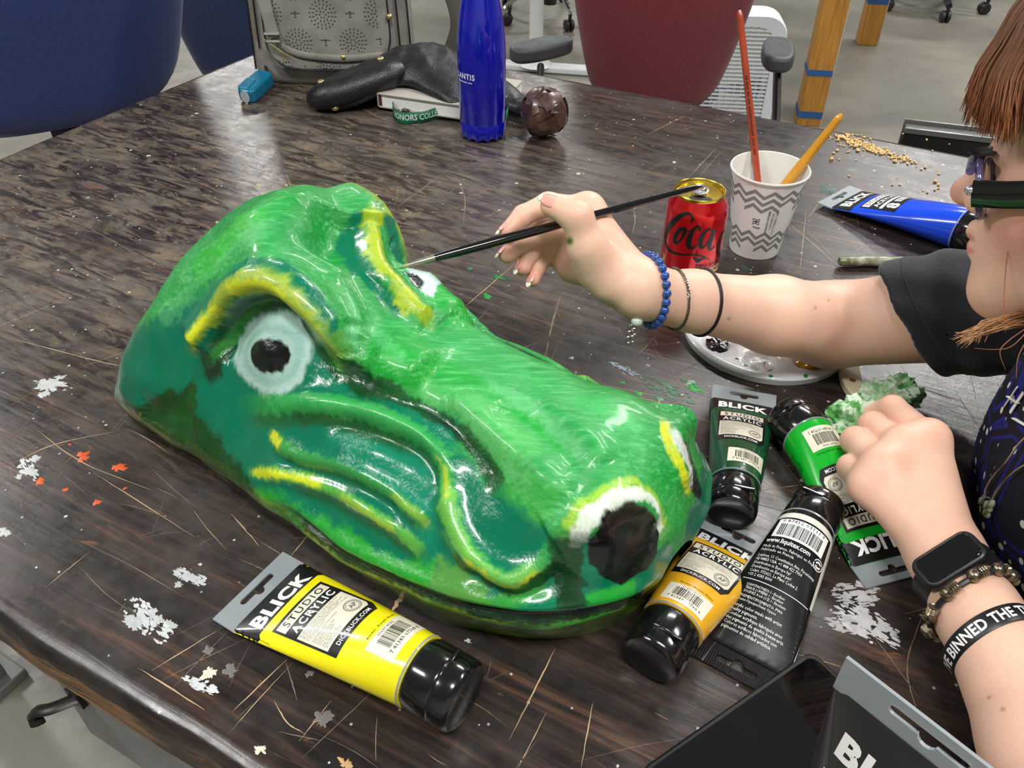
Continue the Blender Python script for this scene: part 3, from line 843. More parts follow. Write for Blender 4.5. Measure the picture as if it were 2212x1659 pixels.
# brow: teal band above stays bare, yellow on the crest
brush(BROW, np.array(srgb(96, 152, 48)), 0.0098, 0.85, 0.5, 0.3, g=0.6, reg=(7, 0))
brush([(x, y) for x, y in BROW[:10]], np.array(srgb(176, 186, 40)), 0.0080, 0.85, 0.7, 0.4, g=0.6)
brush([(417, 750), (433, 727), (462, 690), (500, 645)], YEL, 0.0046, 0.95, 0.6, 0.5, g=0.5)
brush([(525, 622), (562, 616), (600, 622), (640, 646)], YEL, 0.0046, 0.8, 0.7, 0.5, g=0.5)
brush([(680, 690), (712, 732), (735, 768)], np.array(srgb(170, 190, 70)), 0.006, 0.5, 0.8)
# groove along the snout
brush(GROOVE, np.array(srgb(28, 56, 34)), 0.0070, 0.95, 0.55, 0.4, g=0.95)
brush([(880, 868), (960, 912), (1020, 965), (1070, 1035)], BLACK, 0.0035, 0.6, 0.7, 0.5)
# cheek folds
DK2 = np.array(srgb(30, 84, 32))
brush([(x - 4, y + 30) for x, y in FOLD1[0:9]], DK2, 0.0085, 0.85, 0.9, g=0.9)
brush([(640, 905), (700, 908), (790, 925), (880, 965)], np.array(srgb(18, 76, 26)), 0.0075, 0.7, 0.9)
brush(FOLD1, np.array(srgb(44, 158, 68)), 0.0090, 0.95, 0.5, 0.3, g=0.8)
brush(FOLD1[2:7], np.array(srgb(70, 176, 92)), 0.0050, 0.6, 0.8)
brush(FOLD1[6:13], np.array(srgb(120, 190, 76)), 0.0070, 0.9, 0.6, 0.4)
brush([(948, 985), (966, 1015), (970, 1080)], np.array(srgb(196, 214, 54)), 0.0035, 0.8, 0.8, 0.6)
brush([(1010, 1210), (1060, 1252), (1120, 1268), (1170, 1240)], np.array(srgb(206, 214, 30)), 0.0050, 0.9, 0.7, 0.6)
brush([(980, 1190), (1030, 1245), (1085, 1280), (1130, 1282), (1185, 1238)], DARK, 0.0040, 0.95, 0.6, 0.5)
brush([(1030, 1300), (1110, 1300), (1180, 1275)], np.array(srgb(60, 164, 44)), 0.0060, 0.8, 0.7, 0.4)
brush([(590, 950), (640, 990), (700, 1010), (780, 1040), (850, 1082), (915, 1140)], np.array(srgb(28, 78, 36)), 0.0080, 0.7, 1.0)
brush([(585, 940), (640, 982), (700, 1000), (780, 1028), (850, 1068), (900, 1108), (930, 1138)], np.array(srgb(58, 150, 66)), 0.0062, 0.9, 0.6, 0.4)
brush([(585, 936), (610, 962)], YEL, 0.0040, 0.9, 0.6, 0.4)
brush([(850, 1068), (900, 1105), (928, 1135)], np.array(srgb(132, 176, 54)), 0.0040, 0.8, 0.7)
brush([(640, 1050), (720, 1080), (790, 1120), (860, 1165), (910, 1205)], np.array(srgb(26, 84, 30)), 0.0075, 0.75, 1.0)
brush(FOLD3, np.array(srgb(96, 176, 60)), 0.0056, 0.9, 0.6, 0.4)
brush(FOLD3[:3], YEL, 0.0032, 0.9, 0.7, 0.6)
brush([(740, 1070), (800, 1105), (860, 1150)], np.array(srgb(158, 190, 60)), 0.0036, 0.8, 0.7, 0.5)
# nose
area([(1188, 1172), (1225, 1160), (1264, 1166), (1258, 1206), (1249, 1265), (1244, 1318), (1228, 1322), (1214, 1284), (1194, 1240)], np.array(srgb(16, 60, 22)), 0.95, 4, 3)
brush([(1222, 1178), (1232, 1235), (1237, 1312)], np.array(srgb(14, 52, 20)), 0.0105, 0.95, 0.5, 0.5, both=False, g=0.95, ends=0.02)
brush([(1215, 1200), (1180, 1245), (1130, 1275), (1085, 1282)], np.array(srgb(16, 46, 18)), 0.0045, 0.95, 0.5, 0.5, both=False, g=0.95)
NOS = [(1340, 1086), (1378, 1094), (1402, 1120), (1416, 1150), (1412, 1195), (1392, 1225), (1360, 1240), (1335, 1256), (1295, 1244), (1270, 1215), (1265, 1180), (1278, 1140), (1305, 1105)]
brush([(1240, 1150), (1256, 1115), (1295, 1078), (1345, 1052), (1385, 1062), (1415, 1105), (1432, 1145)], np.array(srgb(170, 206, 40)), 0.0070, 0.85, 0.9, 0.6, both=False)
brush([(1247, 1168), (1262, 1130), (1298, 1096), (1340, 1071), (1370, 1067), (1393, 1086), (1418, 1128), (1426, 1145)], WHITE, 0.0046, 0.95, 0.5, 0.6, g=0.95, both=False)
area(NOS, BLACK, 1.0, 2.5, 1.8, g=1.0, both=False, reg=(5,))
# far brow and nostril, as far as they show
area([(738, 505), (760, 470), (790, 455), (790, 520), (800, 580), (835, 640), (880, 690), (850, 680), (800, 640), (760, 590)], TEAL, 0.95, 5, 3, both=False, g=1.0)
area([(868, 580), (905, 588), (936, 640), (930, 668), (905, 655), (880, 620)], np.array(srgb(196, 212, 210)), 0.95, 3, 1.5, both=False, g=0.95, reg=(3,))
area([(862, 598), (880, 604), (904, 634), (900, 652), (880, 632)], BLACK, 1.0, 2.5, 1.0, both=False, g=1.0, reg=(4,))
brush([(828, 470), (845, 510), (862, 552)], DARK, 0.007, 0.95, 0.5, 0.5, both=False, g=0.95)
brush(FARB, np.array(srgb(120, 168, 44)), 0.0085, 0.95, 0.5, 0.4, both=False, g=0.8, reg=(8,))
brush(FARB, np.array(srgb(190, 200, 36)), 0.0068, 0.8, 0.9, 0.9, both=False, g=0.8)
area([(1450, 950), (1478, 976), (1500, 1021), (1513, 1068), (1506, 1080), (1490, 1062), (1467, 1012)], BLACK, 1.0, 2.5, 1.2, both=False, g=1.0, reg=(6,))
brush([(1428, 912), (1438, 955), (1462, 1018), (1488, 1068)], YEL, 0.0040, 0.95, 0.6, 0.4, both=False)
brush([(1441, 930), (1460, 978), (1480, 1025), (1490, 1050)], WHITE, 0.0035, 0.95, 0.6, 0.4, both=False)

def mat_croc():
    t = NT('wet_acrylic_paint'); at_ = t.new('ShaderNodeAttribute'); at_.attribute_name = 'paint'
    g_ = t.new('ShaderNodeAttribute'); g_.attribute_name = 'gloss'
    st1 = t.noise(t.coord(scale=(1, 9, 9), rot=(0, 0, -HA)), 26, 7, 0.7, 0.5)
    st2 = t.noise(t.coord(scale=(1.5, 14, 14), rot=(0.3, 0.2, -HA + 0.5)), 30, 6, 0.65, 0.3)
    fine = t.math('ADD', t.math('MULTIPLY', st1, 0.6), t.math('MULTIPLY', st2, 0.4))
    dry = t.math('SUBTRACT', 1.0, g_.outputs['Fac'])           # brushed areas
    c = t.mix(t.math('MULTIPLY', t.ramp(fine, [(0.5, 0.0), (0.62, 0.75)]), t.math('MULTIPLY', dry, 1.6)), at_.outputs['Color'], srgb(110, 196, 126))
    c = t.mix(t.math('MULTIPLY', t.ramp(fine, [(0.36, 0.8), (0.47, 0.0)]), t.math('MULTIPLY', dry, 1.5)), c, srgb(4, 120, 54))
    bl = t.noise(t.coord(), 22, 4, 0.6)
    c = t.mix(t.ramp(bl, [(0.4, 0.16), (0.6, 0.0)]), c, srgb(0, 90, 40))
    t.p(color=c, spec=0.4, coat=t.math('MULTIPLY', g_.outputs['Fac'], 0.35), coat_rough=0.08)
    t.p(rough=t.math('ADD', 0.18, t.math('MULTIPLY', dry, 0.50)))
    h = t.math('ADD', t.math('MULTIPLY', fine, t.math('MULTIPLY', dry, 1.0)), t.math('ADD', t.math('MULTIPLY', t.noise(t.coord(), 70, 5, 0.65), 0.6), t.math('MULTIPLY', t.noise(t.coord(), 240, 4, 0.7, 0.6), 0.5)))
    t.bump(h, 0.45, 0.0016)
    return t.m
WP = croc_world(SC).reshape(-1, 3)
bvh_c = BVHTree.FromPolygons([V(p) for p in WP], QUADS.tolist())
ORG = np.array([h0[0], h0[1], ZT]); ORG -= 0.25 * hA
LP_ = WP - ORG
vn = np.cross(np.gradient(WP.reshape(NR, NC, 3), axis=0), np.gradient(WP.reshape(NR, NC, 3), axis=1)).reshape(-1, 3); vn /= np.linalg.norm(vn, axis=1, keepdims=True) + 1e-12
if vn[(NR // 2) * NC + NC // 2, 2] < 0: vn = -vn
fl_ = QUADS[:, ::-1]
fn_ = np.cross(LP_[fl_[:, 1]] - LP_[fl_[:, 0]], LP_[fl_[:, 3]] - LP_[fl_[:, 0]])
if (fn_ * vn[fl_[:, 0]]).sum() < 0: fl_ = QUADS
freg = np.where((region[fl_] == region[fl_[:, :1]]).all(1), region[fl_[:, 0]], 0)
croc = thing('crocodile_head', 'large glossy green papier-mache crocodile head lying on the table', 'sculpture', ORG)
M_croc = mat_croc()
def croc_part(name, codes, parent, extra=False):
    F = fl_[np.isin(freg, codes)]
    if not len(F): return None
    used, inv = np.unique(F, return_inverse=True); F2 = inv.reshape(F.shape)
    me = mesh_np(name, LP_[used], F2)
    pa = me.attributes.new('paint', 'FLOAT_COLOR', 'POINT'); pa.data.foreach_set('color', np.concatenate([col[used], np.ones((len(used), 1))], 1).ravel().astype(np.float32))
    ga = me.attributes.new('gloss', 'FLOAT', 'POINT'); ga.data.foreach_set('value', gloss[used].astype(np.float32))
    o = link(name, me, M_croc, parent)
    if len(me.vertices) == len(used): me.normals_split_custom_set_from_vertices(vn[used].tolist())
    return o
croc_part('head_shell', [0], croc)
for e_, p_ in ((1, 2), (3, 4)):
    ey = croc_part('eye', [e_], croc); ey['label'] = 'pale grey-green painted eye'
    pu = croc_part('pupil', [p_], ey or croc)
for c_ in (5, 6): croc_part('nostril', [c_], croc)['label'] = 'black painted nostril'
for c_ in (7, 8): croc_part('brow_ridge', [c_], croc)['label'] = 'yellow painted brow ridge'
croc_part('mouth_line', [9], croc)['label'] = 'black painted mouth line'
# closed underside and back
bmk = MB(); bl_ = [i * NC for i in range(NR)] + [i * NC + NC - 1 for i in range(NR)][::-1]
bmk.add([tuple(LP_[i]) for i in bl_], [tuple(range(len(bl_)))[::-1]]); bmk.add([tuple(LP_[j]) for j in range(NC)], [tuple(range(NC))])
bmk.build('underside', simple('papier_mache_underside', srgb(70, 84, 40), 0.7, var=0.2), croc, smooth=False, fix=False)

# ================================================================== paint tubes
M_cap = simple('black_glossy_plastic', srgb(16, 16, 17), 0.16, coat=0.5, var=0.25, vscale=60)
def mat_clear():
    t = NT('cloudy_clear_plastic'); vec = t.coord()
    ck = t.new('ShaderNodeTexChecker'); t.set(ck.inputs[0], t.coord(rot=(0, 0, 0.78))); ck.inputs['Scale'].default_value = 900
    t.p(color=srgb(176, 184, 188), rough=0.3, trans=0.45, ior=1.3, coat=0.4)
    t.bump(ck.outputs['Fac'], 0.5, 0.0006); return t.m
M_clear = mat_clear()
def mat_crimp_black():
    t = NT('ribbed_black_plastic'); w = t.new('ShaderNodeTexWave'); t.set(w.inputs[0], t.coord()); w.bands_direction = 'Y'; w.inputs['Scale'].default_value = 180
    t.p(color=srgb(18, 18, 20), rough=0.25, coat=0.5); t.bump(w.outputs['Fac'], 0.8, 0.001); return t.m
M_crimp_black = mat_crimp_black()
class TubeShape:
    def __init__(s, L, R, Wc, Lc, lcr, lift=0.0, sym=False):
        s.L, s.R, s.Wc, s.Lc, s.lcr, s.lift, s.sym = L, R, Wc, Lc, lcr, lift, sym
    def wd(s, x):
        q = np.clip((np.asarray(x, float) - s.Lc) / (s.L - s.lcr - s.Lc), 0, 1)
        d = s.R * (1 - q ** 1.25) + 0.0014 * q
        w = s.R + (s.Wc - s.R) * (q ** 0.85)
        zc = np.maximum(d, s.R * (1 - q)) + s.lift * q ** 1.5
        if s.sym: zc = s.R + 0 * d
        return w, d, zc
    def body(s, n=40, m=48):
        rows = []
        for x in np.linspace(s.Lc, s.L - s.lcr, n):
            w, d, zc = s.wd(x)
            rows.append([(x, w * math.sin(a), zc + d * math.cos(a)) for a in np.linspace(0, 2 * math.pi, m, endpoint=False)])
        return np.array(rows)
    def fn(s, off):
        """(across, along-from-crimp) -> surface"""
        def f(P):
            out = []
            th = np.linspace(-math.pi, math.pi, 181)
            for a, e in P:
                x = s.L - e; w, d, zc = s.wd(x)
                yy, zz = w * np.sin(th), d * np.cos(th)
                arc = np.concatenate([[0], np.cumsum(np.hypot(np.diff(yy), np.diff(zz)))]); arc -= arc[90]
                q = np.interp(-a, arc, th)
                ny, nz = d * math.sin(q), w * math.cos(q); l = math.hypot(ny, nz) + 1e-9
                out.append((x, w * math.sin(q) + off * ny / l, zc + d * math.cos(q) + off * nz / l))
            return np.array(out)
        return f
def rrect(x0, y0, x1, y1, r, n=5):
    out = []
    for cx_, cy_, a0 in ((x1 - r, y1 - r, 0), (x0 + r, y1 - r, 90), (x0 + r, y0 + r, 180), (x1 - r, y0 + r, 270)):
        out += [(cx_ + r * math.cos(math.radians(a0 + 90 * k / n)), cy_ + r * math.sin(math.radians(a0 + 90 * k / n))) for k in range(n + 1)]
    return out
def euroslot(w, h):
    """hang hole outline"""
    p = []
    for k in range(7): a = math.radians(-90 - 180 * k / 6); p.append((-w / 2 + h / 2 * math.cos(a), h / 2 * math.sin(a)))
    p += [(-h * 1.0, h / 2)]
    for k in range(7): a = math.radians(180 - 180 * k / 6); p.append((h * 0.75 * math.cos(a), h / 2 + h * 0.75 * math.sin(a)))
    p += [(h * 1.0, h / 2)]
    for k in range(7): a = math.radians(90 - 180 * k / 6); p.append((w / 2 + h / 2 * math.cos(a), h / 2 * math.sin(a)))
    return p
PARA = "Bright, intense colors that mix well,\nideal for teaching color theory.\nButtery texture holds impasto brush\nstrokes and palette marks. High\npigment concentration assures strong\ncovering power."
CAPS = "PERMANENT, NON-YELLOWING\nAND LIGHTFAST\nWATER-RESOLUBLE AND\nFLEXIBLE WHEN DRY\nIDEAL FOR A VARIETY\nOF SURFACES\nAND TECHNIQUES\nHIGH PERFORMANCE\nAT A VALUE PRICE"
def barcode2d(w, h, seed):
    r = random.Random(seed); x = -w / 2; it = []
    while x < w / 2 - 0.0006:
        b = r.choice((0.0003, 0.0005, 0.0008)); it.append(rect2d(x, -h / 2, min(x + b, w / 2), h / 2)); x += b + r.choice((0.0003, 0.0005, 0.0007))
    return join2d(*it)
def cap_part(S, parent, emboss=False):
    R, Lc = S.R, S.Lc
    prof = [(0.0, 0.0018), (R * 0.70, 0.0018), (R * 0.80, 0.0004), (R * 0.88, 0.0), (R * 0.95, 0.0016), (R * 0.985, 0.0045), (R, Lc * 0.36), (R * 0.992, Lc * 0.40), (R * 0.975, Lc * 0.415), (R * 0.992, Lc * 0.43), (R, Lc * 0.46), (R * 1.0, Lc * 0.9), (R * 0.95, Lc * 0.99), (R * 0.93, Lc * 1.06)]
    M = Matrix(((0, 0, 1, 0), (0, 1, 0, 0), (-1, 0, 0, S.wd(Lc)[2]), (0, 0, 0, 1)))
    cap = MB().lathe(prof, 48, M).build('cap', M_cap, parent)
    # thumb notch of the flip lid
    zc = float(S.wd(Lc)[2])
    nb = MB().box((Lc * 0.38, -R * 0.30, zc + R * 0.955), (0.0022, 0.017, 0.0035))
    nb.build('thumb_lip', M_cap, cap, bevel=0.0008)
    return cap
def paint_tube(name, label, crimp, capend, col, R, Wc, Lc, code, lift=0.0, facing='blick', panel=(0.255, 0.56), hc=0.003, shade_side=None, lcr=0.02, group='acrylic paint tubes', off_a=0.0, rollz=0.0, clear=None, sticker_a=0.006, L=None, M=None):
    a, b = np.array(crimp), np.array(capend)
    d = b - a; d[2] = 0
    LL = L or float(np.linalg.norm(d))
    x = -d / np.linalg.norm(d)
    org = a - x * LL; org[2] = ZT + 0.0006
    sym = M is not None
    if not sym: M = frame(org, x, (0, 0, 1))
    t = thing_m(name, label, 'paint tube', M, group)
    S = TubeShape(LL, R, Wc, Lc, lcr, lift, sym)
    paint = simple('paint_' + name, col, 0.22, coat=0.5, var=0.04, vscale=25)
    body = MB().grid(S.body(), close_v=True, cap=True).build('tube_body', paint, t)
    cap_part(S, t)
    ring = MB()
    ring.tube([(Lc + 0.0012, R * 0.999 * math.sin(q), S.wd(Lc)[2] + R * 0.999 * math.cos(q)) for q in np.linspace(0, 2 * math.pi, 40, endpoint=False)], 0.0009, 6, closed=True)
    ring.build('shoulder_ring', M_clear, t)
    # crimped end with a hang hole
    zc = float(S.wd(LL - lcr)[2])
    W2 = Wc * 1.0
    lp = [(-W2, 0), (W2, 0), (W2, lcr + 0.002), (-W2, lcr + 0.002)]
    hole = [(px * 1.0, lcr * 0.42 + py) for px, py in euroslot(Wc * 0.75, 0.0052)]
    v, f = poly2d(lp, hole)
    cm = bpy.data.meshes.new('crimp'); bm = bmesh.new()
    vs = [bm.verts.new((LL - e, -q, zc)) for q, e in v]
    for q in f: bm.faces.new([vs[i] for i in q])
    bmesh.ops.recalc_face_normals(bm, faces=bm.faces); bm.to_mesh(cm); bm.free()
    cr = link('crimped_end', cm, clear or M_clear, t, smooth=False)
    so = cr.modifiers.new('thick', 'SOLIDIFY'); so.thickness = 0.0016; so.offset = 0
    e = 0.004
    F1, F2, F3, F4 = S.fn(0.00025), S.fn(0.00045), S.fn(0.00065), S.fn(0.00085)
    k = Wc / 0.036; kl = LL / 0.2
    if facing == 'blick':
        z0, z1 = lcr, LL * 0.215
        blk = [(-Wc * 1.75, z0), (Wc * 1.75, z0), (Wc * 1.75, z1 + 0.012 * k), (Wc * 0.93, z1 + 0.012 * k), (Wc * 0.92, z1 + 0.003), (Wc * 0.84, z1), (-Wc * 0.84, z1), (-Wc * 0.92, z1 + 0.003), (-Wc * 0.93, z1 + 0.012 * k), (-Wc * 1.75, z1 + 0.012 * k)]
        apply_print('black_band', poly2d(blk), F1, M_ink_black, t, 0.004)
        apply_print('brand_lettering', lettering_up(text2d('BLICK', 1, 0.045, space=1.08), Wc * 1.5, 0.0135 * kl, 0, (z0 + z1) / 2 + 0.003), F2, M_ink_white, t, 0.006)
        p0, p1 = LL * panel[0], LL * panel[1]; pw = Wc * 0.70
        c = 0.008 * k
        pan = apply_print('label_panel', poly2d([(-pw, p0), (pw, p0), (pw, p1 - c), (pw - c * 0.6, p1), (-pw, p1)]), F1, M_ink_black, t, 0.004)
        ph = p1 - p0
        apply_print('white_box', rect2d(-pw * 0.93, p0 + ph * 0.045, pw * 0.90, p0 + ph * 0.20), F2, M_ink_cream, pan, 0.004)
        apply_print('lettering', lettering_up(text2d('STUDIO', 1, 0.01, space=1.35), pw * 1.5, ph * 0.105, 0, p0 + ph * 0.122), F3, M_ink_black, pan, 0.006)
        apply_print('lettering', lettering_up(text2d('ACRYLIC', 1, 0.03, space=1.25), pw * 1.62, ph * 0.115, 0, p0 + ph * 0.285), F2, M_ink_white, pan, 0.006)
        apply_print('text_box', poly2d([(-pw * 0.93, p0 + ph * 0.385), (pw * 0.90, p0 + ph * 0.385), (pw * 0.90, p0 + ph * 0.80), (pw * 0.80, p0 + ph * 0.86), (-pw * 0.93, p0 + ph * 0.86)]), F2, M_ink_cream, pan, 0.004)
        apply_print('small_text', lettering_up(text2d(PARA, 1, 0, 'LEFT', 1), pw * 1.62, ph * 0.17, -pw * 0.86, p0 + ph * 0.49, 'L'), F3, M_ink_grey, pan)
        apply_print('small_text', lettering_up(text2d(CAPS, 1, 0, 'LEFT', 1), pw * 1.02, ph * 0.235, -pw * 0.86, p0 + ph * 0.715, 'L'), F3, M_ink_grey, pan)
        seal = [stroke2d([(math.cos(q), math.sin(q)) for q in np.linspace(0, 2 * math.pi, 24)], 0.10, smooth=False), stroke2d([(0.78 * math.cos(q), 0.78 * math.sin(q)) for q in np.linspace(0, 2 * math.pi, 24)], 0.06, smooth=False), fit2d(text2d('AP', 1, 0.02), 1.0, 0.7)]
        sv, sf = move2d(join2d(*seal), 0, 0, 0, pw * 0.25)
        apply_print('seal', lettering_raw((sv, sf), pw * 0.55, p0 + ph * 0.705), F3, M_ink_grey, pan)
        apply_print('lettering', lettering_up(text2d('DICKBLICK.COM', 1, 0.02, space=1.1), pw * 1.35, ph * 0.062, 0.0, p0 + ph * 0.93), F2, M_ink_white, pan, 0.006)
        # barcode sticker
        s0, s1 = LL * (panel[1] + 0.085), LL * (panel[1] + 0.085) + 0.024 * kl; sw = Wc * 0.54
        st = apply_print('barcode_sticker', rect2d(sticker_a - sw, s0, sticker_a + sw, s1), F1, M_ink_cream, t, 0.004)
        apply_print('barcode', lettering_raw(barcode2d(sw * 1.25, (s1 - s0) * 0.48, hash(code) % 97), sticker_a, s0 + (s1 - s0) * 0.44), F2, M_ink_black, st)
        apply_print('small_text', lettering_up(text2d(code[1], 1, 0, res=1), sw * 1.5, (s1 - s0) * 0.13, sticker_a, s0 + (s1 - s0) * 0.80), F2, M_ink_black, st)
        apply_print('small_text', lettering_up(text2d(code[0], 1, 0, res=1), sw * 0.8, (s1 - s0) * 0.09, sticker_a, s0 + (s1 - s0) * 0.10), F2, M_ink_black, st)
        apply_print('small_text', lettering_up(text2d('Binder: Acrylic Resin', 1, 0.01, res=1), sw * 1.5, 0.0022 * kl, sticker_a + 0.002, s0 - 0.003), F1, M_ink_black, t)
        apply_print('small_text', lettering_side(text2d('Lightfastness: I\nPigment: PY 74\nOpaque', 1, 0.005, 'LEFT', 1), 0.022 * kl, 0.010 * k, Wc * 0.98, LL * (panel[1] + 0.05)), F1, M_ink_black, t)
    return t, S, (F1, F2, F3)
def lettering_up(vf, w, h, a, e, anchor='C'):
    """fit lettering to w x h and put it at (across a, along e); top of the letters towards the crimp"""
    v, f = fit2d(vf, w, h); v = v.copy()
    if anchor == 'L': v[:, 0] -= v[:, 0].min()
    return np.stack([a + v[:, 0], e - v[:, 1]], 1), [t[::-1] for t in f]
def lettering_raw(vf, a, e):
    v, f = vf; return np.stack([a + v[:, 0], e - v[:, 1]], 1), [t[::-1] for t in f]
def lettering_side(vf, w, h, a, e):
    v, f = fit2d(vf, w, h); v = v - v.min(0)
    return np.stack([a - v[:, 1] * -1, e + v[:, 0]], 1), f
T_yel = paint_tube('paint_tube', 'large yellow acrylic paint tube with black cap in front of the crocodile head', at(540, 1268, 0.003), at(1006, 1512, 0.024), srgb(240, 226, 22), 0.0252, 0.0365, 0.036, ('01637-4132', '7 41389 07768 4'), lift=0.004)
T_dkg = paint_tube('paint_tube', 'dark green translucent acrylic paint tube below the palette', at(1607, 850, 0.004), at(1578, 1112, 0.020), srgb(20, 74, 44), 0.0208, 0.0300, 0.030, ('01637-7110', '7 41389 07752 6'), lift=0.006, sticker_a=0.0065)
T_ltg = paint_tube('paint_tube', 'bright green acrylic paint tube lying under the left fist', at(1948, 1250, 0.003), at(1700, 898, 0.020), srgb(10, 168, 40), 0.0226, 0.0310, 0.032, ('01637-7090', '7 41389 07728 2'), lift=0.0, sticker_a=-0.001)
T_gold = paint_tube('paint_tube', 'golden yellow acrylic paint tube partly under the crocodile snout', at(1604, 1140, 0.003), at(1402, 1432, 0.020), srgb(226, 170, 34), 0.0222, 0.0325, 0.033, ('01637-4110', '7 41389 07760 0'), lift=0.0, sticker_a=0.002)
T_blue = paint_tube('paint_tube', 'large bright blue acrylic paint tube near the face', at(1800, 424, 0.003), at(2140, 522, 0.024), srgb(18, 70, 214), 0.0262, 0.0385, 0.036, ('01637-5072', '7 41389 07786 1'), lift=0.004, facing='front')
def front_art(T, Wc, title=True):
    t, S, (F1, F2, F3) = T; LL = S.L
    z0, z1 = S.lcr, LL * 0.22
    apply_print('black_band', poly2d([(-Wc * 1.7, z0), (Wc * 1.7, z0), (Wc * 1.7, z1), (-Wc * 1.7, z1)]), F1, M_ink_black, t, 0.004)
    apply_print('brand_lettering', lettering_up(text2d('BLICK', 1, 0.045, space=1.08), Wc * 1.5, 0.0145, 0, (z0 + z1) / 2), F2, M_ink_white, t, 0.006)
    pan = apply_print('label_panel', rect2d(-Wc * 0.72, LL * 0.25, Wc * 0.72, LL * 0.47), F1, M_ink_black, t, 0.004)
    apply_print('white_box', rect2d(-Wc * 0.66, LL * 0.26, Wc * 0.66, LL * 0.305), F2, M_ink_white, pan, 0.004)
    apply_print('lettering', lettering_up(text2d('STUDIO', 1, 0.01, space=1.3), Wc * 1.1, 0.006, 0, LL * 0.283), F3, M_ink_black, pan)
    apply_print('lettering', lettering_up(text2d('ACRYLIC', 1, 0.03, space=1.2), Wc * 1.2, 0.007, 0, LL * 0.335), F2, M_ink_white, pan)
    apply_print('white_line', rect2d(-Wc * 0.66, LL * 0.365, Wc * 0.66, LL * 0.385), F2, M_ink_white, pan, 0.004)
    apply_print('lettering', lettering_up(text2d('8', 1, 0.05), 0.012, 0.015, -Wc * 0.42, LL * 0.428), F2, M_ink_white, pan)
    apply_print('white_box', rect2d(-Wc * 0.1, LL * 0.40, Wc * 0.5, LL * 0.44), F2, M_ink_white, pan, 0.004)
    apply_print('lettering', lettering_up(text2d('250 mL', 1, 0.0), Wc * 0.5, 0.005, Wc * 0.2, LL * 0.42), F3, M_ink_black, pan)
    apply_print('small_text', lettering_up(text2d('Pigment: PB 29\nOpaque\nLightfastness I\nSeries A', 1, 0.005, 'CENTER', 1), Wc * 0.6, 0.016, Wc * 0.6, LL * 0.7), F1, simple('navy_print', srgb(8, 24, 92), 0.4), t)
front_art(T_blue, 0.0385)
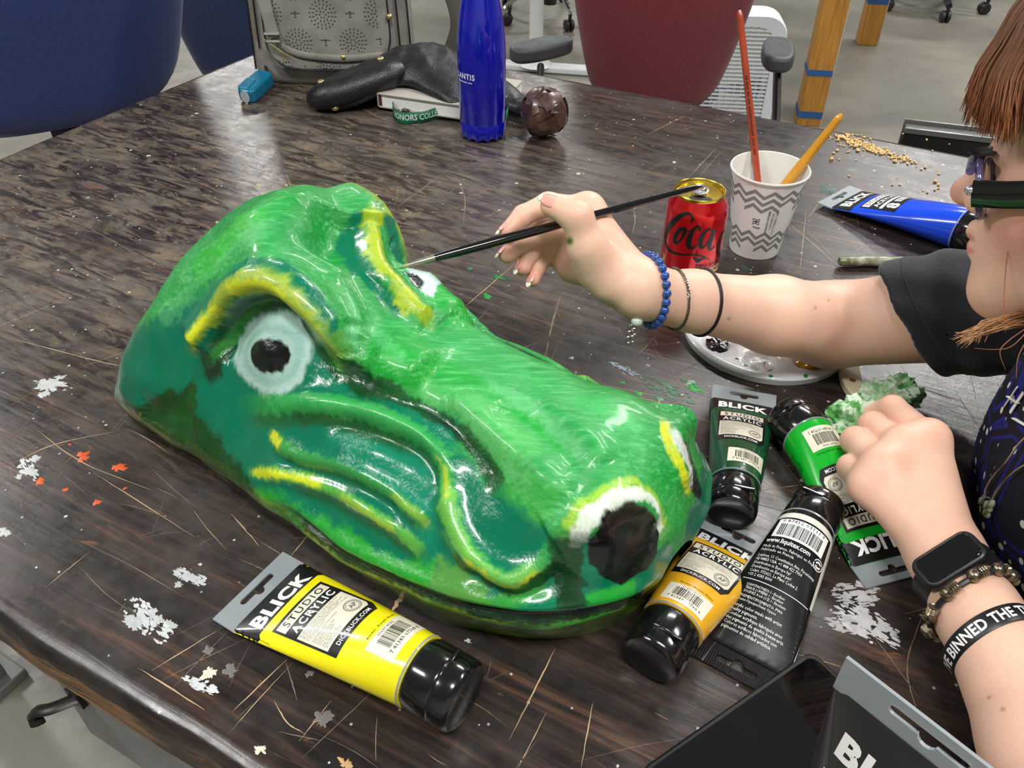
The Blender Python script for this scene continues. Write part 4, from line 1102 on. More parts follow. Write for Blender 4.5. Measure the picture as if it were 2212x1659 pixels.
# ---- white tube with black wrap, seen from its back
def liquitex():
    t, S, (F1, F2, F3) = paint_tube('paint_tube', 'white paint tube with black printed wrap beside the golden yellow tube', at(1580, 1462, 0.002), at(1770, 1092, 0.020), srgb(222, 219, 208), 0.0216, 0.0335, 0.033, ('', ''), lift=0.0, facing='back', lcr=0.021, clear=M_crimp_black)
    LL, Wc = S.L, S.Wc
    Fu = lambda F: (lambda P: F(np.stack([-P[:, 0], P[:, 1]], 1)))
    blk = simple('black_wrap', srgb(17, 17, 18), 0.24, coat=0.5, var=0.1)
    apply_print('black_wrap', poly2d([(-Wc * 1.9, S.lcr - 0.001), (Wc * 1.9, S.lcr - 0.001), (Wc * 1.9, LL * 0.42), (Wc * 0.84, LL * 0.42), (Wc * 0.72, LL * 0.745), (-Wc * 0.72, LL * 0.745), (-Wc * 0.84, LL * 0.42), (-Wc * 1.9, LL * 0.42)]), F1, blk, t, 0.004)
    apply_print('black_ring', rect2d(-Wc * 1.9, LL * 0.775, Wc * 1.9, LL * 0.80), F1, blk, t, 0.004)
    def down(vf, w, h, a, e, anchor='C'):
        v, f = fit2d(vf, w, h); v = v.copy()
        if anchor == 'L': v[:, 0] -= v[:, 0].min()
        return np.stack([a - v[:, 0], e + v[:, 1]], 1), f
    bs = apply_print('barcode_sticker', rect2d(-Wc * 0.62, LL * 0.635, Wc * 0.60, LL * 0.735), F2, M_ink_white, t, 0.004)
    v, f = barcode2d(Wc * 1.0, LL * 0.062, 5)
    apply_print('barcode', (np.stack([-v[:, 0], LL * 0.676 + v[:, 1]], 1), f), F3, M_ink_black, bs)
    apply_print('small_text', down(text2d('0 87452 03111 9', 1, 0, res=1), Wc * 1.0, 0.0028, 0, LL * 0.724), F3, M_ink_black, bs)
    L0 = Wc * 0.66
    apply_print('web_lettering', down(text2d('www.liquitex.com', 1, 0.02, 'LEFT', 2), Wc * 1.02, 0.0052, L0, LL * 0.612, 'L'), F2, M_ink_white, t)
    apply_print('small_text', down(text2d('Made in France. Fabriqué en France.\nFabricado en Francia.', 1, 0, 'LEFT', 1), Wc * 1.3, 0.0058, L0, LL * 0.573, 'L'), F2, M_ink_white, t)
    apply_print('small_text', down(text2d('Liquitex, 11 Constitution Ave, Piscataway,\nNJ 08855 USA. +1 888 422 7954\nDistribution in Europe by/\nDistribución en Europa par/\nColart, F72021, Le Mans Cedex 2.\n+33 2 4383 8300', 1, 0, 'LEFT', 1), Wc * 1.34, 0.0195, L0, LL * 0.483, 'L'), F2, M_ink_white, t)
    apply_print('rule', rect2d(-Wc * 0.8, LL * 0.409, Wc * 0.72, LL * 0.412), F2, M_ink_white, t, 0.004)
    apply_print('small_text', down(text2d('LIGHTFASTNESS: I - Excellent\nTENUE LUMIÈRE: I - Excellent\nSOLIDEZ A LA LUZ: I - Excelente', 1, 0, 'LEFT', 1), Wc * 0.95, 0.0075, L0 * 0.86, LL * 0.370, 'L'), F2, M_ink_white, t)
    apply_print('small_text', down(text2d('PIGMENT/PIGMENTO: PW6\nSemi-Opaque/Semi Opaco', 1, 0, 'LEFT', 1), Wc * 0.95, 0.0055, L0 * 0.9, LL * 0.322, 'L'), F2, M_ink_white, t)
    apply_print('small_text', down(text2d('Acrylic color made with artist\nquality pigments.\nCouleur acrylique fabriquée avec\ndes pigments de qualité beaux-arts.\nColores acrílicos fabricados con\npigmentos de calidad artística.', 1, 0, 'LEFT', 1), Wc * 1.3, 0.0205, L0, LL * 0.235, 'L'), F2, M_ink_white, t)
    rc = [stroke2d([(math.cos(q), math.sin(q)) for q in np.linspace(0.3, 2 * math.pi, 24)], 0.16, smooth=False), stroke2d([(0.55 * math.cos(q), 0.5 * math.sin(q)) for q in np.linspace(0.2, 2.6, 10)], 0.3, smooth=False), stroke2d([(0.55 * math.cos(q), 0.5 * math.sin(q)) for q in np.linspace(3.4, 5.8, 10)], 0.3, smooth=False)]
    v, f = join2d(*rc); apply_print('recycling_mark', (np.stack([-Wc * 0.62 + v[:, 0] * 0.0042, LL * 0.60 + v[:, 1] * 0.0042], 1), f), F2, M_ink_white, t)
liquitex()

# ---- black tube standing on its cap in the front corner
_c1 = at(1829, 1420, 0.222); _c2 = at(2150, 1668, 0.222)
_e = (_c2 - _c1); _e[2] = 0; _e /= np.linalg.norm(_e)
_n = np.array([_e[1], -_e[0], 0.0])                         # printed face looks to the camera
_ctr = _c1 + 0.0390 * _e; _ctr[2] = ZT + 0.0106
_M = frame(_ctr - _n * 0.0262, (0, 0, 1), _n)
T_blk = paint_tube('paint_tube', 'black acrylic paint tube standing upright on its cap in the front right corner', at(0, 0), at(0, 10), srgb(30, 31, 33), 0.0262, 0.0390, 0.036, ('', ''), facing='front', L=0.212, M=_M)
def black_art():
    t, S, (F1, F2, F3) = T_blk
    apply_print('brand_lettering', lettering_up(text2d('BLICK', 1, 0.045, space=1.08), S.Wc * 1.45, 0.0165, 0.002, 0.046), F1, M_ink_white, t, 0.006)
    pan = apply_print('white_box', rect2d(-S.Wc * 0.7, 0.066, S.Wc * 0.7, 0.077), F1, M_ink_cream, t, 0.004)
    apply_print('lettering', lettering_up(text2d('STUDIO', 1, 0.01, space=1.3), S.Wc * 1.1, 0.007, 0, 0.0715), F2, M_ink_black, pan)
black_art()

# ================================================================== water bottle, can, cup
def dashes2d(w, h, seed):
    """print too small to read: a row of little marks"""
    r = random.Random(seed); x = 0.0; it = []
    while x < w:
        b = h * r.uniform(0.25, 0.6); k = r.uniform(0.7, 1.0)
        if r.random() > 0.12: it.append(rect2d(x - w / 2, -h / 2 * k, x + b - w / 2, h / 2 * k))
        x += b + h * 0.3
    return join2d(*it)
def cyl_fn(rad, ang0, off, sgn=1.0):
    """print on a lathed body: (arc to the right as seen from outside, height) -> surface; rad(z) radius"""
    def f(P):
        r = np.array([rad(z) for z in P[:, 1]]); a = ang0 + sgn * P[:, 0] / np.maximum(r, 1e-4)
        return np.stack([(r + off) * np.cos(a), (r + off) * np.sin(a), P[:, 1]], 1)
    return f
def prof_rad(prof):
    zs = np.array([p[1] for p in prof]); rs = np.array([p[0] for p in prof]); o = np.argsort(zs, kind='stable')
    return lambda z: float(np.interp(z, zs[o], rs[o]))
def facing(p): return math.atan2(-p[1], -p[0])               # direction from p to the camera
pb = at(1044, 291)
bot = thing('water_bottle', 'glossy royal blue metal water bottle standing near the far edge', 'bottle', pb)
bp = [(0.031, 0.0), (0.0345, 0.0015), (0.0357, 0.005), (0.0358, 0.026), (0.0355, 0.0266), (0.0358, 0.0272), (0.0358, 0.125), (0.0354, 0.142), (0.0342, 0.158), (0.0320, 0.175), (0.0288, 0.192), (0.0245, 0.210), (0.0200, 0.228), (0.0165, 0.243), (0.0150, 0.256), (0.0146, 0.268)]
def scallop():
    n = 96; rows = []
    for r, z in [(0.0, 0.0)] + bp:
        rows.append([(r * (1 - (0.05 * (0.5 - 0.5 * math.cos(14 * 2 * math.pi * j / n)) if z < 0.004 else 0)) * math.cos(2 * math.pi * j / n), r * (1 - (0.05 * (0.5 - 0.5 * math.cos(14 * 2 * math.pi * j / n)) if z < 0.004 else 0)) * math.sin(2 * math.pi * j / n),
                      z + (0.003 * (0.5 - 0.5 * math.cos(14 * 2 * math.pi * j / n)) if r > 0.03 and z < 0.006 else 0)) for j in range(n)])
    return MB().grid(np.array(rows), close_v=True)
M_blue = simple('royal_blue_lacquer', srgb(8, 18, 176), 0.14, 0.25, coat=0.8, var=0.05)
scallop().build('bottle_body', M_blue, bot)
MB().lathe([(0.0, 0.292), (0.014, 0.292), (0.0165, 0.290), (0.0172, 0.285), (0.0172, 0.268), (0.0146, 0.266)], 40).build('bottle_cap', M_blue, bot)
Fb = cyl_fn(prof_rad(bp), facing(pb), 0.0003)
apply_print('bottle_lettering', move2d(fit2d(text2d('ATLANTIS', 1, 0.02, space=1.15), 0.050, 0.0085), -0.036, 0.100), Fb, M_ink_white, bot, 0.003)
apply_print('bottle_lettering', move2d(dashes2d(0.030, 0.0020, 4), -0.031, 0.0915), Fb, M_ink_white, bot, 0.003)

# ---- drink can
pc = at(1512, 413, 0.1195); pc[2] = ZT
can = thing('drink_can', 'red soda can with gold lid and black script lettering', 'can', pc)
cp = [(0.0, 0.008), (0.018, 0.006), (0.0225, 0.0), (0.025, 0.0), (0.029, 0.006), (0.0325, 0.013), (0.0331, 0.016), (0.0331, 0.098), (0.0325, 0.104), (0.0300, 0.111), (0.0275, 0.1155), (0.0268, 0.118)]
M_can = simple('red_can_lacquer', srgb(206, 14, 26), 0.18, 0.55, coat=0.6, var=0.05)
MB().lathe(cp, 64).build('can_body', M_can, can)
M_gold = simple('gold_aluminium', srgb(206, 180, 72), 0.24, 0.95, var=0.06)
lid = MB().lathe([(0.0268, 0.118), (0.0274, 0.1195), (0.0276, 0.1212), (0.0270, 0.122), (0.0262, 0.1214), (0.0252, 0.1165), (0.0242, 0.1160), (0.0235, 0.1180), (0.0, 0.1184)], 56).build('can_lid', M_gold, can)
fa = facing(pc)
Rz = Matrix.Rotation(fa, 4, 'Z')
# opening towards the camera, tab behind it
op = MB().prism([(0.0150 + 0.0062 * math.cos(q), 0.0020 + 0.0120 * math.sin(q)) for q in np.linspace(0, 2 * math.pi, 24, endpoint=False)], 0.1180, 0.1187, Rz)
op.build('can_opening', simple('dark_hole', (0.004, 0.003, 0.003), 0.6), lid)
M_alu = simple('bare_aluminium', srgb(214, 216, 220), 0.22, 0.9, var=0.05)
tb = MB()
tb.tube([Rz @ Vector((-0.001 + 0.0125 * math.cos(q), 0.0082 * math.sin(q), 0.1208 + 0.0006 * math.cos(q))) for q in np.linspace(0, 2 * math.pi, 28, endpoint=False)], 0.0012, 8, closed=True)
tb.tube([Rz @ Vector((-0.0015 + 0.0045 * math.cos(q) - 0.003, 0.0045 * math.sin(q), 0.1209)) for q in np.linspace(0, 2 * math.pi, 20, endpoint=False)], 0.0010, 8, closed=True)
tb.box((0.006, 0, 0.1206), (0.009, 0.011, 0.0012), Rz)
tb.lathe([(0.0, 0.1216), (0.0022, 0.1214), (0.0026, 0.1190)], 16, Matrix.Translation(Rz @ Vector((0.0035, 0, 0))))
tb.build('pull_tab', M_alu, lid)
def can_uv(pts):
    out = []
    for zx, zy in pts:
        xc = 500 - (zy - 470) * 0.13; sn = max(-0.98, min(0.98, (zx - xc) / 312)); ph = math.asin(sn)
        out.append((ph * 0.0331, 0.1195 - (zy - 470 - 133 * math.cos(ph)) * 0.000147))
    return out
Fc = cyl_fn(prof_rad(cp), fa, 0.00035); Fc2 = cyl_fn(prof_rad(cp), fa, 0.0005)
S_ = lambda pts, w: stroke2d(can_uv(pts), [q * 0.00125 for q in w])
script = join2d(
    S_([(425, 745), (440, 715), (425, 690), (390, 680), (330, 695), (250, 750), (190, 820), (168, 900), (190, 960), (250, 998), (340, 1010), (440, 1003), (530, 1003), (590, 1015), (630, 1030)], [1.2, 2.2, 1.8, 2.2, 3.6, 5.0, 5.6, 4.6, 3.4, 2.4, 1.6, 1.4, 1.8, 1.4, 0.3]),
    S_([(455, 1020), (490, 1035), (515, 1050), (535, 1035), (580, 1022)], [0.6, 3.2, 4.2, 3.0, 0.6]),
    S_([(360, 800), (330, 800), (285, 850), (270, 900), (290, 918), (330, 890), (365, 830), (372, 800), (350, 790), (338, 802)], [2.4, 3.2, 4.0, 3.8, 2.6, 1.6, 3.4, 3.0, 1.6, 1.0]),
    S_([(372, 805), (410, 815), (450, 790)], [0.8, 0.9, 0.8]),
    S_([(505, 800), (515, 780), (495, 768), (450, 800), (415, 870), (412, 930), (440, 950), (490, 925), (530, 880)], [2.2, 2.6, 2.0, 3.2, 4.6, 4.4, 2.6, 1.4, 0.9]),
    S_([(635, 790), (610, 775), (560, 810), (530, 880), (535, 925), (560, 930), (600, 880), (640, 800)], [1.6, 2.0, 3.4, 4.4, 3.6, 2.0, 1.6, 1.6]),
    S_([(660, 770), (635, 850), (618, 920), (640, 940), (680, 900)], [3.8, 4.2, 3.8, 2.0, 0.9]),
    S_([(765, 760), (738, 800), (715, 880), (712, 950), (735, 990)], [1.8, 3.2, 4.2, 3.6, 2.6]))
apply_print('script_lettering', script, Fc, M_ink_black, can, 0.004)
def can_text(s, zx0, zy0, w, h, mat, fn=Fc2, bold=0.02, shear=0.0):
    (a, e), = can_uv([(zx0, zy0)])
    v, f = fit2d(text2d(s, 1, bold, 'LEFT', 2, shear=shear), w, h); v = v - [v[:, 0].min(), (v[:, 1].min() + v[:, 1].max()) / 2]
    return apply_print('can_lettering', (v + [a, e], f), fn, mat, can, 0.003)
can_text('ZERO SUGAR', 485, 1098, 0.034, 0.0046, M_ink_black)
(a, e), = can_uv([(470, 1160)])
apply_print('gold_band', rect2d(a, e - 0.0042, a + 0.036, e + 0.0042), Fc, simple('gold_print', srgb(214, 190, 128), 0.35, 0.2), can, 0.003)
can_text('ZERO CALORIES', 478, 1152, 0.034, 0.0046, M_ink_black)
v, f = fit2d(text2d('RECYCLE ME', 1, 0.02, 'LEFT', 2), 0.042, 0.0066); v = v - [v[:, 0].min(), 0]
(a, e), = can_uv([(135, 1240)])
apply_print('can_lettering', (np.stack([a - v[:, 1] + 0.001, e - 0.008 + v[:, 0]], 1), f), Fc, simple('gold_print', srgb(206, 164, 112), 0.35, 0.2), can, 0.003)

# ---- paper cup with two brushes
pu = at(1628, 535); HU = 0.107
cup = thing('paper_cup', 'white paper cup with grey zigzag print holding two brushes', 'cup', pu)
cr = lambda z: 0.0295 + (0.0440 - 0.0295) * z / HU
M_paper = simple('white_paper', srgb(222, 222, 216), 0.55, var=0.02)
MB().lathe([(0.0, 0.004), (0.0275, 0.004), (0.0290, 0.0), (0.0298, 0.0006), (cr(0.02), 0.02), (cr(HU - 0.004), HU - 0.004), (0.0452, HU - 0.0036), (0.0460, HU - 0.0016), (0.0452, HU), (0.0440, HU - 0.0004), (0.0432, HU - 0.003), (cr(0.05) - 0.0006, 0.05), (0.0285, 0.007), (0.0, 0.0068)], 64).build('cup_wall', M_paper, cup)
wat = MB().lathe([(0.0, 0.030), (cr(0.03) - 0.0009, 0.030)], 40).build('paint_water', simple('murky_water', srgb(196, 206, 178), 0.05, coat=0.5), cup)
fu = facing(pu)
Fcu = cyl_fn(cr, fu, 0.0003)
def zig(e0, cnt=12, w=0.0044, amp=0.0078, gap=None, part=None):
    per = 2 * math.pi * 0.037; it = []
    st = per / cnt; seg = []
    for k in range(cnt):
        a = -per / 2 + k * st
        if part and part(k): continue
        it.append(poly2d([(a, e0 - w / 2), (a + st / 2, e0 + amp - w / 2), (a + st / 2, e0 + amp + w / 2), (a, e0 + w / 2)]))
        it.append(poly2d([(a + st / 2, e0 + amp - w / 2), (a + st, e0 - w / 2), (a + st, e0 + w / 2), (a + st / 2, e0 + amp + w / 2)]))
    return join2d(*it)
def cup_fn(P):
    r = np.array([cr(z) for z in P[:, 1]]); a = fu + P[:, 0] / 0.037
    return np.stack([(r + 0.0003) * np.cos(a), (r + 0.0003) * np.sin(a), P[:, 1]], 1)
M_zig = simple('grey_zigzag_print', srgb(128, 128, 126), 0.55)
apply_print('zigzag_print', join2d(zig(0.0865), zig(0.0775), zig(0.0685, part=lambda k: k % 3 == 1), zig(0.0315), zig(0.0225), zig(0.0135, part=lambda k: k % 3 == 2)), cup_fn, M_zig, cup, 0.005)['kind'] = 'stuff'
bf = [stroke2d([(0, 0), (0.6 * math.cos(a - 0.5), 0.6 * math.sin(a - 0.5)), (math.cos(a), math.sin(a)), (0.6 * math.cos(a + 0.5), 0.6 * math.sin(a + 0.5)), (0, 0)], 0.14) for a in (0.75, 2.4, 3.9, 5.5)]
v, f = join2d(*bf)
apply_print('leaf_mark', (v * 0.0050 + [-0.0035, 0.0545], f), cup_fn, simple('dark_grey_print', srgb(58, 58, 58), 0.5), cup)
M_dg = simple('dark_grey_print', srgb(58, 58, 58), 0.5)
apply_print('small_text', move2d(dashes2d(0.010, 0.0024, 2), -0.0035, 0.0465, -0.1), cup_fn, M_dg, cup)
for k, (s, w) in enumerate((('CAUTION! HOT STUFF INSIDE.', 0.033), ('CONTAINS NO', 0.024), ('POLYSTYRENE FOAM', 0.031))):
    v, f = fit2d(text2d(s, 1, 0.02 if k == 0 else 0.0, 'LEFT', 1), w, 0.0027); v = v - [v[:, 0].min(), 0]
    apply_print('small_text', (np.stack([0.0095 + k * 0.0045 - v[:, 1], 0.038 + v[:, 0] + (0.006 if k == 1 else 0)], 1), f), cup_fn, M_dg, cup, 0.004)
def rod(name, label, a, b, r, mat, cat='paintbrush', prof=None, n=14, parent=None):
    a, b = np.array(a), np.array(b)
    pr = prof or [(0, 1.0), (1, 1.0)]
    ts = np.linspace(0, 1, 40)
    rs = [r * float(np.interp(t, [q[0] for q in pr], [q[1] for q in pr])) for t in ts]
    return MB().tube([a + (b - a) * t for t in ts], rs, n).build(name, mat, parent)
M_redbrush = simple('red_brown_lacquer', srgb(158, 62, 34), 0.25, coat=0.6, var=0.12)
b0 = at(1652, 527, 0.008); b1 = dp(1597, 22, 0.955)
t = thing('paintbrush', 'long red-brown paintbrush standing in the paper cup', 'paintbrush', b0, group='brushes in the paper cup')
rod('handle', None, b0 + (b1 - b0) * 0.22 - b0, b1 - b0, 0.0044, M_redbrush, prof=[(0, 0.9), (0.3, 1.0), (0.98, 0.85), (1, 0.5)], parent=t)
rod('ferrule', None, (b1 - b0) * 0.1, (b1 - b0) * 0.225, 0.0042, M_alu, parent=t)
rod('bristles', None, (b1 - b0) * 0.0, (b1 - b0) * 0.105, 0.0042, simple('bristle', srgb(60, 90, 50), 0.7), prof=[(0, 0.3), (0.5, 1.1), (1, 1)], parent=t)
dirn = Vector(b1 - b0).normalized()
hv = dashes2d(0.09, 0.0026, 8)
_side = Vector(CAM - b0); _side = (_side - dirn * _side.dot(dirn)).normalized(); _acr = dirn.cross(_side)
def brush_fn(P):
    v = P - P.min(0); L_ = (b1 - b0) * 0.40
    return np.array([tuple(Vector(L_) + dirn * float(q[0]) + _side * 0.0045 + _acr * float(q[1] - 0.0015)) for q in v])
apply_print('small_text', hv, brush_fn, M_ink_black, t)
b0 = at(1612, 508, 0.010); b1 = dp(1818, 247, 0.925)
t = thing('paintbrush', 'yellow-orange paintbrush handle leaning right out of the paper cup', 'paintbrush', b0, group='brushes in the paper cup')
rod('handle', None, (b1 - b0) * 0.25, b1 - b0, 0.0058, simple('yellow_lacquer', srgb(212, 150, 40), 0.3, coat=0.5, var=0.1), prof=[(0, 0.8), (0.35, 1.15), (0.6, 0.95), (0.97, 0.72), (1, 0.35)], parent=t)
rod('ferrule', None, (b1 - b0) * 0.1, (b1 - b0) * 0.255, 0.0048, M_alu, parent=t)
rod('bristles', None, (b1 - b0) * 0.0, (b1 - b0) * 0.105, 0.0048, simple('bristle', srgb(180, 170, 60), 0.7), prof=[(0, 0.3), (0.5, 1.1), (1, 1)], parent=t)

# ================================================================== palette, brush, wood scrap, crumbs
pp = np.array([0.272, 0.722, ZT])
pal = thing('paint_palette', 'round white plastic paint palette under the right arm', 'palette', pp)
def palette():
    n, m = 72, 34; rows = []
    wells = [(0.064 * math.cos(q), 0.064 * math.sin(q), 0.0168) for q in np.linspace(0, 2 * math.pi, 9)[:-1] + math.radians(206)]
    for i in range(m):
        r = 0.0875 * i / (m - 1); row = []
        for j in range(n):
            a = 2 * math.pi * j / n; x, y = r * math.cos(a), r * math.sin(a); z = 0.0105
            if i == m - 1: z = 0.009
            for wx, wy, wr in wells + [(0, 0, 0.026)]:
                d = math.hypot(x - wx, y - wy) / wr
                if d < 1: z -= 0.0075 * (1 - d ** 4) * (1 if d < 1 else 0)
            row.append((x, y, z))
        rows.append(row)
    rows.append([(0.0885 * math.cos(2 * math.pi * j / n), 0.0885 * math.sin(2 * math.pi * j / n), 0.0075) for j in range(n)])
    rows.append([(0.0870 * math.cos(2 * math.pi * j / n), 0.0870 * math.sin(2 * math.pi * j / n), 0.0005) for j in range(n)])
    rows.append([(0.02 * math.cos(2 * math.pi * j / n), 0.02 * math.sin(2 * math.pi * j / n), 0.0005) for j in range(n)])
    return MB().grid(np.array(rows), close_v=True), wells
g, wells = palette()
g.build('palette_dish', simple('white_plastic', srgb(222, 224, 226), 0.28, coat=0.3, var=0.02), pal)
def blob(name, c, r, h, mat, parent, seed, flat=0.5):
    rr = random.Random(seed); off = [rr.uniform(0, 9) for _ in range(3)]
    mb = MB(); mb.ball((0, 0, 0), 1.0, 26, 14)
    out = []
    for p in mb.v:
        v = Vector(p); k = 1 + flat * mnoise.noise(v * 1.6 + Vector(off)) + 0.25 * mnoise.noise(v * 4.5 + Vector(off))
        out.append((c[0] + v.x * r * k, c[1] + v.y * r * k, c[2] + max(-0.05, v.z) * h * k))
    mb.v = out
    return mb.build(name, mat, parent)

for an, cl, rr_, sd in ((206, srgb(14, 14, 15), 0.0118, 1), (251, srgb(236, 238, 240), 0.0128, 2), (296, srgb(214, 160, 20), 0.0110, 3)):
    q = np.array([0.064 * math.cos(math.radians(an)), 0.064 * math.sin(math.radians(an)), 0.0042])
    blob('paint_dab', q, rr_, 0.006, simple('paint_dab', cl, 0.15, coat=0.6), pal, sd)
for (x, y) in ((1592, 776), (1610, 790), (1740, 812), (1665, 812)):
    q = at(x, y, 0.010) - pp; q[2] = 0.0100
    blob('paint_dab', q, 0.0022, 0.001, simple('paint_dab', srgb(20, 140, 40), 0.2, coat=0.5), pal, x)
ob0 = at(1812, 566, 0.006); ob1 = at(2130, 566, 0.006)
t = thing('paintbrush', 'thick olive paint-covered brush handle lying behind the sleeve', 'paintbrush', ob0)
M_olive = NT('paint_smeared_handle'); _n = M_olive.noise(M_olive.coord(), 60, 6, 0.65, 0.6)
M_olive.p(color=M_olive.ramp(_n, [(0.3, srgb(60, 66, 44)), (0.5, srgb(104, 104, 74)), (0.64, srgb(150, 150, 128)), (0.75, srgb(190, 192, 178))]), rough=0.35); M_olive = M_olive.m
rod('handle', None, (0, 0, 0.001), ob1 - ob0, 0.0064, M_olive, prof=[(0, 0.7), (0.03, 0.95), (0.5, 1.0), (1, 1.0)], n=10, parent=t)
rod('ferrule', None, ob1 - ob0, (ob1 - ob0) * 1.2, 0.0068, M_alu, parent=t)
rod('bristles', None, (ob1 - ob0) * 1.2, (ob1 - ob0) * 1.34, 0.0068, simple('bristle', srgb(40, 44, 36), 0.7), prof=[(0, 1), (0.5, 1.1), (1, 0.4)], parent=t)
# pale wooden clothespin half
w1 = at(1846, 866, 0.003); w0 = at(1834, 812, 0.003)
dw = w1 - w0; dw /= np.linalg.norm(dw)
Mw = frame(w1, -dw, (0, 0, 1))
wp = thing_m('clothespin_half', 'pale pointed wooden clothespin half with a hole beside the tissue', 'clothespin', Mw)
ol = [(0, 0), (0.006, 0.0045), (0.014, 0.0080), (0.026, 0.0098), (0.05, 0.0098), (0.072, 0.0080), (0.078, 0.005), (0.078, -0.005), (0.072, -0.0080), (0.05, -0.0098), (0.026, -0.0098), (0.014, -0.0080), (0.006, -0.0045)]
MB().prism(ol, -0.0024, 0.0060).build('wood_body', simple('pale_wood', srgb(226, 212, 178), 0.55, var=0.05, vscale=90), wp, bevel=0.0012)
MB().lathe([(0.0, 0.0), (0.0032, 0.0)], 16, Matrix.Translation((0.0245, 0, 0.0063))).build('hole', simple('brown_hole', srgb(122, 92, 48), 0.6), wp)
# crumbs
rc = random.Random(9); cm_ = MB()
for k in range(330):
    u = rc.gauss(0, 1); w = rc.gauss(0, 1)
    px = 1895 + u * 42 + w * 14; py = 326 + u * 13 + w * 9
    if k < 60: px, py = 1835 + rc.gauss(0, 18), 300 + rc.gauss(0, 9)
    if k > 300: px, py = rc.uniform(1790, 2060), rc.uniform(290, 420)
    s = rc.uniform(0.0008, 0.0022) * (1.6 if rc.random() < 0.08 else 1)
    p = at(px, py); cm_.ball((p[0], p[1], ZT + s * 0.6), (s * rc.uniform(0.7, 1.3), s * rc.uniform(0.7, 1.3), s * 0.8), 6, 4)
cro = cm_.build('crumbs', simple('pale_crumbs', srgb(222, 184, 124), 0.75, var=0.2, vscale=300), smooth=False)
tag(cro, 'scattered pale yellow crumbs near the far right table edge', 'crumbs', kind='stuff')

# ================================================================== phone
ph0 = at(1752, 1404, 0.008)
pa_ = math.radians(33.0); pe = np.array([math.cos(pa_), math.sin(pa_), 0]); pf = np.array([math.sin(pa_), -math.cos(pa_), 0])
Mp = frame(ph0 * [1, 1, 0] + np.array([0, 0, ZT + 0.0005]), -pe, (0, 0, 1))
pho = thing_m('smartphone', 'black smartphone lying face up with dark screen in front', 'phone', Mp)
PW, PL = 0.074, 0.158
MB().prism(rrect(0, 0, PL, PW, 0.009), 0.0, 0.0088).build('phone_case', simple('black_rubber', srgb(15, 15, 17), 0.35, coat=0.2), pho, bevel=0.0016)
MB().prism(rrect(0.0035, 0.0035, PL - 0.0035, PW - 0.0035, 0.007), 0.0080, 0.0092).build('phone_screen', simple('black_glass', srgb(7, 7, 9), 0.06, coat=1.0, var=0.2), pho, bevel=0.0003)

# ================================================================== backpack and the things around it
def mat_suede():
    t = NT('grey_faux_suede'); n = t.noise(t.coord(), 18, 6, 0.6); n2 = t.noise(t.coord(), 260, 3)
    t.p(color=t.mix(t.ramp(n2, [(0.3, 0.0), (0.7, 0.25)]), t.ramp(n, [(0.3, srgb(116, 113, 106)), (0.7, srgb(152, 149, 141))]), srgb(104, 101, 95)), rough=0.62, spec=0.35)
    t.bump(n2, 0.2, 0.0006); return t.m
M_suede = mat_suede()
M_piping = simple('black_piping', srgb(26, 26, 30), 0.4)
M_brass = simple('pale_brass', srgb(214, 192, 128), 0.25, 0.9, var=0.1)
bl = at(604, 178); br_ = at(866, 178)
BW, BD, BH = 0.285, 0.125, 0.37
bx_ = br_ - bl; bx_[2] = 0; bx_ /= np.linalg.norm(bx_)
by_ = np.array([-bx_[1], bx_[0], 0])
bc = at(722, 182) + by_ * 0.052
Mb = frame(bc, bx_, (0, 0, 1))
bag = thing_m('backpack', 'grey perforated suede-look backpack with straps on the far table corner', 'backpack', Mb)
def bag_ring(z):
    q = z / BH
    w = BW / 2 * (1 - 0.10 * q) ; d = BD / 2 * (1 + 0.05 * math.sin(q * 3.1) - 0.2 * q)
    if z < 0.03: k = math.sqrt(max(0, 1 - ((0.03 - z) / 0.03) ** 2)); w *= 0.90 + 0.10 * k; d *= 0.80 + 0.20 * k
    if z > BH - 0.09: k = math.sqrt(max(0, 1 - ((z - BH + 0.09) / 0.092) ** 2)); w *= 0.25 + 0.75 * k; d *= 0.3 + 0.7 * k
    return w, d
def bag_pt(a, z, off=0.0):
    """a: position round the bag, 0 = middle of the front (towards the camera), + to the right"""
    w, d = bag_ring(z); n = 3.4
    c, s = math.cos(a), math.sin(a)
    x = (w + off) * math.copysign(abs(s) ** (2 / n), s); y = -(d + off) * math.copysign(abs(c) ** (2 / n), c)
    y += 0.025 * (z / BH)                                   # leans back a little
    return (x, y, z)
MB().grid(np.array([[bag_pt(a, z) for a in np.linspace(-math.pi, math.pi, 72, endpoint=False)] for z in np.concatenate([np.linspace(0.0005, 0.03, 8), np.linspace(0.045, BH - 0.09, 24), np.linspace(BH - 0.08, BH, 10)])]), close_v=True, cap=True).build('bag_body', M_suede, bag)
def front_xy(x, z, off):
    w, d = bag_ring(z); n = 3.4
    s = min(0.999, abs(x) / w) ** (n / 2); c = math.sqrt(max(0, 1 - s * s)); 
    return (x, -(d + off) * c ** (2 / n) + 0.025 * (z / BH), z)
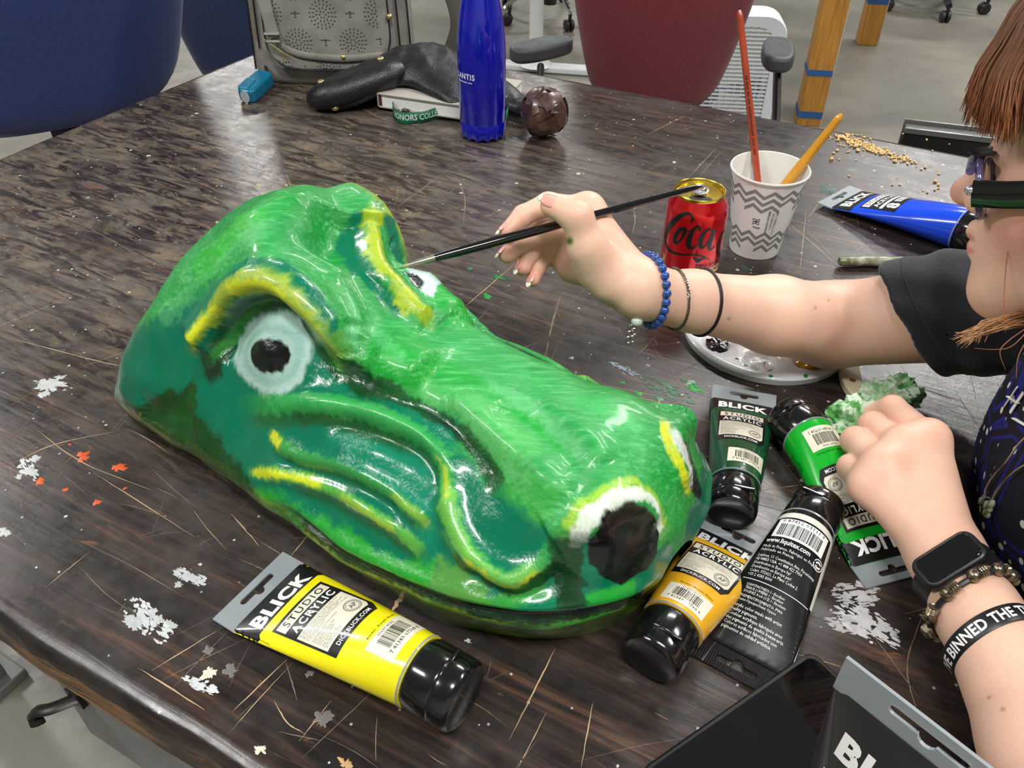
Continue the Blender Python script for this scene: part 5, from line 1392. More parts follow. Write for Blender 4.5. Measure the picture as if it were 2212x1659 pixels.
# front pocket: a raised panel with rounded lower corners
def pocket():
    rows = []
    for z in np.linspace(0.028, 0.30, 40):
        hw = 0.112 - 0.012 * (z / 0.3)
        if z < 0.09: hw *= math.sqrt(max(0.02, 1 - ((0.09 - z) / 0.066) ** 2)) * 0.35 + 0.65
        row = []
        for q in np.linspace(-1, 1, 40):
            e = min(1, (1 - abs(q)) / 0.10); e2 = min(1, (z - 0.027) / 0.012)
            row.append(front_xy(q * hw, z, 0.001 + 0.016 * math.sqrt(e * (2 - e)) * math.sqrt(max(0, e2 * (2 - e2)))))
        rows.append(row)
    return np.array(rows)
PK = pocket()
pk = MB().grid(PK).build('front_pocket', M_suede, bag)
def pk_at(q, z):
    i = (z - 0.028) / (0.30 - 0.028) * 39; j = (q + 1) / 2 * 39
    i0, j0 = int(min(max(i, 0), 38)), int(min(max(j, 0), 38)); a, b = i - i0, j - j0
    return (PK[i0, j0] * (1 - a) * (1 - b) + PK[i0 + 1, j0] * a * (1 - b) + PK[i0, j0 + 1] * (1 - a) * b + PK[i0 + 1, j0 + 1] * a * b)
# perforation pattern: bursts of tiny slots, rows of arrows between them
def perf():
    rr = random.Random(3); it = []
    def slot(x, z, ang, l=0.0030, w=0.0014):
        c, s = math.cos(ang), math.sin(ang)
        it.append(([(x + c * l / 2 - s * w / 2, z + s * l / 2 + c * w / 2), (x - c * l / 2 - s * w / 2, z - s * l / 2 + c * w / 2), (x - c * l / 2 + s * w / 2, z - s * l / 2 - c * w / 2), (x + c * l / 2 + s * w / 2, z + s * l / 2 - c * w / 2)], [(0, 1, 2), (0, 2, 3)]))
    for i, cz in enumerate((0.036, 0.078, 0.122, 0.166, 0.210, 0.254)):
        for cx_ in np.arange(-2, 3):
            x0 = cx_ * 0.092 + (0.046 if i % 2 else 0)
            for rad, nn in ((0.005, 6), (0.0105, 11), (0.016, 16), (0.0215, 20)):
                for k in range(nn):
                    a = 2 * math.pi * (k + 0.5 * (rad > 0.01)) / nn; slot(x0 + rad * math.cos(a), cz + rad * math.sin(a), a)
            for k in (-0.004, 0, 0.004): slot(x0 + 0.046, cz + k, math.pi / 2 if k == 0 else 0, 0.0032)
            for k in (-0.006, -0.002, 0.002, 0.006): slot(x0 + k, cz + 0.046, 0 if abs(k) > 0.004 else math.pi / 2, 0.0032)
    return join2d(*[(np.array(a), b) for a, b in it])
pv, pf_ = perf()
def perf_fn(P):
    out = []
    for x, z in P:
        q = x / 0.108; p = pk_at(max(-0.99, min(0.99, q)), max(0.03, min(0.298, z))); out.append((p[0], p[1] - 0.0006, p[2]))
    return np.array(out)
okf = [t for t in pf_ if all(abs(pv[i][0]) < 0.094 and 0.030 < pv[i][1] < 0.296 and abs(pv[i][1] - 0.056) > 0.006 for i in t)]
pfm = apply_print('perforations', (pv, okf), perf_fn, simple('perforation_dark', srgb(36, 35, 34), 0.7), pk)
pfm['kind'] = 'stuff'
# piping, flap edge, zip, straps
def path_on(qz, off=0.0015): return [tuple(pk_at(q, z) + np.array([0, -off, 0])) for q, z in qz]
MB().tube(spline(path_on([(-0.985, 0.298), (-0.985, 0.18), (-0.985, 0.10), (-0.97, 0.065), (-0.82, 0.042), (-0.5, 0.034), (0, 0.032), (0.5, 0.034), (0.82, 0.042), (0.97, 0.065), (0.985, 0.1), (0.985, 0.2), (0.985, 0.298)]), 90), 0.0016, 8).build('piping', M_piping, pk)
flap = MB().tube(spline(path_on([(-0.76, 0.074), (-0.45, 0.060), (0, 0.054), (0.4, 0.053), (0.9, 0.056)], 0.002), 40), 0.0042, 8, flat=(1.4, 0.5), up=(0, -1, 0)).build('flap_edge', M_suede, pk)
MB().tube(spline(path_on([(-0.74, 0.067), (-0.45, 0.053), (0, 0.047), (0.4, 0.046), (0.9, 0.049)], 0.001), 40), 0.0011, 6).build('flap_shadow_piping', M_piping, pk)
zp = MB()
for k in range(44):
    z = 0.075 + k * 0.0051; p = bag_pt(-0.98, z, 0.003); zp.box(p, (0.0026, 0.0030, 0.0022))
zp.build('zip_teeth', M_brass, bag, smooth=False)['kind'] = 'stuff'
for sx in (-1, 1):
    MB().tube(spline([bag_pt(sx * 0.86, z, 0.003) for z in (0.06, 0.12, 0.2, 0.28)], 30), 0.0016, 8).build('piping', M_piping, bag)
    MB().tube(spline([bag_pt(sx * 1.22, z, 0.003) for z in (0.02, 0.12, 0.2, 0.28)], 30), 0.0016, 8).build('piping', M_piping, bag)
# compression strap and its buckle on the left corner
st = MB().tube(spline(path_on([(-0.985, 0.295), (-0.95, 0.22), (-0.88, 0.145), (-0.80, 0.088)], 0.006), 30), 0.0105, 10, flat=(1.0, 0.22), up=(0, -1, 0.2)).build('strap', M_suede, bag)
kp = tuple(pk_at(-0.80, 0.088) + np.array([0, -0.008, 0]))
MB().tube([(kp[0] + 0.012 * a, kp[1] - 0.004, kp[2] + 0.006 * b) for a, b in ((-1, -1), (1, -1), (1, 1), (-1, 1))], 0.005, 8, closed=True, flat=(1, 0.5)).build('strap_loop', M_suede, st)
bk = MB()
c0 = np.array([kp[0] - 0.002, kp[1] - 0.004, kp[2] - 0.014])
bk.tube([c0 + np.array([-0.014, 0, 0.012]), c0 + np.array([0.0, -0.002, 0.003]), c0 + np.array([0.018, 0, -0.013])], 0.0017, 8)
bk.tube([c0 + np.array([0.018 + 0.004 * math.cos(q), 0, -0.017 + 0.004 * math.sin(q)]) for q in np.linspace(0, 2 * math.pi, 14, endpoint=False)], 0.0011, 6, closed=True)
bk.build('strap_buckle', M_brass, st)
for sx, ln in ((1, 0.30), (-1, 0.34)):
    pts = [(sx * 0.10, 0.05, 0.36), (sx * 0.150, 0.075, 0.28), (sx * 0.185, 0.085, 0.17), (sx * 0.215, 0.080, 0.075), (sx * 0.20, 0.085, 0.012)] if sx > 0 else [(-0.10, 0.05, 0.36), (-0.138, 0.06, 0.26), (-0.146, 0.055, 0.16), (-0.138, 0.05, 0.08)]
    MB().tube(spline(pts, 30), 0.015, 10, flat=(1.0, 0.16), up=(0, 1, 0)).build('shoulder_strap', simple('grey_strap', srgb(98, 95, 88), 0.6, var=0.08), bag)
# foot studs and zip pull
for p in (bag_pt(0.62, 0.115, 0.012), bag_pt(0.05, 0.055, 0.018)):
    MB().ball(p, 0.0055, 12, 8).build('stud', M_brass, bag)
# ---- teal torch hanging on a cord
d0 = at(571, 168, 0.022); d1 = at(533, 204, 0.013)
dd = d1 - d0; Lt = float(np.linalg.norm(dd)); Mt = frame(d0, dd, (0, -0.25, 1))
tor = thing_m('keychain_sanitizer', 'small teal plastic keychain case hanging from the backpack', 'keychain', Mt)
M_teal = simple('teal_plastic', srgb(0, 108, 142), 0.25, coat=0.4, var=0.08)
MB().prism(rrect(-0.008, -0.016, Lt + 0.006, 0.016, 0.010), -0.013, 0.011).build('case', M_teal, tor, bevel=0.005, seg=4)
MB().prism(rrect(Lt - 0.030, -0.0145, Lt + 0.002, 0.004, 0.004), 0.010, 0.0124).build('case_ridge', M_teal, tor, bevel=0.001)
MB().prism([(0.0105 * math.cos(q), 0.0085 * math.sin(q)) for q in np.linspace(0, 2 * math.pi, 20, endpoint=False)], 0, 0.0012, Matrix.Translation((Lt + 0.0056, 0, -0.001)) @ Matrix.Rotation(math.pi / 2, 4, 'Y')).build('lens', simple('pale_grey_lens', srgb(176, 184, 190), 0.25), tor)
MB().tube([(-0.010 + 0.004 * math.cos(q), 0.0, 0.004 * math.sin(q)) for q in np.linspace(0, 2 * math.pi, 16, endpoint=False)], 0.0007, 6, closed=True).build('split_ring', M_alu, tor)
Minv = Mt.inverted()
cpts = [d0 - dd / Lt * 0.012, dp(560, 95, 1.50), dp(551, 40, 1.51), dp(548, 0, 1.52), dp(552, -60, 1.54)]
MB().tube([tuple(Minv @ V(p)) for p in spline(cpts, 30)], 0.0026, 8).build('cord', M_piping, tor)

# ---- black leather wrap
def mat_leather():
    t = NT('black_leather'); n = t.noise(t.coord(), 70, 6, 0.65); v = t.voronoi(t.coord(), 420)
    t.p(color=t.ramp(n, [(0.3, srgb(20, 20, 22)), (0.7, srgb(34, 34, 37))]), rough=t.ramp(n, [(0.3, 0.32), (0.7, 0.46)]))
    t.bump(t.math('ADD', t.math('MULTIPLY', v.outputs['Distance'], 0.5), n), 0.5, 0.0012); return t.m
M_leather = mat_leather()
# sections along the wrap: near edge on table/notebook, crest, far edge
SECL = [((668, 222, .004), (672, 208, .010), (690, 203, .004)),
        ((690, 236, .004), (695, 180, .040), (735, 196, .004)),
        ((740, 236, .006), (745, 158, .050), (790, 180, .006)),
        ((800, 216, .020), (800, 132, .060), (850, 165, .010)),
        ((845, 190, .032), (860, 104, .074), (905, 150, .020)),
        ((885, 186, .036), (905, 92, .080), (940, 150, .025)),
        ((930, 206, .032), (940, 98, .074), (975, 160, .020)),
        ((975, 226, .028), (975, 118, .062), (1005, 172, .014)),
        ((1030, 238, .018), (1025, 150, .050), (1050, 190, .010)),
        ((1085, 240, .010), (1085, 176, .040), (1100, 200, .006)),
        ((1118, 250, .006), (1118, 204, .030), (1130, 218, .008)),
        ((1140, 252, .008), (1140, 218, .028), (1146, 226, .012))]
rows = []
for n_, c_, f_ in SECL:
    a, b, c = at(*n_), at(*c_), at(*f_)
    row = []
    for q in np.linspace(0, 1, 17):
        # rounded arch through the three points
        e = math.sin(math.pi * q) ** 0.55
        base = a + (c - a) * q
        m = b - (a + (c - a) * 0.5)
        row.append(base + m * e)
    rows.append(row)
R3 = np.array(rows)
R3 = np.array(spline(R3.reshape(len(rows), -1), 70)).reshape(70, 17, 3)
R3 = np.array([spline(r, 34) for r in R3])
for i in range(R3.shape[0]):
    for j in range(R3.shape[1]):
        p = R3[i, j]; k = math.sin(math.pi * j / 33)
        R3[i, j, 2] += k * (0.006 * mnoise.noise(V(p * 26)) + 0.0035 * mnoise.noise(V(p * np.array([60, 30, 40]))))
        R3[i, j, 1] += k * 0.004 * mnoise.noise(V(p * 34 + 7))
        R3[i, j, 2] = max(R3[i, j, 2], ZT + 0.001)
wrap = thing('leather_wrap', 'rumpled black leather wrap with brass snaps draped over the notebook', 'wrap', at(860, 215))
off = at(860, 215)
lo = MB().grid(R3 - off).build('leather_sheet', M_leather, wrap)
so = lo.modifiers.new('thick', 'SOLIDIFY'); so.thickness = 0.0016
roll = MB()
rp = [at(682, 214, .014), at(700, 208, .024), at(760, 190, .034), at(830, 165, .046), at(868, 150, .052)]
roll.tube(spline([p - off for p in rp], 24), [0.006, 0.018, 0.026, 0.027, 0.024] and list(np.interp(np.linspace(0, 1, 24), [0, .08, .3, .8, 1], [.006, .020, .027, .028, .018])), 20, flat=(1.0, 0.85))
roll.build('leather_roll', M_leather, wrap)
for x, y, h in ((822, 128, .066), (694, 178, .044), (724, 233, .010)):
    pq = at(x, y, h) - off
    MB().ball(pq, (0.007, 0.006, 0.005), 12, 8).build('snap', M_brass, wrap)
# ---- notebook
n0 = at(815, 214, 0.022); n1 = at(992, 240, 0.022)
nx = n1 - n0; nx /= np.linalg.norm(nx); ny = np.array([-nx[1], nx[0], 0])
Mn = frame(at(815, 232, 0.006), nx, (0, 0, 1))
nb = thing_m('notebook', 'grey hardcover notebook lying under the leather wrap', 'notebook', Mn)
M_cover = simple('grey_cover', srgb(170, 164, 154), 0.5, var=0.05)
MB().prism(rrect(0, 0, 0.205, 0.14, 0.006), 0.0215, 0.0240).build('front_cover', M_cover, nb, bevel=0.0008)
MB().prism(rrect(0, 0, 0.205, 0.14, 0.006), 0.0, 0.0025).build('back_cover', M_cover, nb, bevel=0.0008)
MB().box((0.0015, 0.07, 0.012), (0.003, 0.138, 0.022)).build('spine', M_cover, nb, bevel=0.001)
MB().box((0.104, 0.0712, 0.012), (0.198, 0.136, 0.0190)).build('page_block', simple('paper_edges', srgb(232, 230, 224), 0.7, var=0.03, vscale=300), nb, smooth=False)
MB().box((0.0055, 0.0028, 0.012), (0.005, 0.001, 0.018)).build('head_band', simple('maroon_band', srgb(88, 38, 38), 0.6), nb, smooth=False)
# ---- lanyard with keys
lpts = [at(1010, 222, .002), at(930, 226, .002), at(868, 232, .002), at(850, 242, .002), at(852, 258, .002), at(872, 268, .002), at(915, 266, .002), at(950, 256, .002), at(980, 258, .002), at(1030, 266, .002), at(1078, 270, .002), at(1096, 262, .002), at(1094, 246, .002), at(1060, 236, .002)]
lp = np.array(spline(lpts, 120)); lan = thing('lanyard', 'green lanyard strap with white lettering looped beside the blue bottle', 'lanyard', at(900, 255))
lo0 = at(900, 255); g = []
arc = np.concatenate([[0], np.cumsum(np.linalg.norm(np.diff(lp, axis=0), axis=1))])
def ribbon_row(p, lean):
    return [p - lo0 + np.array([0, 0, 0.0005]) + np.array([0, 0.002 * math.sin(lean), 0]), p - lo0 + np.array([0, 0.004, 0.009]), p - lo0 + np.array([0, 0.007, 0.0165])]
g = np.array([ribbon_row(p, a * 60) for p, a in zip(lp, arc)])
M_lan = simple('green_webbing', srgb(16, 92, 66), 0.6, var=0.12, vscale=200)
lob = MB().grid(g).build('strap', M_lan, lan)
so = lob.modifiers.new('thick', 'SOLIDIFY'); so.thickness = 0.0012
def lan_fn(P):
    out = []
    for a, e in P:
        k = np.interp(a, arc, np.arange(len(lp))); i = int(min(k, len(lp) - 2)); fr = k - i
        q = lp[i] * (1 - fr) + lp[i + 1] * fr - lo0
        out.append(q + np.array([0, 0.0005 + 0.42 * e - 0.0016, 0.001 + e]))
    return np.array(out)
j0 = int(np.argmin(np.linalg.norm(lp[:, :2] - at(868, 268, .002)[:2], axis=1)))
v, f = fit2d(text2d('HONORS COLLEGE   HONORS COLLEGE', 1, 0.015, 'LEFT', 2), 0.205, 0.0085); v = v - [v[:, 0].min(), v[:, 1].min()]
apply_print('lanyard_lettering', (v + [arc[j0] - 0.022, 0.0045], f), lan_fn, simple('pale_green_thread', srgb(182, 206, 190), 0.6), lan, 0.003)
kr = thing('key_ring', 'bunch of keys with silver clasp under the notebook', 'keys', at(905, 240))
ko = at(905, 240)
MB().tube(spline([at(868, 246, .004) - ko, at(872, 236, .018) - ko, at(882, 238, .016) - ko, at(884, 250, .003) - ko], 20), 0.0022, 8).build('clasp', M_alu, kr)
MB().tube([at(905, 243, .010) - ko, at(930, 248, .003) - ko], 0.0022, 8, flat=(1.6, 0.5)).build('key', M_brass, kr)
MB().tube([at(878, 244, .006) - ko + np.array([0.012 * math.cos(q), 0.006 * math.sin(q), 0.004 * math.sin(q)]) for q in np.linspace(0, 2 * math.pi, 20, endpoint=False)], 0.0012, 6, closed=True).build('ring', M_alu, kr)
MB().box(tuple(at(868, 252, .005) - ko), (0.016, 0.008, 0.006)).build('key_fob', simple('dark_red_fob', srgb(120, 50, 50), 0.4), kr, bevel=0.002)
MB().box(tuple(at(945, 244, .005) - ko), (0.05, 0.012, 0.006)).build('key_fob', simple('black_fob', srgb(16, 16, 18), 0.3), kr, bevel=0.002)
# ---- wrapped ball
bq = at(1172, 262, 0.0)
bq = at(1175, 243, 0.036); bq[2] = ZT + 0.0365
ball = thing('wrapped_ball', 'small round ball wrapped in dark brown papery strips beside the bottle', 'ball', bq)
def mat_paperbrown():
    t = NT('dark_brown_paper'); v = t.voronoi(t.coord(), 46); n = t.noise(t.coord(), 60, 5)
    c = t.mix(t.ramp(n, [(0.35, 0.0), (0.65, 0.6)]), v.outputs['Color'], srgb(70, 46, 36))
    hs_ = t.new('ShaderNodeHueSaturation'); t.set(hs_.inputs['Color'], c); hs_.inputs['Saturation'].default_value = 0.0; hs_.inputs['Value'].default_value = 1.0
    t.p(color=t.mix(hs_.outputs[0], srgb(46, 30, 28), srgb(96, 66, 50)), rough=0.32, coat=0.2); return t.m
mb = MB(); mb.ball((0, 0, 0), 0.036, 40, 24); out = []
for p in mb.v:
    v = Vector(p); c = mnoise.cell(v * 55); out.append(tuple(v * (1 + 0.05 * (c - 0.5) + 0.05 * mnoise.noise(v * 60))))
mb.v = out; mb.build('ball_body', mat_paperbrown(), ball)
rr = random.Random(5)
for k in range(16):
    n_ = Vector((rr.uniform(-1, 1), rr.uniform(-1, 0.5), rr.uniform(-0.5, 1))).normalized(); a_ = n_.orthogonal().normalized(); b_ = n_.cross(a_); sz = rr.uniform(0.35, 0.6)
    rot = rr.uniform(0, 6.28); a_, b_ = a_ * math.cos(rot) + b_ * math.sin(rot), b_ * math.cos(rot) - a_ * math.sin(rot)
    gr = np.array([[tuple((n_ + a_ * (u * sz) + b_ * (w * sz * 0.6 * (1 - 0.3 * u))).normalized() * (0.0372 + 0.0004 * (k % 4) + (0.0012 if abs(u) > 0.9 else 0))) for w in np.linspace(-1, 1, 7)] for u in np.linspace(-1, 1, 7)])
    MB().grid(gr).build('paper_strip', mat_paperbrown() if k == 0 else bpy.data.materials['dark_brown_paper'], ball)

# ================================================================== the painter
def unit(v): v = np.asarray(v, float); return v / np.linalg.norm(v)
# ---- head frame: l = her left, f = where she looks, u = up
_yaw, _pit, _rol = math.radians(136), math.radians(16), math.radians(10)
Hf = np.array([math.cos(_yaw) * math.cos(_pit), math.sin(_yaw) * math.cos(_pit), -math.sin(_pit)])
Hl = unit(np.cross([0, 0, 1], Hf)); Hu = np.cross(Hf, Hl)
Hl, Hu = Hl * math.cos(_rol) + Hu * math.sin(_rol), Hu * math.cos(_rol) - Hl * math.sin(_rol)
HO = dp(2053, 412, 0.62) - (0.123 * Hf - 0.036 * Hu)
HM = np.stack([Hl, Hf, Hu])
def hd(x, y, z): return HO + x * Hl + y * Hf + z * Hu
def hel(c, r): return ellip(hd(*c), r, HM)
def head_sdf():
    skull = union([hel((0, -0.012, 0.040), (0.074, 0.096, 0.082)), hel((0, 0.028, -0.030), (0.059, 0.062, 0.078)), hel((0, 0.040, -0.078), (0.045, 0.044, 0.036)),
                   rcone(hd(0.050, 0.0, -0.070), hd(0.018, 0.070, -0.100), 0.012, 0.016), rcone(hd(-0.050, 0.0, -0.070), hd(-0.018, 0.070, -0.100), 0.012, 0.016)], 0.03)
    soft = union([rcone(hd(-0.012, 0.078, -0.104), hd(0.012, 0.078, -0.104), 0.017, 0.017), hel((0.036, 0.052, -0.040), (0.026, 0.028, 0.028)), hel((-0.036, 0.052, -0.040), (0.026, 0.028, 0.028)),
                  rcone(hd(-0.034, 0.074, 0.020), hd(0.034, 0.074, 0.020), 0.013, 0.013), hel((0, 0.082, -0.066), (0.026, 0.014, 0.020))], 0.018)
    nose = union([rcone(hd(0, 0.086, 0.004), hd(0, 0.109, -0.034), 0.0078, 0.0098), hel((0, 0.111, -0.036), (0.0105, 0.0115, 0.0100)), hel((0.0125, 0.098, -0.041), (0.0078, 0.0100, 0.0080)), hel((-0.0125, 0.098, -0.041), (0.0078, 0.0100, 0.0080))], 0.006)
    up = union([rcone(hd(0, 0.1010, -0.0625), hd(0.011, 0.0985, -0.0622), 0.0060, 0.0056), rcone(hd(0.011, 0.0985, -0.0622), hd(0.025, 0.082, -0.0680), 0.0056, 0.0030), rcone(hd(0, 0.1010, -0.0625), hd(-0.011, 0.0985, -0.0622), 0.0060, 0.0056), rcone(hd(-0.011, 0.0985, -0.0622), hd(-0.025, 0.082, -0.0680), 0.0056, 0.0030)], 0.004)
    dn = union([rcone(hd(0, 0.0990, -0.0755), hd(0.012, 0.0955, -0.0752), 0.0068, 0.0060), rcone(hd(0.012, 0.0955, -0.0752), hd(0.024, 0.082, -0.0700), 0.0060, 0.0030), rcone(hd(0, 0.0990, -0.0755), hd(-0.012, 0.0955, -0.0752), 0.0068, 0.0060), rcone(hd(-0.012, 0.0955, -0.0752), hd(-0.024, 0.082, -0.0700), 0.0060, 0.0030)], 0.004)
    socket = [ellip(hd(s * 0.032, 0.094, -0.002), (0.018, 0.016, 0.0125), HM) for s in (-1, 1)]
    lids = [hel((s * 0.0315, 0.0735, -0.003), (0.0150, 0.0138, 0.0125)) for s in (-1, 1)]
    slit = union([rcone(hd(0, 0.110, -0.0690), hd(0.027, 0.088, -0.0695), 0.0008, 0.0006), rcone(hd(0, 0.110, -0.0690), hd(-0.027, 0.088, -0.0695), 0.0008, 0.0006)], 0)
    nost = [hel((s * 0.0068, 0.107, -0.0475), (0.0035, 0.0055, 0.0030)) for s in (-1, 1)]
    ear = [union([hel((s * 0.074, -0.012, -0.012), (0.006, 0.016, 0.028)), hel((s * 0.080, -0.018, -0.004), (0.005, 0.014, 0.022))], 0.006) for s in (1,)]
    neck = rcone(hd(0, -0.030, -0.050), (0.500, 0.405, 0.960), 0.050, 0.056)
    def f(P):
        d = smin(skull(P), soft(P), 0.022)
        for s in socket: d = smax(d, -s(P), 0.012)
        for l_ in lids: d = smin(d, l_(P), 0.004)
        d = smin(d, nose(P), 0.010)
        for s in nost: d = smax(d, -s(P), 0.002)
        d = smin(d, smin(up(P), dn(P), 0.0010), 0.0045)
        for e in ear: d = smin(d, e(P), 0.008)
        return smin(d, neck(P), 0.03)
    return f
# ---- right arm and hand (holds the brush)
rW, rE, rS = dp(1388, 632, 0.716), dp(1795, 702, 0.815), np.array([0.545, 0.585, 0.900])
RT = [dp(1318, 606, 0.712), dp(1268, 532, 0.694), dp(1247, 468, 0.683), dp(1190, 445, 0.688)]
RI = [dp(1268, 456, 0.734), dp(1184, 441, 0.724), dp(1130, 466, 0.716), dp(1097, 500, 0.713)]
RM = [dp(1256, 498, 0.746), dp(1170, 502, 0.734), dp(1119, 526, 0.727), dp(1096, 550, 0.725)]
RR = [dp(1246, 540, 0.750), dp(1168, 522, 0.750), dp(1139, 552, 0.741), dp(1129, 578, 0.738)]
RP = [dp(1240, 574, 0.748), dp(1184, 546, 0.757), dp(1160, 578, 0.750), dp(1151, 604, 0.747)]
def hand_sdf(W, T, fingers, frad, palm_r, fore, thumb_r, extra=()):
    palm = [rcone(W, fg[0], palm_r[0], q) for fg, q in zip(fingers, palm_r[1:])]
    for i in range(3): palm.append(rcone(fingers[i][0], fingers[i + 1][0], palm_r[1 + i] * 0.98, palm_r[2 + i] * 0.98))
    pal = union(palm + list(extra), 0.012)
    th = union(chain([W * 0.35 + T[0] * 0.65] + T, [0.015] + thumb_r), 0.010)
    fs = [union(chain(fg, r), 0.003) for fg, r in zip(fingers, frad)]
    arm = union(fore, 0.012)
    def f(P):
        base = smin(pal(P), arm(P), 0.014)
        d = smin(base, th(P), 0.012)
        for g in fs: d = smin(d, np.maximum(smin(base, g(P), 0.007), -1), 0.0012)
        return d
    return f
_rd = unit(rE - rW)
r_fore = [rcone(rW, rW + _rd * 0.055, 0.0222, 0.0252), rcone(rW + _rd * 0.055, rW + _rd * 0.15, 0.0252, 0.0350), rcone(rW + _rd * 0.15, rE, 0.0350, 0.0400)]
r_up = [rcone(rE, rE + (rS - rE) * 0.45, 0.0400, 0.0440), rcone(rE + (rS - rE) * 0.45, rS, 0.0440, 0.050)]
rhand = hand_sdf(rW * 0.9 + RM[0] * 0.1, RT, [RI, RM, RR, RP], [[0.0118, 0.0102, 0.0090, 0.0076], [0.0118, 0.0102, 0.0090, 0.0078], [0.0112, 0.0098, 0.0086, 0.0074], [0.0105, 0.0088, 0.0076, 0.0066]],
                 [0.0180, 0.0140, 0.0140, 0.0132, 0.0125], r_fore + r_up, [0.0165, 0.0145, 0.0116, 0.0090], extra=[ellip(dp(1280, 570, 0.708), (0.016, 0.016, 0.020))])
# ---- left arm and fist (holds the tissue)
lW, lE, lS = at(2046, 1205, 0.043), np.array([0.312, 0.135, 0.822]), np.array([0.535, 0.235, 0.955])
LI = [at(2006, 950, 0.070), at(1928, 884, 0.052), at(1884, 896, 0.036), at(1872, 912, 0.024)]
LM = [at(1955, 972, 0.070), at(1886, 920, 0.052), at(1872, 935, 0.030), at(1892, 955, 0.018)]
LR = [at(1910, 1012, 0.066), at(1848, 952, 0.050), at(1846, 968, 0.028), at(1872, 985, 0.018)]
LP = [at(1876, 1050, 0.056), at(1838, 1010, 0.044), at(1846, 1022, 0.026), at(1868, 1035, 0.018)]
LT = [at(2010, 1080, 0.030), at(1985, 985, 0.026), at(1945, 905, 0.024), at(1928, 872, 0.026)]
_ld = unit(lE - lW)
l_fore = [rcone(lW, lW + _ld * 0.05, 0.0225, 0.0255), rcone(lW + _ld * 0.05, lW + _ld * 0.15, 0.0255, 0.0360), rcone(lW + _ld * 0.15, lE, 0.0360, 0.0400), rcone(lE, lS, 0.0400, 0.050)]
lhand = hand_sdf(lW, LT, [LI, LM, LR, LP], [[0.0125, 0.0118, 0.0098, 0.0080], [0.0128, 0.0122, 0.0100, 0.0085], [0.0122, 0.0118, 0.0098, 0.0080], [0.0112, 0.0108, 0.0088, 0.0072]],
                 [0.0185, 0.0142, 0.0145, 0.0137, 0.0125], l_fore, [0.0165, 0.0145, 0.0118, 0.0092], extra=[rcone((LI[0] + LM[0]) / 2, lW, 0.0150, 0.0185)])
# ---- trunk
Tf = unit((-0.86, 0.10, -0.50)); Tl = unit(np.cross([0, 0, 1], Tf)); Tu = np.cross(Tf, Tl); TM = np.stack([Tl, Tf, Tu])
trunk_parts = [ellip((0.520, 0.420, 0.870), (0.165, 0.105, 0.150), TM), ellip((0.600, 0.420, 0.700), (0.150, 0.110, 0.200), TM), ellip((0.680, 0.420, 0.520), (0.165, 0.130, 0.130)),
               rcone(rS, (0.500, 0.410, 0.955), 0.050, 0.050), rcone(lS, (0.500, 0.410, 0.955), 0.050, 0.050)]
trunk = union(trunk_parts, 0.05)
def bbox(pts, pad):
    P = np.array(pts); return P.min(0) - pad, P.max(0) + pad
chest = union([ellip((0.530, 0.415, 0.905), (0.130, 0.070, 0.090), TM), rcone(rS, (0.500, 0.410, 0.955), 0.044, 0.048), rcone(lS, (0.500, 0.410, 0.955), 0.044, 0.048)], 0.03)
Bv, Bq = solid([(head_sdf(), bbox([HO, (0.500, 0.405, 0.960)], 0.15)), (rhand, bbox(RT + RI + RM + RP + [rW, rE, rS], 0.05)), (lhand, bbox(LI + LM + LP + LT + [lW, lE, lS], 0.05)), (chest, bbox([rS, lS, (0.53, 0.41, 0.9)], 0.12))], 0.006, 0.0019, (-0.04, 0.02, 0.70), (0.80, 0.84, 1.22))
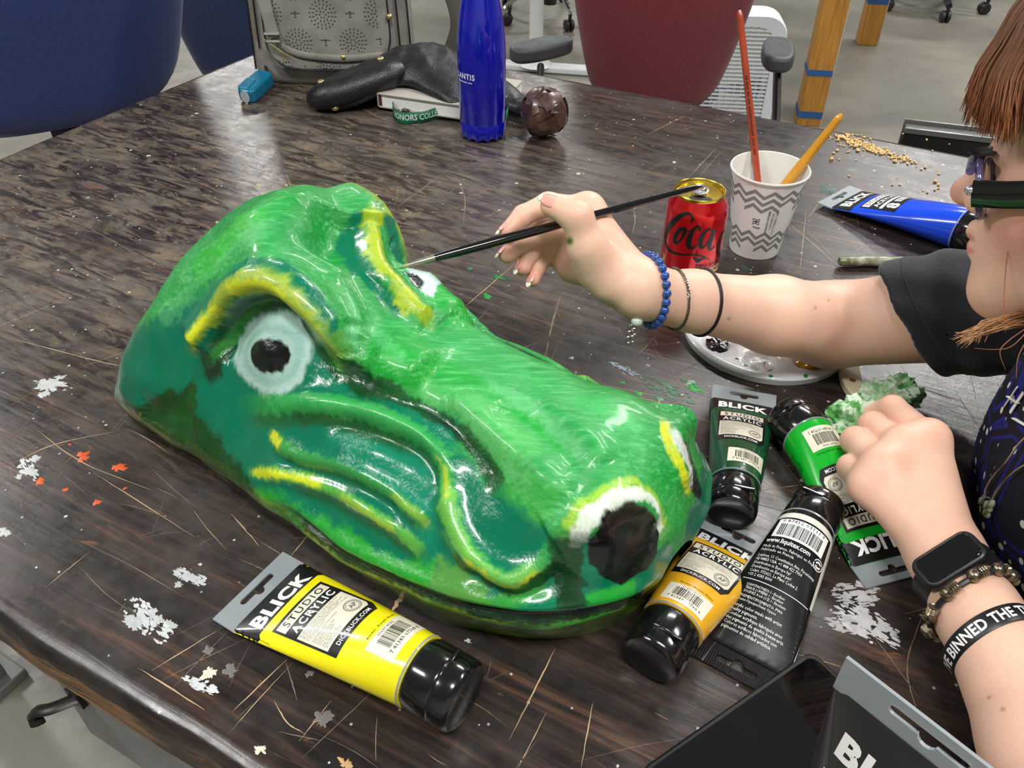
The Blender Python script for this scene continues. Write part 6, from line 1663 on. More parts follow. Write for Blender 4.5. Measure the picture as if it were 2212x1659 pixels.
# ---- skin colour
def skin_colours(Vx):
    base = np.array(srgb(226, 184, 160)); c = np.tile(base, (len(Vx), 1))
    c *= (1 + 0.03 * np.sin(Vx[:, 0] * 90 + 3 * np.sin(Vx[:, 1] * 70)) * np.sin(Vx[:, 1] * 80 + Vx[:, 2] * 60))[:, None]
    def tint(p, r, col, op):
        m = np.nonzero(np.all(np.abs(Vx - np.asarray(p)) < 2.6 * r, axis=1))[0]
        d = np.linalg.norm(Vx[m] - np.asarray(p), axis=1); a = np.exp(-(d / r) ** 2)[:, None] * op
        c[m] = c[m] * (1 - a) + np.array(col) * a
    rose = srgb(224, 132, 118)
    for s in (-1, 1): tint(hd(s * 0.050, 0.055, -0.045), 0.030, rose, 0.55)
    tint(hd(0, 0.118, -0.036), 0.016, srgb(226, 138, 122), 0.55)
    for p, r, o in ((RT[2], 0.012, 0.35), (RT[3], 0.012, 0.45), (RI[0], 0.015, 0.3), (RI[3], 0.012, 0.5), (RM[3], 0.012, 0.5), (RR[3], 0.010, 0.5), (RP[3], 0.010, 0.5), (RI[2], 0.01, 0.3), (dp(1215, 545, 0.735), 0.02, 0.25),
                    (LI[0], 0.016, 0.4), (LM[0], 0.016, 0.35), (LR[0], 0.015, 0.4), (LP[0], 0.014, 0.35), (LI[1], 0.014, 0.3), (LM[1], 0.012, 0.25), (LR[1], 0.012, 0.3), (lE, 0.06, 0.35), (at(2080, 1150, 0.06), 0.03, 0.1)):
        tint(p, r, srgb(220, 128, 112), o)
    tint(dp(1813, 685, 0.775), 0.018, srgb(176, 118, 92), 0.45); tint(dp(1803, 740, 0.775), 0.012, srgb(186, 124, 96), 0.3)
    # lips
    L = np.stack([(Vx - HO) @ Hl, (Vx - HO) @ Hf, (Vx - HO) @ Hu], 1)
    lip = (np.abs(L[:, 0]) < 0.027) & (L[:, 1] > 0.078)
    for zc, hw in ((-0.0640, 0.0052), (-0.0765, 0.0066)):
        w = hw * np.clip(1 - (np.abs(L[:, 0]) / 0.027) ** 2, 0, 1); a = np.clip((w - np.abs(L[:, 2] - zc + 0.2 * np.abs(L[:, 0]) * (-1 if zc < -0.07 else 1) * 0.4)) / 0.0018, 0, 1) * lip * (L[:, 1] > 0.086)
        c[:] = c * (1 - 0.75 * a[:, None]) + np.array(srgb(204, 112, 112)) * 0.75 * a[:, None]
    # brow
    for s in (-1, 1):
        q = (L[:, 0] * s - 0.033) / 0.021; zz = 0.0175 - 0.006 * q * q
        a = np.clip((0.0032 - np.abs(L[:, 2] - zz)) / 0.0016, 0, 1) * (np.abs(q) < 1) * (L[:, 1] > 0.06); c[:] = c * (1 - 0.6 * a[:, None]) + np.array(srgb(96, 62, 44)) * 0.6 * a[:, None]
    # moles
    for p in (dp(1782, 655, 0.77), dp(1738, 672, 0.765), dp(1562, 678, 0.735), at(2176, 1538, 0.075), at(2130, 1500, 0.07), hd(0.012, 0.092, -0.092)):
        d = np.linalg.norm(Vx - p, axis=1); m = np.argmin(d); a = np.clip(1.4 - np.linalg.norm(Vx - Vx[m], axis=1) / 0.0016, 0, 1)[:, None] * 0.7; c[:] = c * (1 - a) + np.array(srgb(140, 86, 62)) * a
    # green paint on the hand
    for x, y, dd, r in ((1230, 521, 0.68, 0.0032), (1110, 505, 0.69, 0.002), (1119, 500, 0.69, 0.0014)):
        p = dp(x, y, dd); ray = unit(p - CAM); t = (Vx - CAM) @ ray; off = np.linalg.norm(Vx - CAM - t[:, None] * ray, axis=1); m = (off < r * 1.6) & (t < 0.83) & (t > 0.5)
        if m.any():
            tm = t[m].min(); a = np.clip(1.5 - off / r, 0, 1) * (t < tm + 0.02) * m; c[:] = c * (1 - a[:, None]) + np.array(srgb(52, 92, 40)) * a[:, None]
    return c
# nails: flat oval plates drawn on the finger backs
NAILS = []
def mat_skin():
    t = NT('skin'); a = t.new('ShaderNodeAttribute'); a.attribute_name = 'tone'
    n = t.noise(t.coord(), 320, 4, 0.6); v = t.voronoi(t.coord(), 700)
    c = t.mix(t.ramp(n, [(0.35, 0.10), (0.6, 0.0)]), a.outputs['Color'], srgb(206, 140, 116))
    t.p(color=c, rough=0.46, spec=0.4, sss=0.06)
    t.b.inputs['Subsurface Radius'].default_value = (0.012, 0.005, 0.003)
    t.b.inputs['Subsurface Scale'].default_value = 0.3
    t.bump(t.math('ADD', n, t.math('MULTIPLY', v.outputs['Distance'], 0.4)), 0.18, 0.0006); return t.m
person = thing('person', 'seated person with reddish brown hair in black T-shirt and apron, painting', 'person', (0.68, 0.42, 0.0))
PO = np.array([0.68, 0.42, 0.0])
me = mesh_np('body', Bv - PO, Bq)
tone = me.attributes.new('tone', 'FLOAT_COLOR', 'POINT'); cc = skin_colours(Bv)
tone.data.foreach_set('color', np.concatenate([cc, np.ones((len(cc), 1))], 1).ravel().astype(np.float32))
body = link('body', me, mat_skin(), person)

bvh_b = BVHTree.FromPolygons([V(p) for p in Bv], Bq.tolist())
def skin_at(p, n):
    """skin surface met when coming towards p from direction n"""
    hit = bvh_b.ray_cast(V(np.asarray(p) + np.asarray(n) * 0.09), V(-np.asarray(n)))
    return np.array(hit[0]) if hit[0] is not None else np.asarray(p)
def ring_on(p, axis, off, n=48, start=None, tilt=None):
    """points round a limb at p: on the skin, lifted by off; starts at the side facing 'start'"""
    a = unit(axis) if tilt is None else unit(np.asarray(axis) + np.asarray(tilt))
    s = np.array(start if start is not None else CAM - p, float); s = unit(s - a * (s @ a)); b = np.cross(a, s)
    out = []
    for q in np.linspace(0, 2 * math.pi, n, endpoint=False):
        d = s * math.cos(q) + b * math.sin(q)
        out.append((skin_at(p, d) + d * off, d))
    return out, a
# ---- fingernails
M_nail = simple('fingernail', srgb(226, 160, 146), 0.25, coat=0.3); M_nailtip = simple('nail_tip', srgb(232, 226, 206), 0.35)
def nail(a, b, nrm, w=0.0052, l=0.0062, r=0.008, tip=0.0035):
    ax = unit(np.asarray(b) - np.asarray(a)); n_ = unit(np.asarray(nrm) - ax * (np.asarray(nrm) @ ax)); s_ = np.cross(ax, n_)
    c0 = np.asarray(b) + ax * 0.0005
    rows = []
    for u in np.linspace(-1, 1.0, 9):
        row = []
        for v in np.linspace(-1, 1, 9):
            k = math.sqrt(max(0, 1 - (abs(u) ** 2.6) * 0.9)) if u < 0 else 1 - 0.35 * u ** 2
            th = v * 0.72 * k; rr_ = r * (1.02 - 0.10 * max(0, u) ** 2)
            row.append(c0 - PO + ax * (u * l) + (n_ * math.cos(th) + s_ * math.sin(th)) * rr_ + n_ * 0.0002)
        rows.append(row)
    nl = MB().grid(np.array(rows)).build('fingernail', M_nail, person); nl.modifiers.new('thick', 'SOLIDIFY').thickness = 0.0006
    rows2 = [rows[-1]]
    for t_ in np.linspace(0.3, 1, 4):
        rows2.append([p + ax * tip * t_ * math.sqrt(max(0.05, 1 - (v / 1.05) ** 2)) - n_ * 0.0012 * t_ * t_ for p, v in zip(rows[-1], np.linspace(-1, 1, 9))])
    tp = MB().grid(np.array(rows2)).build('nail_tip', M_nailtip, nl); tp.modifiers.new('thick', 'SOLIDIFY').thickness = 0.0005
_tc = unit(CAM - RT[3])
nail(RT[2], RT[3], _tc * 0.8 + np.array([0, 0, 0.8]), 0.006, 0.0075, 0.0090)
for fg, rr_, nn in ((RI, 0.0076, (-0.4, 0.3, 0.9)), (RM, 0.0078, (-0.9, -0.2, 0.35)), (RR, 0.0074, (-0.8, -0.75, 0.1)), (RP, 0.0066, (-0.5, -0.9, 0.0))):
    nail(fg[2], fg[3], np.array(nn), 0.005, 0.0055, rr_, tip=0.0045)
nail(LT[2], LT[3], np.array((0.3, -0.1, 1.0)), 0.005, 0.005, 0.0092, tip=0.006)
# ---- clothes
def mat_cloth():
    t = NT('black_cotton'); n = t.noise(t.coord(), 700, 2); w = t.noise(t.coord(), 22, 5)
    t.p(color=t.ramp(w, [(0.3, srgb(24, 26, 31)), (0.7, srgb(36, 39, 45))]), rough=0.85, sheen=0.25, spec=0.25); t.bump(t.math('ADD', n, t.math('MULTIPLY', w, 0.8)), 0.5, 0.0012); return t.m
M_shirt = mat_cloth()
_ua = unit(rS - rE); _hn = unit(_ua + np.array([0.0, 0.05, 0.55])); _hp = rE + _ua * 0.074
def shirt_sdf():
    tr = union([ellip((0.525, 0.420, 0.880), (0.165, 0.100, 0.140), TM), ellip((0.600, 0.420, 0.700), (0.155, 0.115, 0.200), TM), ellip((0.680, 0.420, 0.540), (0.170, 0.135, 0.120)), rcone(rS, (0.505, 0.415, 0.940), 0.056, 0.054), rcone(lS, (0.505, 0.415, 0.940), 0.056, 0.054)], 0.04)
    sl = rcone(rE + _ua * 0.04, rS, 0.0575, 0.0600); cav = rcone(rE, rE + _ua * 0.16, 0.0475, 0.0500)
    _la = unit(lS - lE); sl2 = rcone(lE + _la * 0.08, lS, 0.058, 0.060); cav2 = rcone(lE, lE + _la * 0.17, 0.048, 0.050)
    neckhole = rcone((0.500, 0.405, 0.960), hd(0, -0.03, -0.07), 0.062, 0.066)
    fold = lambda P: 0.0016 * np.sin(P @ np.array([70.0, 40, 120])) * np.sin(P @ np.array([-30.0, 60, 40])) + 0.0012 * np.sin(P @ np.array([160.0, -40, 90]))
    def f(P):
        a = smax(smax(sl(P), -((P - _hp) @ _hn), 0.003), -cav(P), 0.002)
        b = smax(smax(sl2(P), -((P - lE - _la * 0.10) @ _la), 0.003), -cav2(P), 0.002)
        d = smin(smin(tr(P), a, 0.02), b, 0.02)
        return smax(d, -neckhole(P), 0.004) + fold(P)
    return f
Sv, Sq = solid([(shirt_sdf(), ((0.30, 0.15, 0.38), (0.86, 0.76, 1.06)))], 0.0, 0.0034, (0.28, 0.12, 0.38), (0.88, 0.76, 1.08))
link('t_shirt', mesh_np('t_shirt', Sv - PO, Sq), M_shirt, person)
# sleeve seam
_ring = []
_as = unit(_ua)
for q in np.linspace(0, 2 * math.pi, 60, endpoint=False):
    s1 = unit(np.cross(_hn, [0, 1, 0])); s2 = np.cross(_hn, s1); d = s1 * math.cos(q) + s2 * math.sin(q)
    _ring.append((_hp + _hn * 0.017, d))
bvh_s = BVHTree.FromPolygons([V(p) for p in Sv], Sq.tolist())
pts = []
for p, d in _ring:
    hit = bvh_s.ray_cast(V(p + d * 0.12), V(-d))
    if hit[0] is not None: pts.append(np.array(hit[0]) - PO)
if len(pts) > 10: MB().tube(pts, 0.0006, 5, closed=True).build('sleeve_seam', M_shirt, person)
def mat_apron():
    t = NT('navy_printed_cotton'); vec = t.coord()
    c = t.ramp(t.noise(vec, 14, 4), [(0.35, srgb(17, 18, 28)), (0.7, srgb(27, 29, 44))])
    ed = t.new('ShaderNodeTexVoronoi', feature='DISTANCE_TO_EDGE'); t.set(ed.inputs['Vector'], t.coord(loc=(4, 4, 4))); ed.inputs['Scale'].default_value = 17; ed.inputs['Randomness'].default_value = 0.9
    line = t.ramp(ed.outputs['Distance'], [(0.035, 0.0), (0.05, 1.0), (0.075, 1.0), (0.09, 0.0)])
    c = t.mix(t.math('MULTIPLY', line, 0.8), c, srgb(30, 36, 128))
    v = t.voronoi(t.coord(scale=(1, 1.0, 0.8)), 78, rnd=0.9)
    c = t.mix(t.ramp(v.outputs['Distance'], [(0.20, 1.0), (0.24, 0.0)]), c, srgb(206, 206, 196))
    v2 = t.voronoi(t.coord(loc=(2, 1, 3)), 16, rnd=1.0)
    c = t.mix(t.ramp(v2.outputs['Distance'], [(0.09, 1.0), (0.10, 0.0)]), c, srgb(214, 214, 208))
    t.p(color=c, rough=0.85, spec=0.25); t.bump(t.noise(vec, 600, 2), 0.4, 0.001); return t.m
def apron_sdf():
    b = union([ellip((0.500, 0.425, 0.850), (0.150, 0.120, 0.150), TM), ellip((0.520, 0.435, 0.760), (0.150, 0.128, 0.160), TM), ellip((0.585, 0.42, 0.62), (0.165, 0.145, 0.16), TM)], 0.05)
    fold = lambda P: 0.003 * np.sin(P @ np.array([0.0, 75, 12])) * np.clip((0.95 - P[:, 2]) * 5, 0, 1)
    cut = lambda P: -((P - np.array([0.515, 0.42, 0.8])) @ Tf)
    top = lambda P: (P - np.array([0.43, 0.42, 0.955])) @ unit(Tu)
    return lambda P: smax(smax(b(P) + fold(P), cut(P), 0.004), top(P), 0.004)
Av, Aq = solid([(apron_sdf(), ((0.28, 0.2, 0.45), (0.70, 0.66, 1.0)))], 0.0, 0.0034, (0.26, 0.20, 0.45), (0.72, 0.66, 1.02))
apron = link('apron', mesh_np('apron', Av - PO, Aq), mat_apron(), person)
bvh_a = BVHTree.FromPolygons([V(p) for p in Av], Aq.tolist())
def on_apron(x, y, off=0.002):
    hit = bvh_a.ray_cast(V(CAM), V(sight(x, y)))
    if hit[0] is None: return dp(x, y, 0.62)
    return np.array(hit[0]) + np.array(hit[1]) * off * (1 if hit[1].dot(V(sight(x, y))) < 0 else -1)
for st_ in ([(2176, 878), (2203, 838)], [(2188, 892), (2216, 850)], [(2184, 858), (2204, 872)], [(2196, 905), (2230, 925)]):
    MB().tube([on_apron(*p) - PO for p in st_], 0.0016, 6, flat=(1.3, 0.4)).build('apron_lettering', M_ink_white, apron)
# trousers
M_jeans = simple('dark_denim', srgb(34, 38, 52), 0.8, var=0.15, vscale=60)
def legs():
    out = []
    for s in (-1, 1):
        y0 = 0.42 + s * 0.085; y1 = 0.42 + s * 0.12
        out.append(union([rcone((0.68, y0, 0.490), (0.40, y1, 0.480), 0.074, 0.060), rcone((0.40, y1, 0.480), (0.44, y1, 0.11), 0.058, 0.048)], 0.02))
    return union(out, 0.01)
Lv, Lq = solid([(legs(), ((0.3, 0.2, 0.05), (0.78, 0.65, 0.60)))], 0.0, 0.006, (0.28, 0.18, 0.04), (0.80, 0.66, 0.62))
link('trousers', mesh_np('trousers', Lv - PO, Lq), M_jeans, person)
for s in (-1, 1):
    y1 = 0.42 + s * 0.12; sv = MB(); rows = []
    for x, w, h_ in ((0.50, 0.028, 0.055), (0.48, 0.036, 0.075), (0.42, 0.040, 0.080), (0.36, 0.043, 0.058), (0.30, 0.042, 0.046), (0.265, 0.03, 0.035)):
        rows.append([(x, y1 + w * math.cos(a), h_ * 0.5 * (1 + math.sin(a)) + 0.002) for a in np.linspace(0, 2 * math.pi, 20, endpoint=False)])
    sv.grid(np.array(rows) - PO, close_v=True, cap=True).build('shoe', M_chairblk if 'M_chairblk' in globals() else M_shirt, person)
# ---- hair
def mat_hair():
    t = NT('reddish_brown_hair'); a = t.new('ShaderNodeAttribute'); a.attribute_name = 'tone'
    n = t.noise(t.coord(), 90, 4)
    t.p(color=t.mix(t.ramp(n, [(0.35, 0.25), (0.65, 0.0)]), a.outputs['Color'], srgb(66, 40, 26)), rough=0.38, spec=0.5); return t.m
M_hair = mat_hair()
def strands(lst, name):
    vs, fs, cs = [], [], []
    for pts, r, c0, c1 in lst:
        P = spline(pts, 14); mb = MB(); mb.tube([p - PO for p in P], [r * (1 - 0.75 * (i / 13) ** 2) for i in range(14)], 5)
        n0 = len(vs); vs += mb.v; fs += [tuple(i + n0 for i in f) for f in mb.f]
        for i in range(14): cs += [np.array(c0) * (1 - i / 13) + np.array(c1) * (i / 13)] * 5
    me = bpy.data.meshes.new(name); me.from_pydata(vs, [], fs)
    t = me.attributes.new('tone', 'FLOAT_COLOR', 'POINT'); t.data.foreach_set('color', np.concatenate([np.array(cs), np.ones((len(cs), 1))], 1).ravel().astype(np.float32))
    o = link(name, me, M_hair, person); o['kind'] = 'stuff'
    return o
rh = random.Random(11)
lst = []
H0, H1, H2 = srgb(92, 76, 64), srgb(138, 80, 48), srgb(160, 98, 60)
def skull_pt(x, y, z, off):
    q = np.array([x, y + 0.012, z - 0.040]); r = np.array([0.074, 0.096, 0.082]); k = 1 / np.linalg.norm(q / r)
    return hd(*(q * k * (1 + off / 0.085) + np.array([0, -0.012, 0.040])))
for k in range(1300):
    x = rh.uniform(-0.07, 0.075); off = rh.uniform(0.004, 0.016)
    part = x - 0.0
    p0 = skull_pt(x * 0.45 - 0.005, rh.uniform(-0.06, 0.0), 0.125, off)
    p1 = skull_pt(x * 0.85, 0.045, 0.095, off + 0.004)
    p2 = skull_pt(x * 1.1, 0.085, 0.058, off + 0.006)
    L_ = rh.uniform(0.026, 0.046) + 0.10 * max(0, x - 0.03); sp = Hl * (x * 0.10) + Hl * rh.uniform(-0.002, 0.002)
    p3 = p2 - Hu * L_ * 0.5 + Hf * (0.007 - 0.1 * max(0, abs(x) - 0.03)) + sp * 0.5
    p4 = p2 - Hu * L_ + Hf * (0.010 - 0.2 * max(0, abs(x) - 0.03) + rh.uniform(-0.002, 0.002)) + sp
    lst.append(([p0, p1, p2, p3, p4], rh.uniform(0.0005, 0.0011), H0, H1 if rh.random() < 0.6 else H2))
for k in range(640):                                        # sides, crown and back
    a = rh.uniform(0.85, 3.14); s = 1 if rh.random() < 0.5 else -1; off = rh.uniform(0.005, 0.014); sn, cs_ = math.sin(a), math.cos(a)
    p0 = skull_pt(s * 0.012 * sn, -0.045 + 0.012 * cs_, 0.125, off); p1 = skull_pt(s * 0.066 * sn, -0.012 + 0.075 * cs_, 0.100, off); p2 = skull_pt(s * 0.074 * sn, 0.094 * cs_ - 0.012, 0.045, off + 0.004)
    w_ = 0.084 + off * 0.6
    p3 = hd(s * w_ * sn, (w_ + 0.010) * cs_ - 0.014, -0.025); p4 = hd(s * (w_ - 0.006) * sn, w_ * cs_ - 0.018, -0.080 + rh.uniform(-0.01, 0.01))
    lst.append(([p0, p1, p2, p3, p4], rh.uniform(0.0012, 0.0022), H0, H1))
strands(lst, 'hair')
lock = []
for k in range(90):                                         # lock hanging past the jaw
    j = lambda s: np.array([rh.gauss(0, s) for _ in range(3)])
    p0 = hd(0.078, -0.01, -0.03) + j(0.004); p1 = dp(2300, 672, 0.575) + j(0.003); p2 = dp(2205, 690, 0.570) + j(0.0022); p3 = dp(2130, 706, 0.570) + j(0.0026); p4 = dp(2088 + rh.uniform(-24, 24), 730 + rh.uniform(-10, 12), 0.572) + j(0.002)
    lock.append(([p0, p1, p2, p3, p4], rh.uniform(0.0004, 0.0007), H1, srgb(196, 148, 100)))
for pts in ([(2212, 420), (2190, 470), (2175, 560), (2168, 660), (2172, 720)], [(2230, 700), (2180, 735), (2160, 760), (2172, 800)], [(2240, 690), (2190, 745), (2150, 755), (2105, 752)], [(2230, 715), (2200, 770), (2195, 820)]):
    lock.append(([dp(x, y, 0.555) for x, y in pts], 0.00045, H1, H2))
for k in range(16):                                         # loose strands in front of the brow
    x0 = 2128 + rh.uniform(-24, 16); lock.append(([dp(x0 + 30, 90, 0.60), dp(x0 + 2, 170, 0.597), dp(x0 - 8, 225, 0.597), dp(x0 + rh.uniform(-10, 12), 262 + rh.uniform(-14, 22), 0.597)], 0.0004, H1, H2))
strands(lock, 'hair_lock')
# eyelashes and iris
M_lash = simple('dark_lash', srgb(34, 24, 22), 0.6)
lm = MB()
for k in range(26):
    q = -0.9 + 1.8 * k / 25
    a = hd(0.0335 + 0.0150 * q, 0.0850 - 0.006 * q * q, -0.0020); b = hd(0.0345 + 0.0195 * q, 0.0930 - 0.005 * q * q, -0.0040); c_ = hd(0.0355 + 0.0235 * q, 0.0985 - 0.004 * q * q, -0.0010)
    lm.tube([p - PO for p in spline([a, b, c_], 6)], [0.0007, 0.00065, 0.0006, 0.0005, 0.00035, 0.0002], 4)
lm.build('eyelashes', M_lash, person)['kind'] = 'stuff'
# ---- glasses
gl = thing('eyeglasses', 'eyeglasses with clear purple front frame and wide black temples', 'glasses', hd(0, 0.104, -0.014))
GO = hd(0, 0.104, -0.014)
def mat_frame():
    t = NT('clear_purple_acetate'); n = t.noise(t.coord(), 60, 3)
    t.p(color=t.ramp(n, [(0.35, srgb(66, 58, 92)), (0.65, srgb(128, 118, 162))]), rough=0.1, trans=0.35, coat=0.6); return t.m
M_frame = mat_frame(); M_temple = simple('black_acetate', srgb(12, 12, 13), 0.12, coat=0.8)
def lens_path(s, k=1.0):
    out = []
    for q in np.linspace(0, 2 * math.pi, 40, endpoint=False):
        c, n_ = math.cos(q), math.sin(q)
        x = s * 0.0345 + 0.0275 * k * math.copysign(abs(c) ** 0.7, c); z = -0.026 + 0.0195 * k * math.copysign(abs(n_) ** 0.75, n_)
        y = 0.0960 - 0.10 * (abs(x) / 0.065) ** 2 * 0.11 + 0.10 * (z + 0.0)
        out.append(hd(x, y, z) - GO)
    return out
for s in (-1, 1):
    rim = MB().tube(lens_path(s), 0.0026, 10, closed=True, flat=(1.0, 1.0)).build('rim', M_frame, gl)
    lp_ = lens_path(s, 0.95); cen = sum(lp_) / len(lp_)
    mg = MB(); mg.add([tuple(p) for p in lp_] + [tuple(cen)], [(i, (i + 1) % 40, 40) for i in range(40)])
    g_ = NT('lens_glass'); g_.p(color=(1, 1, 1), rough=0.0, trans=1.0, ior=1.05)
    mg.build('lens', g_.m, gl).modifiers.new('thick', 'SOLIDIFY').thickness = 0.0012
    hx = s * 0.0655
    tp = [hd(hx, 0.086, -0.026) - GO, hd(hx * 1.05, 0.062, -0.025) - GO, hd(hx * 1.13, 0.030, -0.021) - GO, hd(hx * 1.17, -0.015, -0.012) - GO, hd(hx * 1.16, -0.045, -0.028) - GO]
    MB().tube(spline(tp, 20), 0.0092, 10, flat=(1.0, 0.26), up=tuple(Hl)).build('temple', M_temple, gl)
    MB().ball(tuple(hd(hx, 0.088, -0.024) - GO), (0.0035, 0.0035, 0.0035), 10, 8).build('hinge', M_alu if 'M_alu' in globals() else M_frame, gl)
MB().tube(spline([hd(-0.010, 0.0975, -0.014) - GO, hd(0, 0.1010, -0.0115) - GO, hd(0.010, 0.0975, -0.014) - GO], 8), 0.0028, 8).build('bridge', M_frame, gl)
MB().tube(spline([hd(-0.063, 0.090, -0.012) - GO, hd(-0.034, 0.098, -0.007) - GO, hd(-0.012, 0.099, -0.012) - GO], 10), 0.0030, 8).build('brow_bar', M_frame, gl)
MB().tube(spline([hd(0.063, 0.090, -0.012) - GO, hd(0.034, 0.098, -0.007) - GO, hd(0.012, 0.099, -0.012) - GO], 10), 0.0030, 8).build('brow_bar', M_frame, gl)

# ---- bracelets on the right wrist
_ax = unit(rE - rW)
def on_arm(W, axis, px):                                     # point of the arm axis nearest the picture column/row
    return W + axis * px
p = rW + _ax * 0.010
rg, a_ = ring_on(p, _ax, 0.0030, 26, tilt=(0.10, 0, 0.22))
bb = thing('bead_bracelet', 'blue round bead bracelet on the right wrist', 'bracelet', p)
M_bead = simple('blue_bead', srgb(34, 72, 146), 0.2, coat=0.6, var=0.2, vscale=160)
P0 = None
cps = np.array([q for q, d in rg]); seg = np.linalg.norm(np.roll(cps, -1, 0) - cps, axis=1); arcs = np.concatenate([[0], np.cumsum(seg)]); nbd = int(arcs[-1] / 0.0074)
bm0 = MB().ball((0, 0, 0), 0.0038, 14, 10)
mesh_b = None
cl = np.vstack([cps, cps[:1]])
for k in range(nbd):
    s_ = arcs[-1] * k / nbd; q = np.array([np.interp(s_, arcs, cl[:, i]) for i in range(3)]) - p
    if mesh_b is None:
        o = bm0.build('bead', M_bead, bb); mesh_b = o.data; o.location = V(q)
    else:
        o = bpy.data.objects.new('bead', mesh_b); C.objects.link(o); o.parent = bb; o.location = V(q)
p = rW + _ax * 0.034
rg, a_ = ring_on(p, _ax, 0.0012, 40, tilt=(0.05, 0, 0.25))
cbr = thing('chain_bracelet', 'thin twisted silver chain bracelet on the right forearm', 'bracelet', p)
M_silver = simple('antique_silver', srgb(150, 146, 136), 0.25, 0.9, var=0.2)
cps = np.array([q for q, d in rg] + [rg[0][0]]); cps = np.array(spline(cps, 130)); cm2 = MB()
for i in range(0, 129):
    d = unit(cps[i + 1] - cps[i]); n_ = unit(np.cross(d, [0.3, 0.5, 0.8])); b_ = np.cross(d, n_)
    if i % 2: n_, b_ = b_, n_
    cm2.tube([cps[i] - p + d * (0.0017 * math.cos(q)) + n_ * (0.0010 * math.sin(q)) for q in np.linspace(0, 2 * math.pi, 7, endpoint=False)], 0.00042, 4, closed=True)
o = cm2.build('chain', M_silver, cbr); o['kind'] = 'stuff'
p = rW + _ax * 0.064
rg, a_ = ring_on(p, _ax, 0.0008, 60, tilt=(0.0, 0, 0.12))
eb = MB().tube([q for q, d in rg], 0.0015, 8, closed=True).build('hair_tie', simple('black_elastic', srgb(16, 16, 17), 0.5), None)
tag(eb, 'thin black elastic band round the right forearm', 'hair tie')
# dangling charms below the bead bracelet
ch = thing('bracelet_charm', 'small silver and pale stone charm hanging under the right wrist', 'charm', dp(1372, 700, 0.715))
co = dp(1372, 700, 0.715)
MB().ball(tuple(dp(1376, 694, 0.713) - co), (0.0052, 0.0052, 0.0046), 12, 8).build('pale_stone', simple('pale_stone', srgb(186, 200, 190), 0.2), ch)
for x, y in ((1366, 708), (1360, 722), (1370, 716), (1357, 734), (1366, 732)):
    MB().tube([dp(x, y, 0.715) - co + 0.0026 * np.array([math.cos(q), 0.3 * math.sin(q), math.sin(q)]) for q in np.linspace(0, 2 * math.pi, 12, endpoint=False)], 0.0006, 5, closed=True).build('charm_link', M_silver, ch)
# ---- the brush she paints with
_d0 = 0.70
if 'bvh_c' in globals():
    _h = bvh_c.ray_cast(V(CAM), V(sight(866, 577)))
    if _h[0] is not None: _d0 = float((np.array(_h[0]) - CAM) @ _fw) - 0.004

_dh = 0.706; _d1 = 1 / (1 / _dh + (1 / _dh - 1 / _d0) * (1517 - 1200) / (1200 - 862))
t0 = dp(862, 578, _d0); t1 = dp(1517, 401, _d1)
bd = t1 - t0; bt = thing('paintbrush', 'slim black paintbrush held in the right hand', 'paintbrush', t0)
M_bhandle = simple('black_lacquer', srgb(12, 12, 13), 0.14, coat=0.8)
def rod2(name, a, b, prof, mat):
    ts = np.linspace(0, 1, 40); rs = [float(np.interp(t, [q[0] for q in prof], [q[1] for q in prof])) for t in ts]
    return MB().tube([bd * (a + (b - a) * t) for t in ts], rs, 12).build(name, mat, bt)
rod2('handle', 0.105, 1.0, [(0, 0.0030), (0.08, 0.0040), (0.25, 0.0044), (0.6, 0.0034), (0.97, 0.0028), (1, 0.0012)], M_bhandle)
rod2('ferrule', 0.030, 0.11, [(0, 0.0016), (0.4, 0.0026), (1, 0.0031)], simple('dull_ferrule', srgb(150, 148, 128), 0.3, 0.7, var=0.2))
rod2('bristles', 0.0, 0.034, [(0, 0.0003), (0.5, 0.0014), (1, 0.0016)], simple('wet_bristles', srgb(150, 160, 110), 0.4))

# ---- fitness watch, skull bracelet, wristband on the left wrist
_lx = unit(lE - lW); p = lW + _lx * 0.022
rg, a_ = ring_on(p, _lx, 0.0012, 48, start=CAM - p + np.array([0.10, 0, 0]), tilt=(0.28, 0, 0))
wt = thing('fitness_watch', 'black fitness watch with dark screen on the left wrist', 'watch', p)
M_rub = simple('black_silicone', srgb(22, 22, 24), 0.42, var=0.1)
rows = []
for off, hw in ((0.0, 0.0105), (0.0018, 0.0110), (0.0022, 0.0080), (0.0022, -0.0080), (0.0018, -0.0110), (0.0, -0.0105)):
    rows.append([q - p + d * off + a_ * hw for q, d in rg])
rows.append(rows[0]); MB().grid(np.array(rows), close_v=True).build('band', M_rub, wt)
dtop = rg[0][1]; ptop = rg[0][0]; crs = unit(np.cross(a_, dtop))
Mw = frame(ptop + dtop * 0.0018, crs, dtop); Mloc = Mw.copy(); Mloc.translation = Vector(Mw.translation) - V(p)
MB().prism(rrect(-0.0235, -0.0130, 0.0235, 0.0130, 0.008, 6), -0.0030, 0.0064, Mloc).build('watch_case', M_rub, wt, bevel=0.0025, seg=3)
MB().prism(rrect(-0.0200, -0.0105, 0.0200, 0.0105, 0.005, 6), 0.0060, 0.0076, Mloc).build('watch_screen', simple('black_watch_glass', srgb(8, 8, 10), 0.05, coat=1.0), wt, bevel=0.0008)
p = lW + _lx * 0.042
rg, a_ = ring_on(p, _lx, 0.0035, 40, start=CAM - p, tilt=(0.34, 0, 0))
sb = thing('skull_bracelet', 'bracelet of bronze skull beads on black cord on the left wrist', 'bracelet', p)
MB().tube([q - p - d * 0.001 for q, d in rg], 0.0022, 8, closed=True).build('cord', M_piping if 'M_piping' in globals() else M_rub, sb)
M_skull = simple('bronze_silver', srgb(138, 126, 104), 0.25, 0.9, var=0.3, vscale=300)
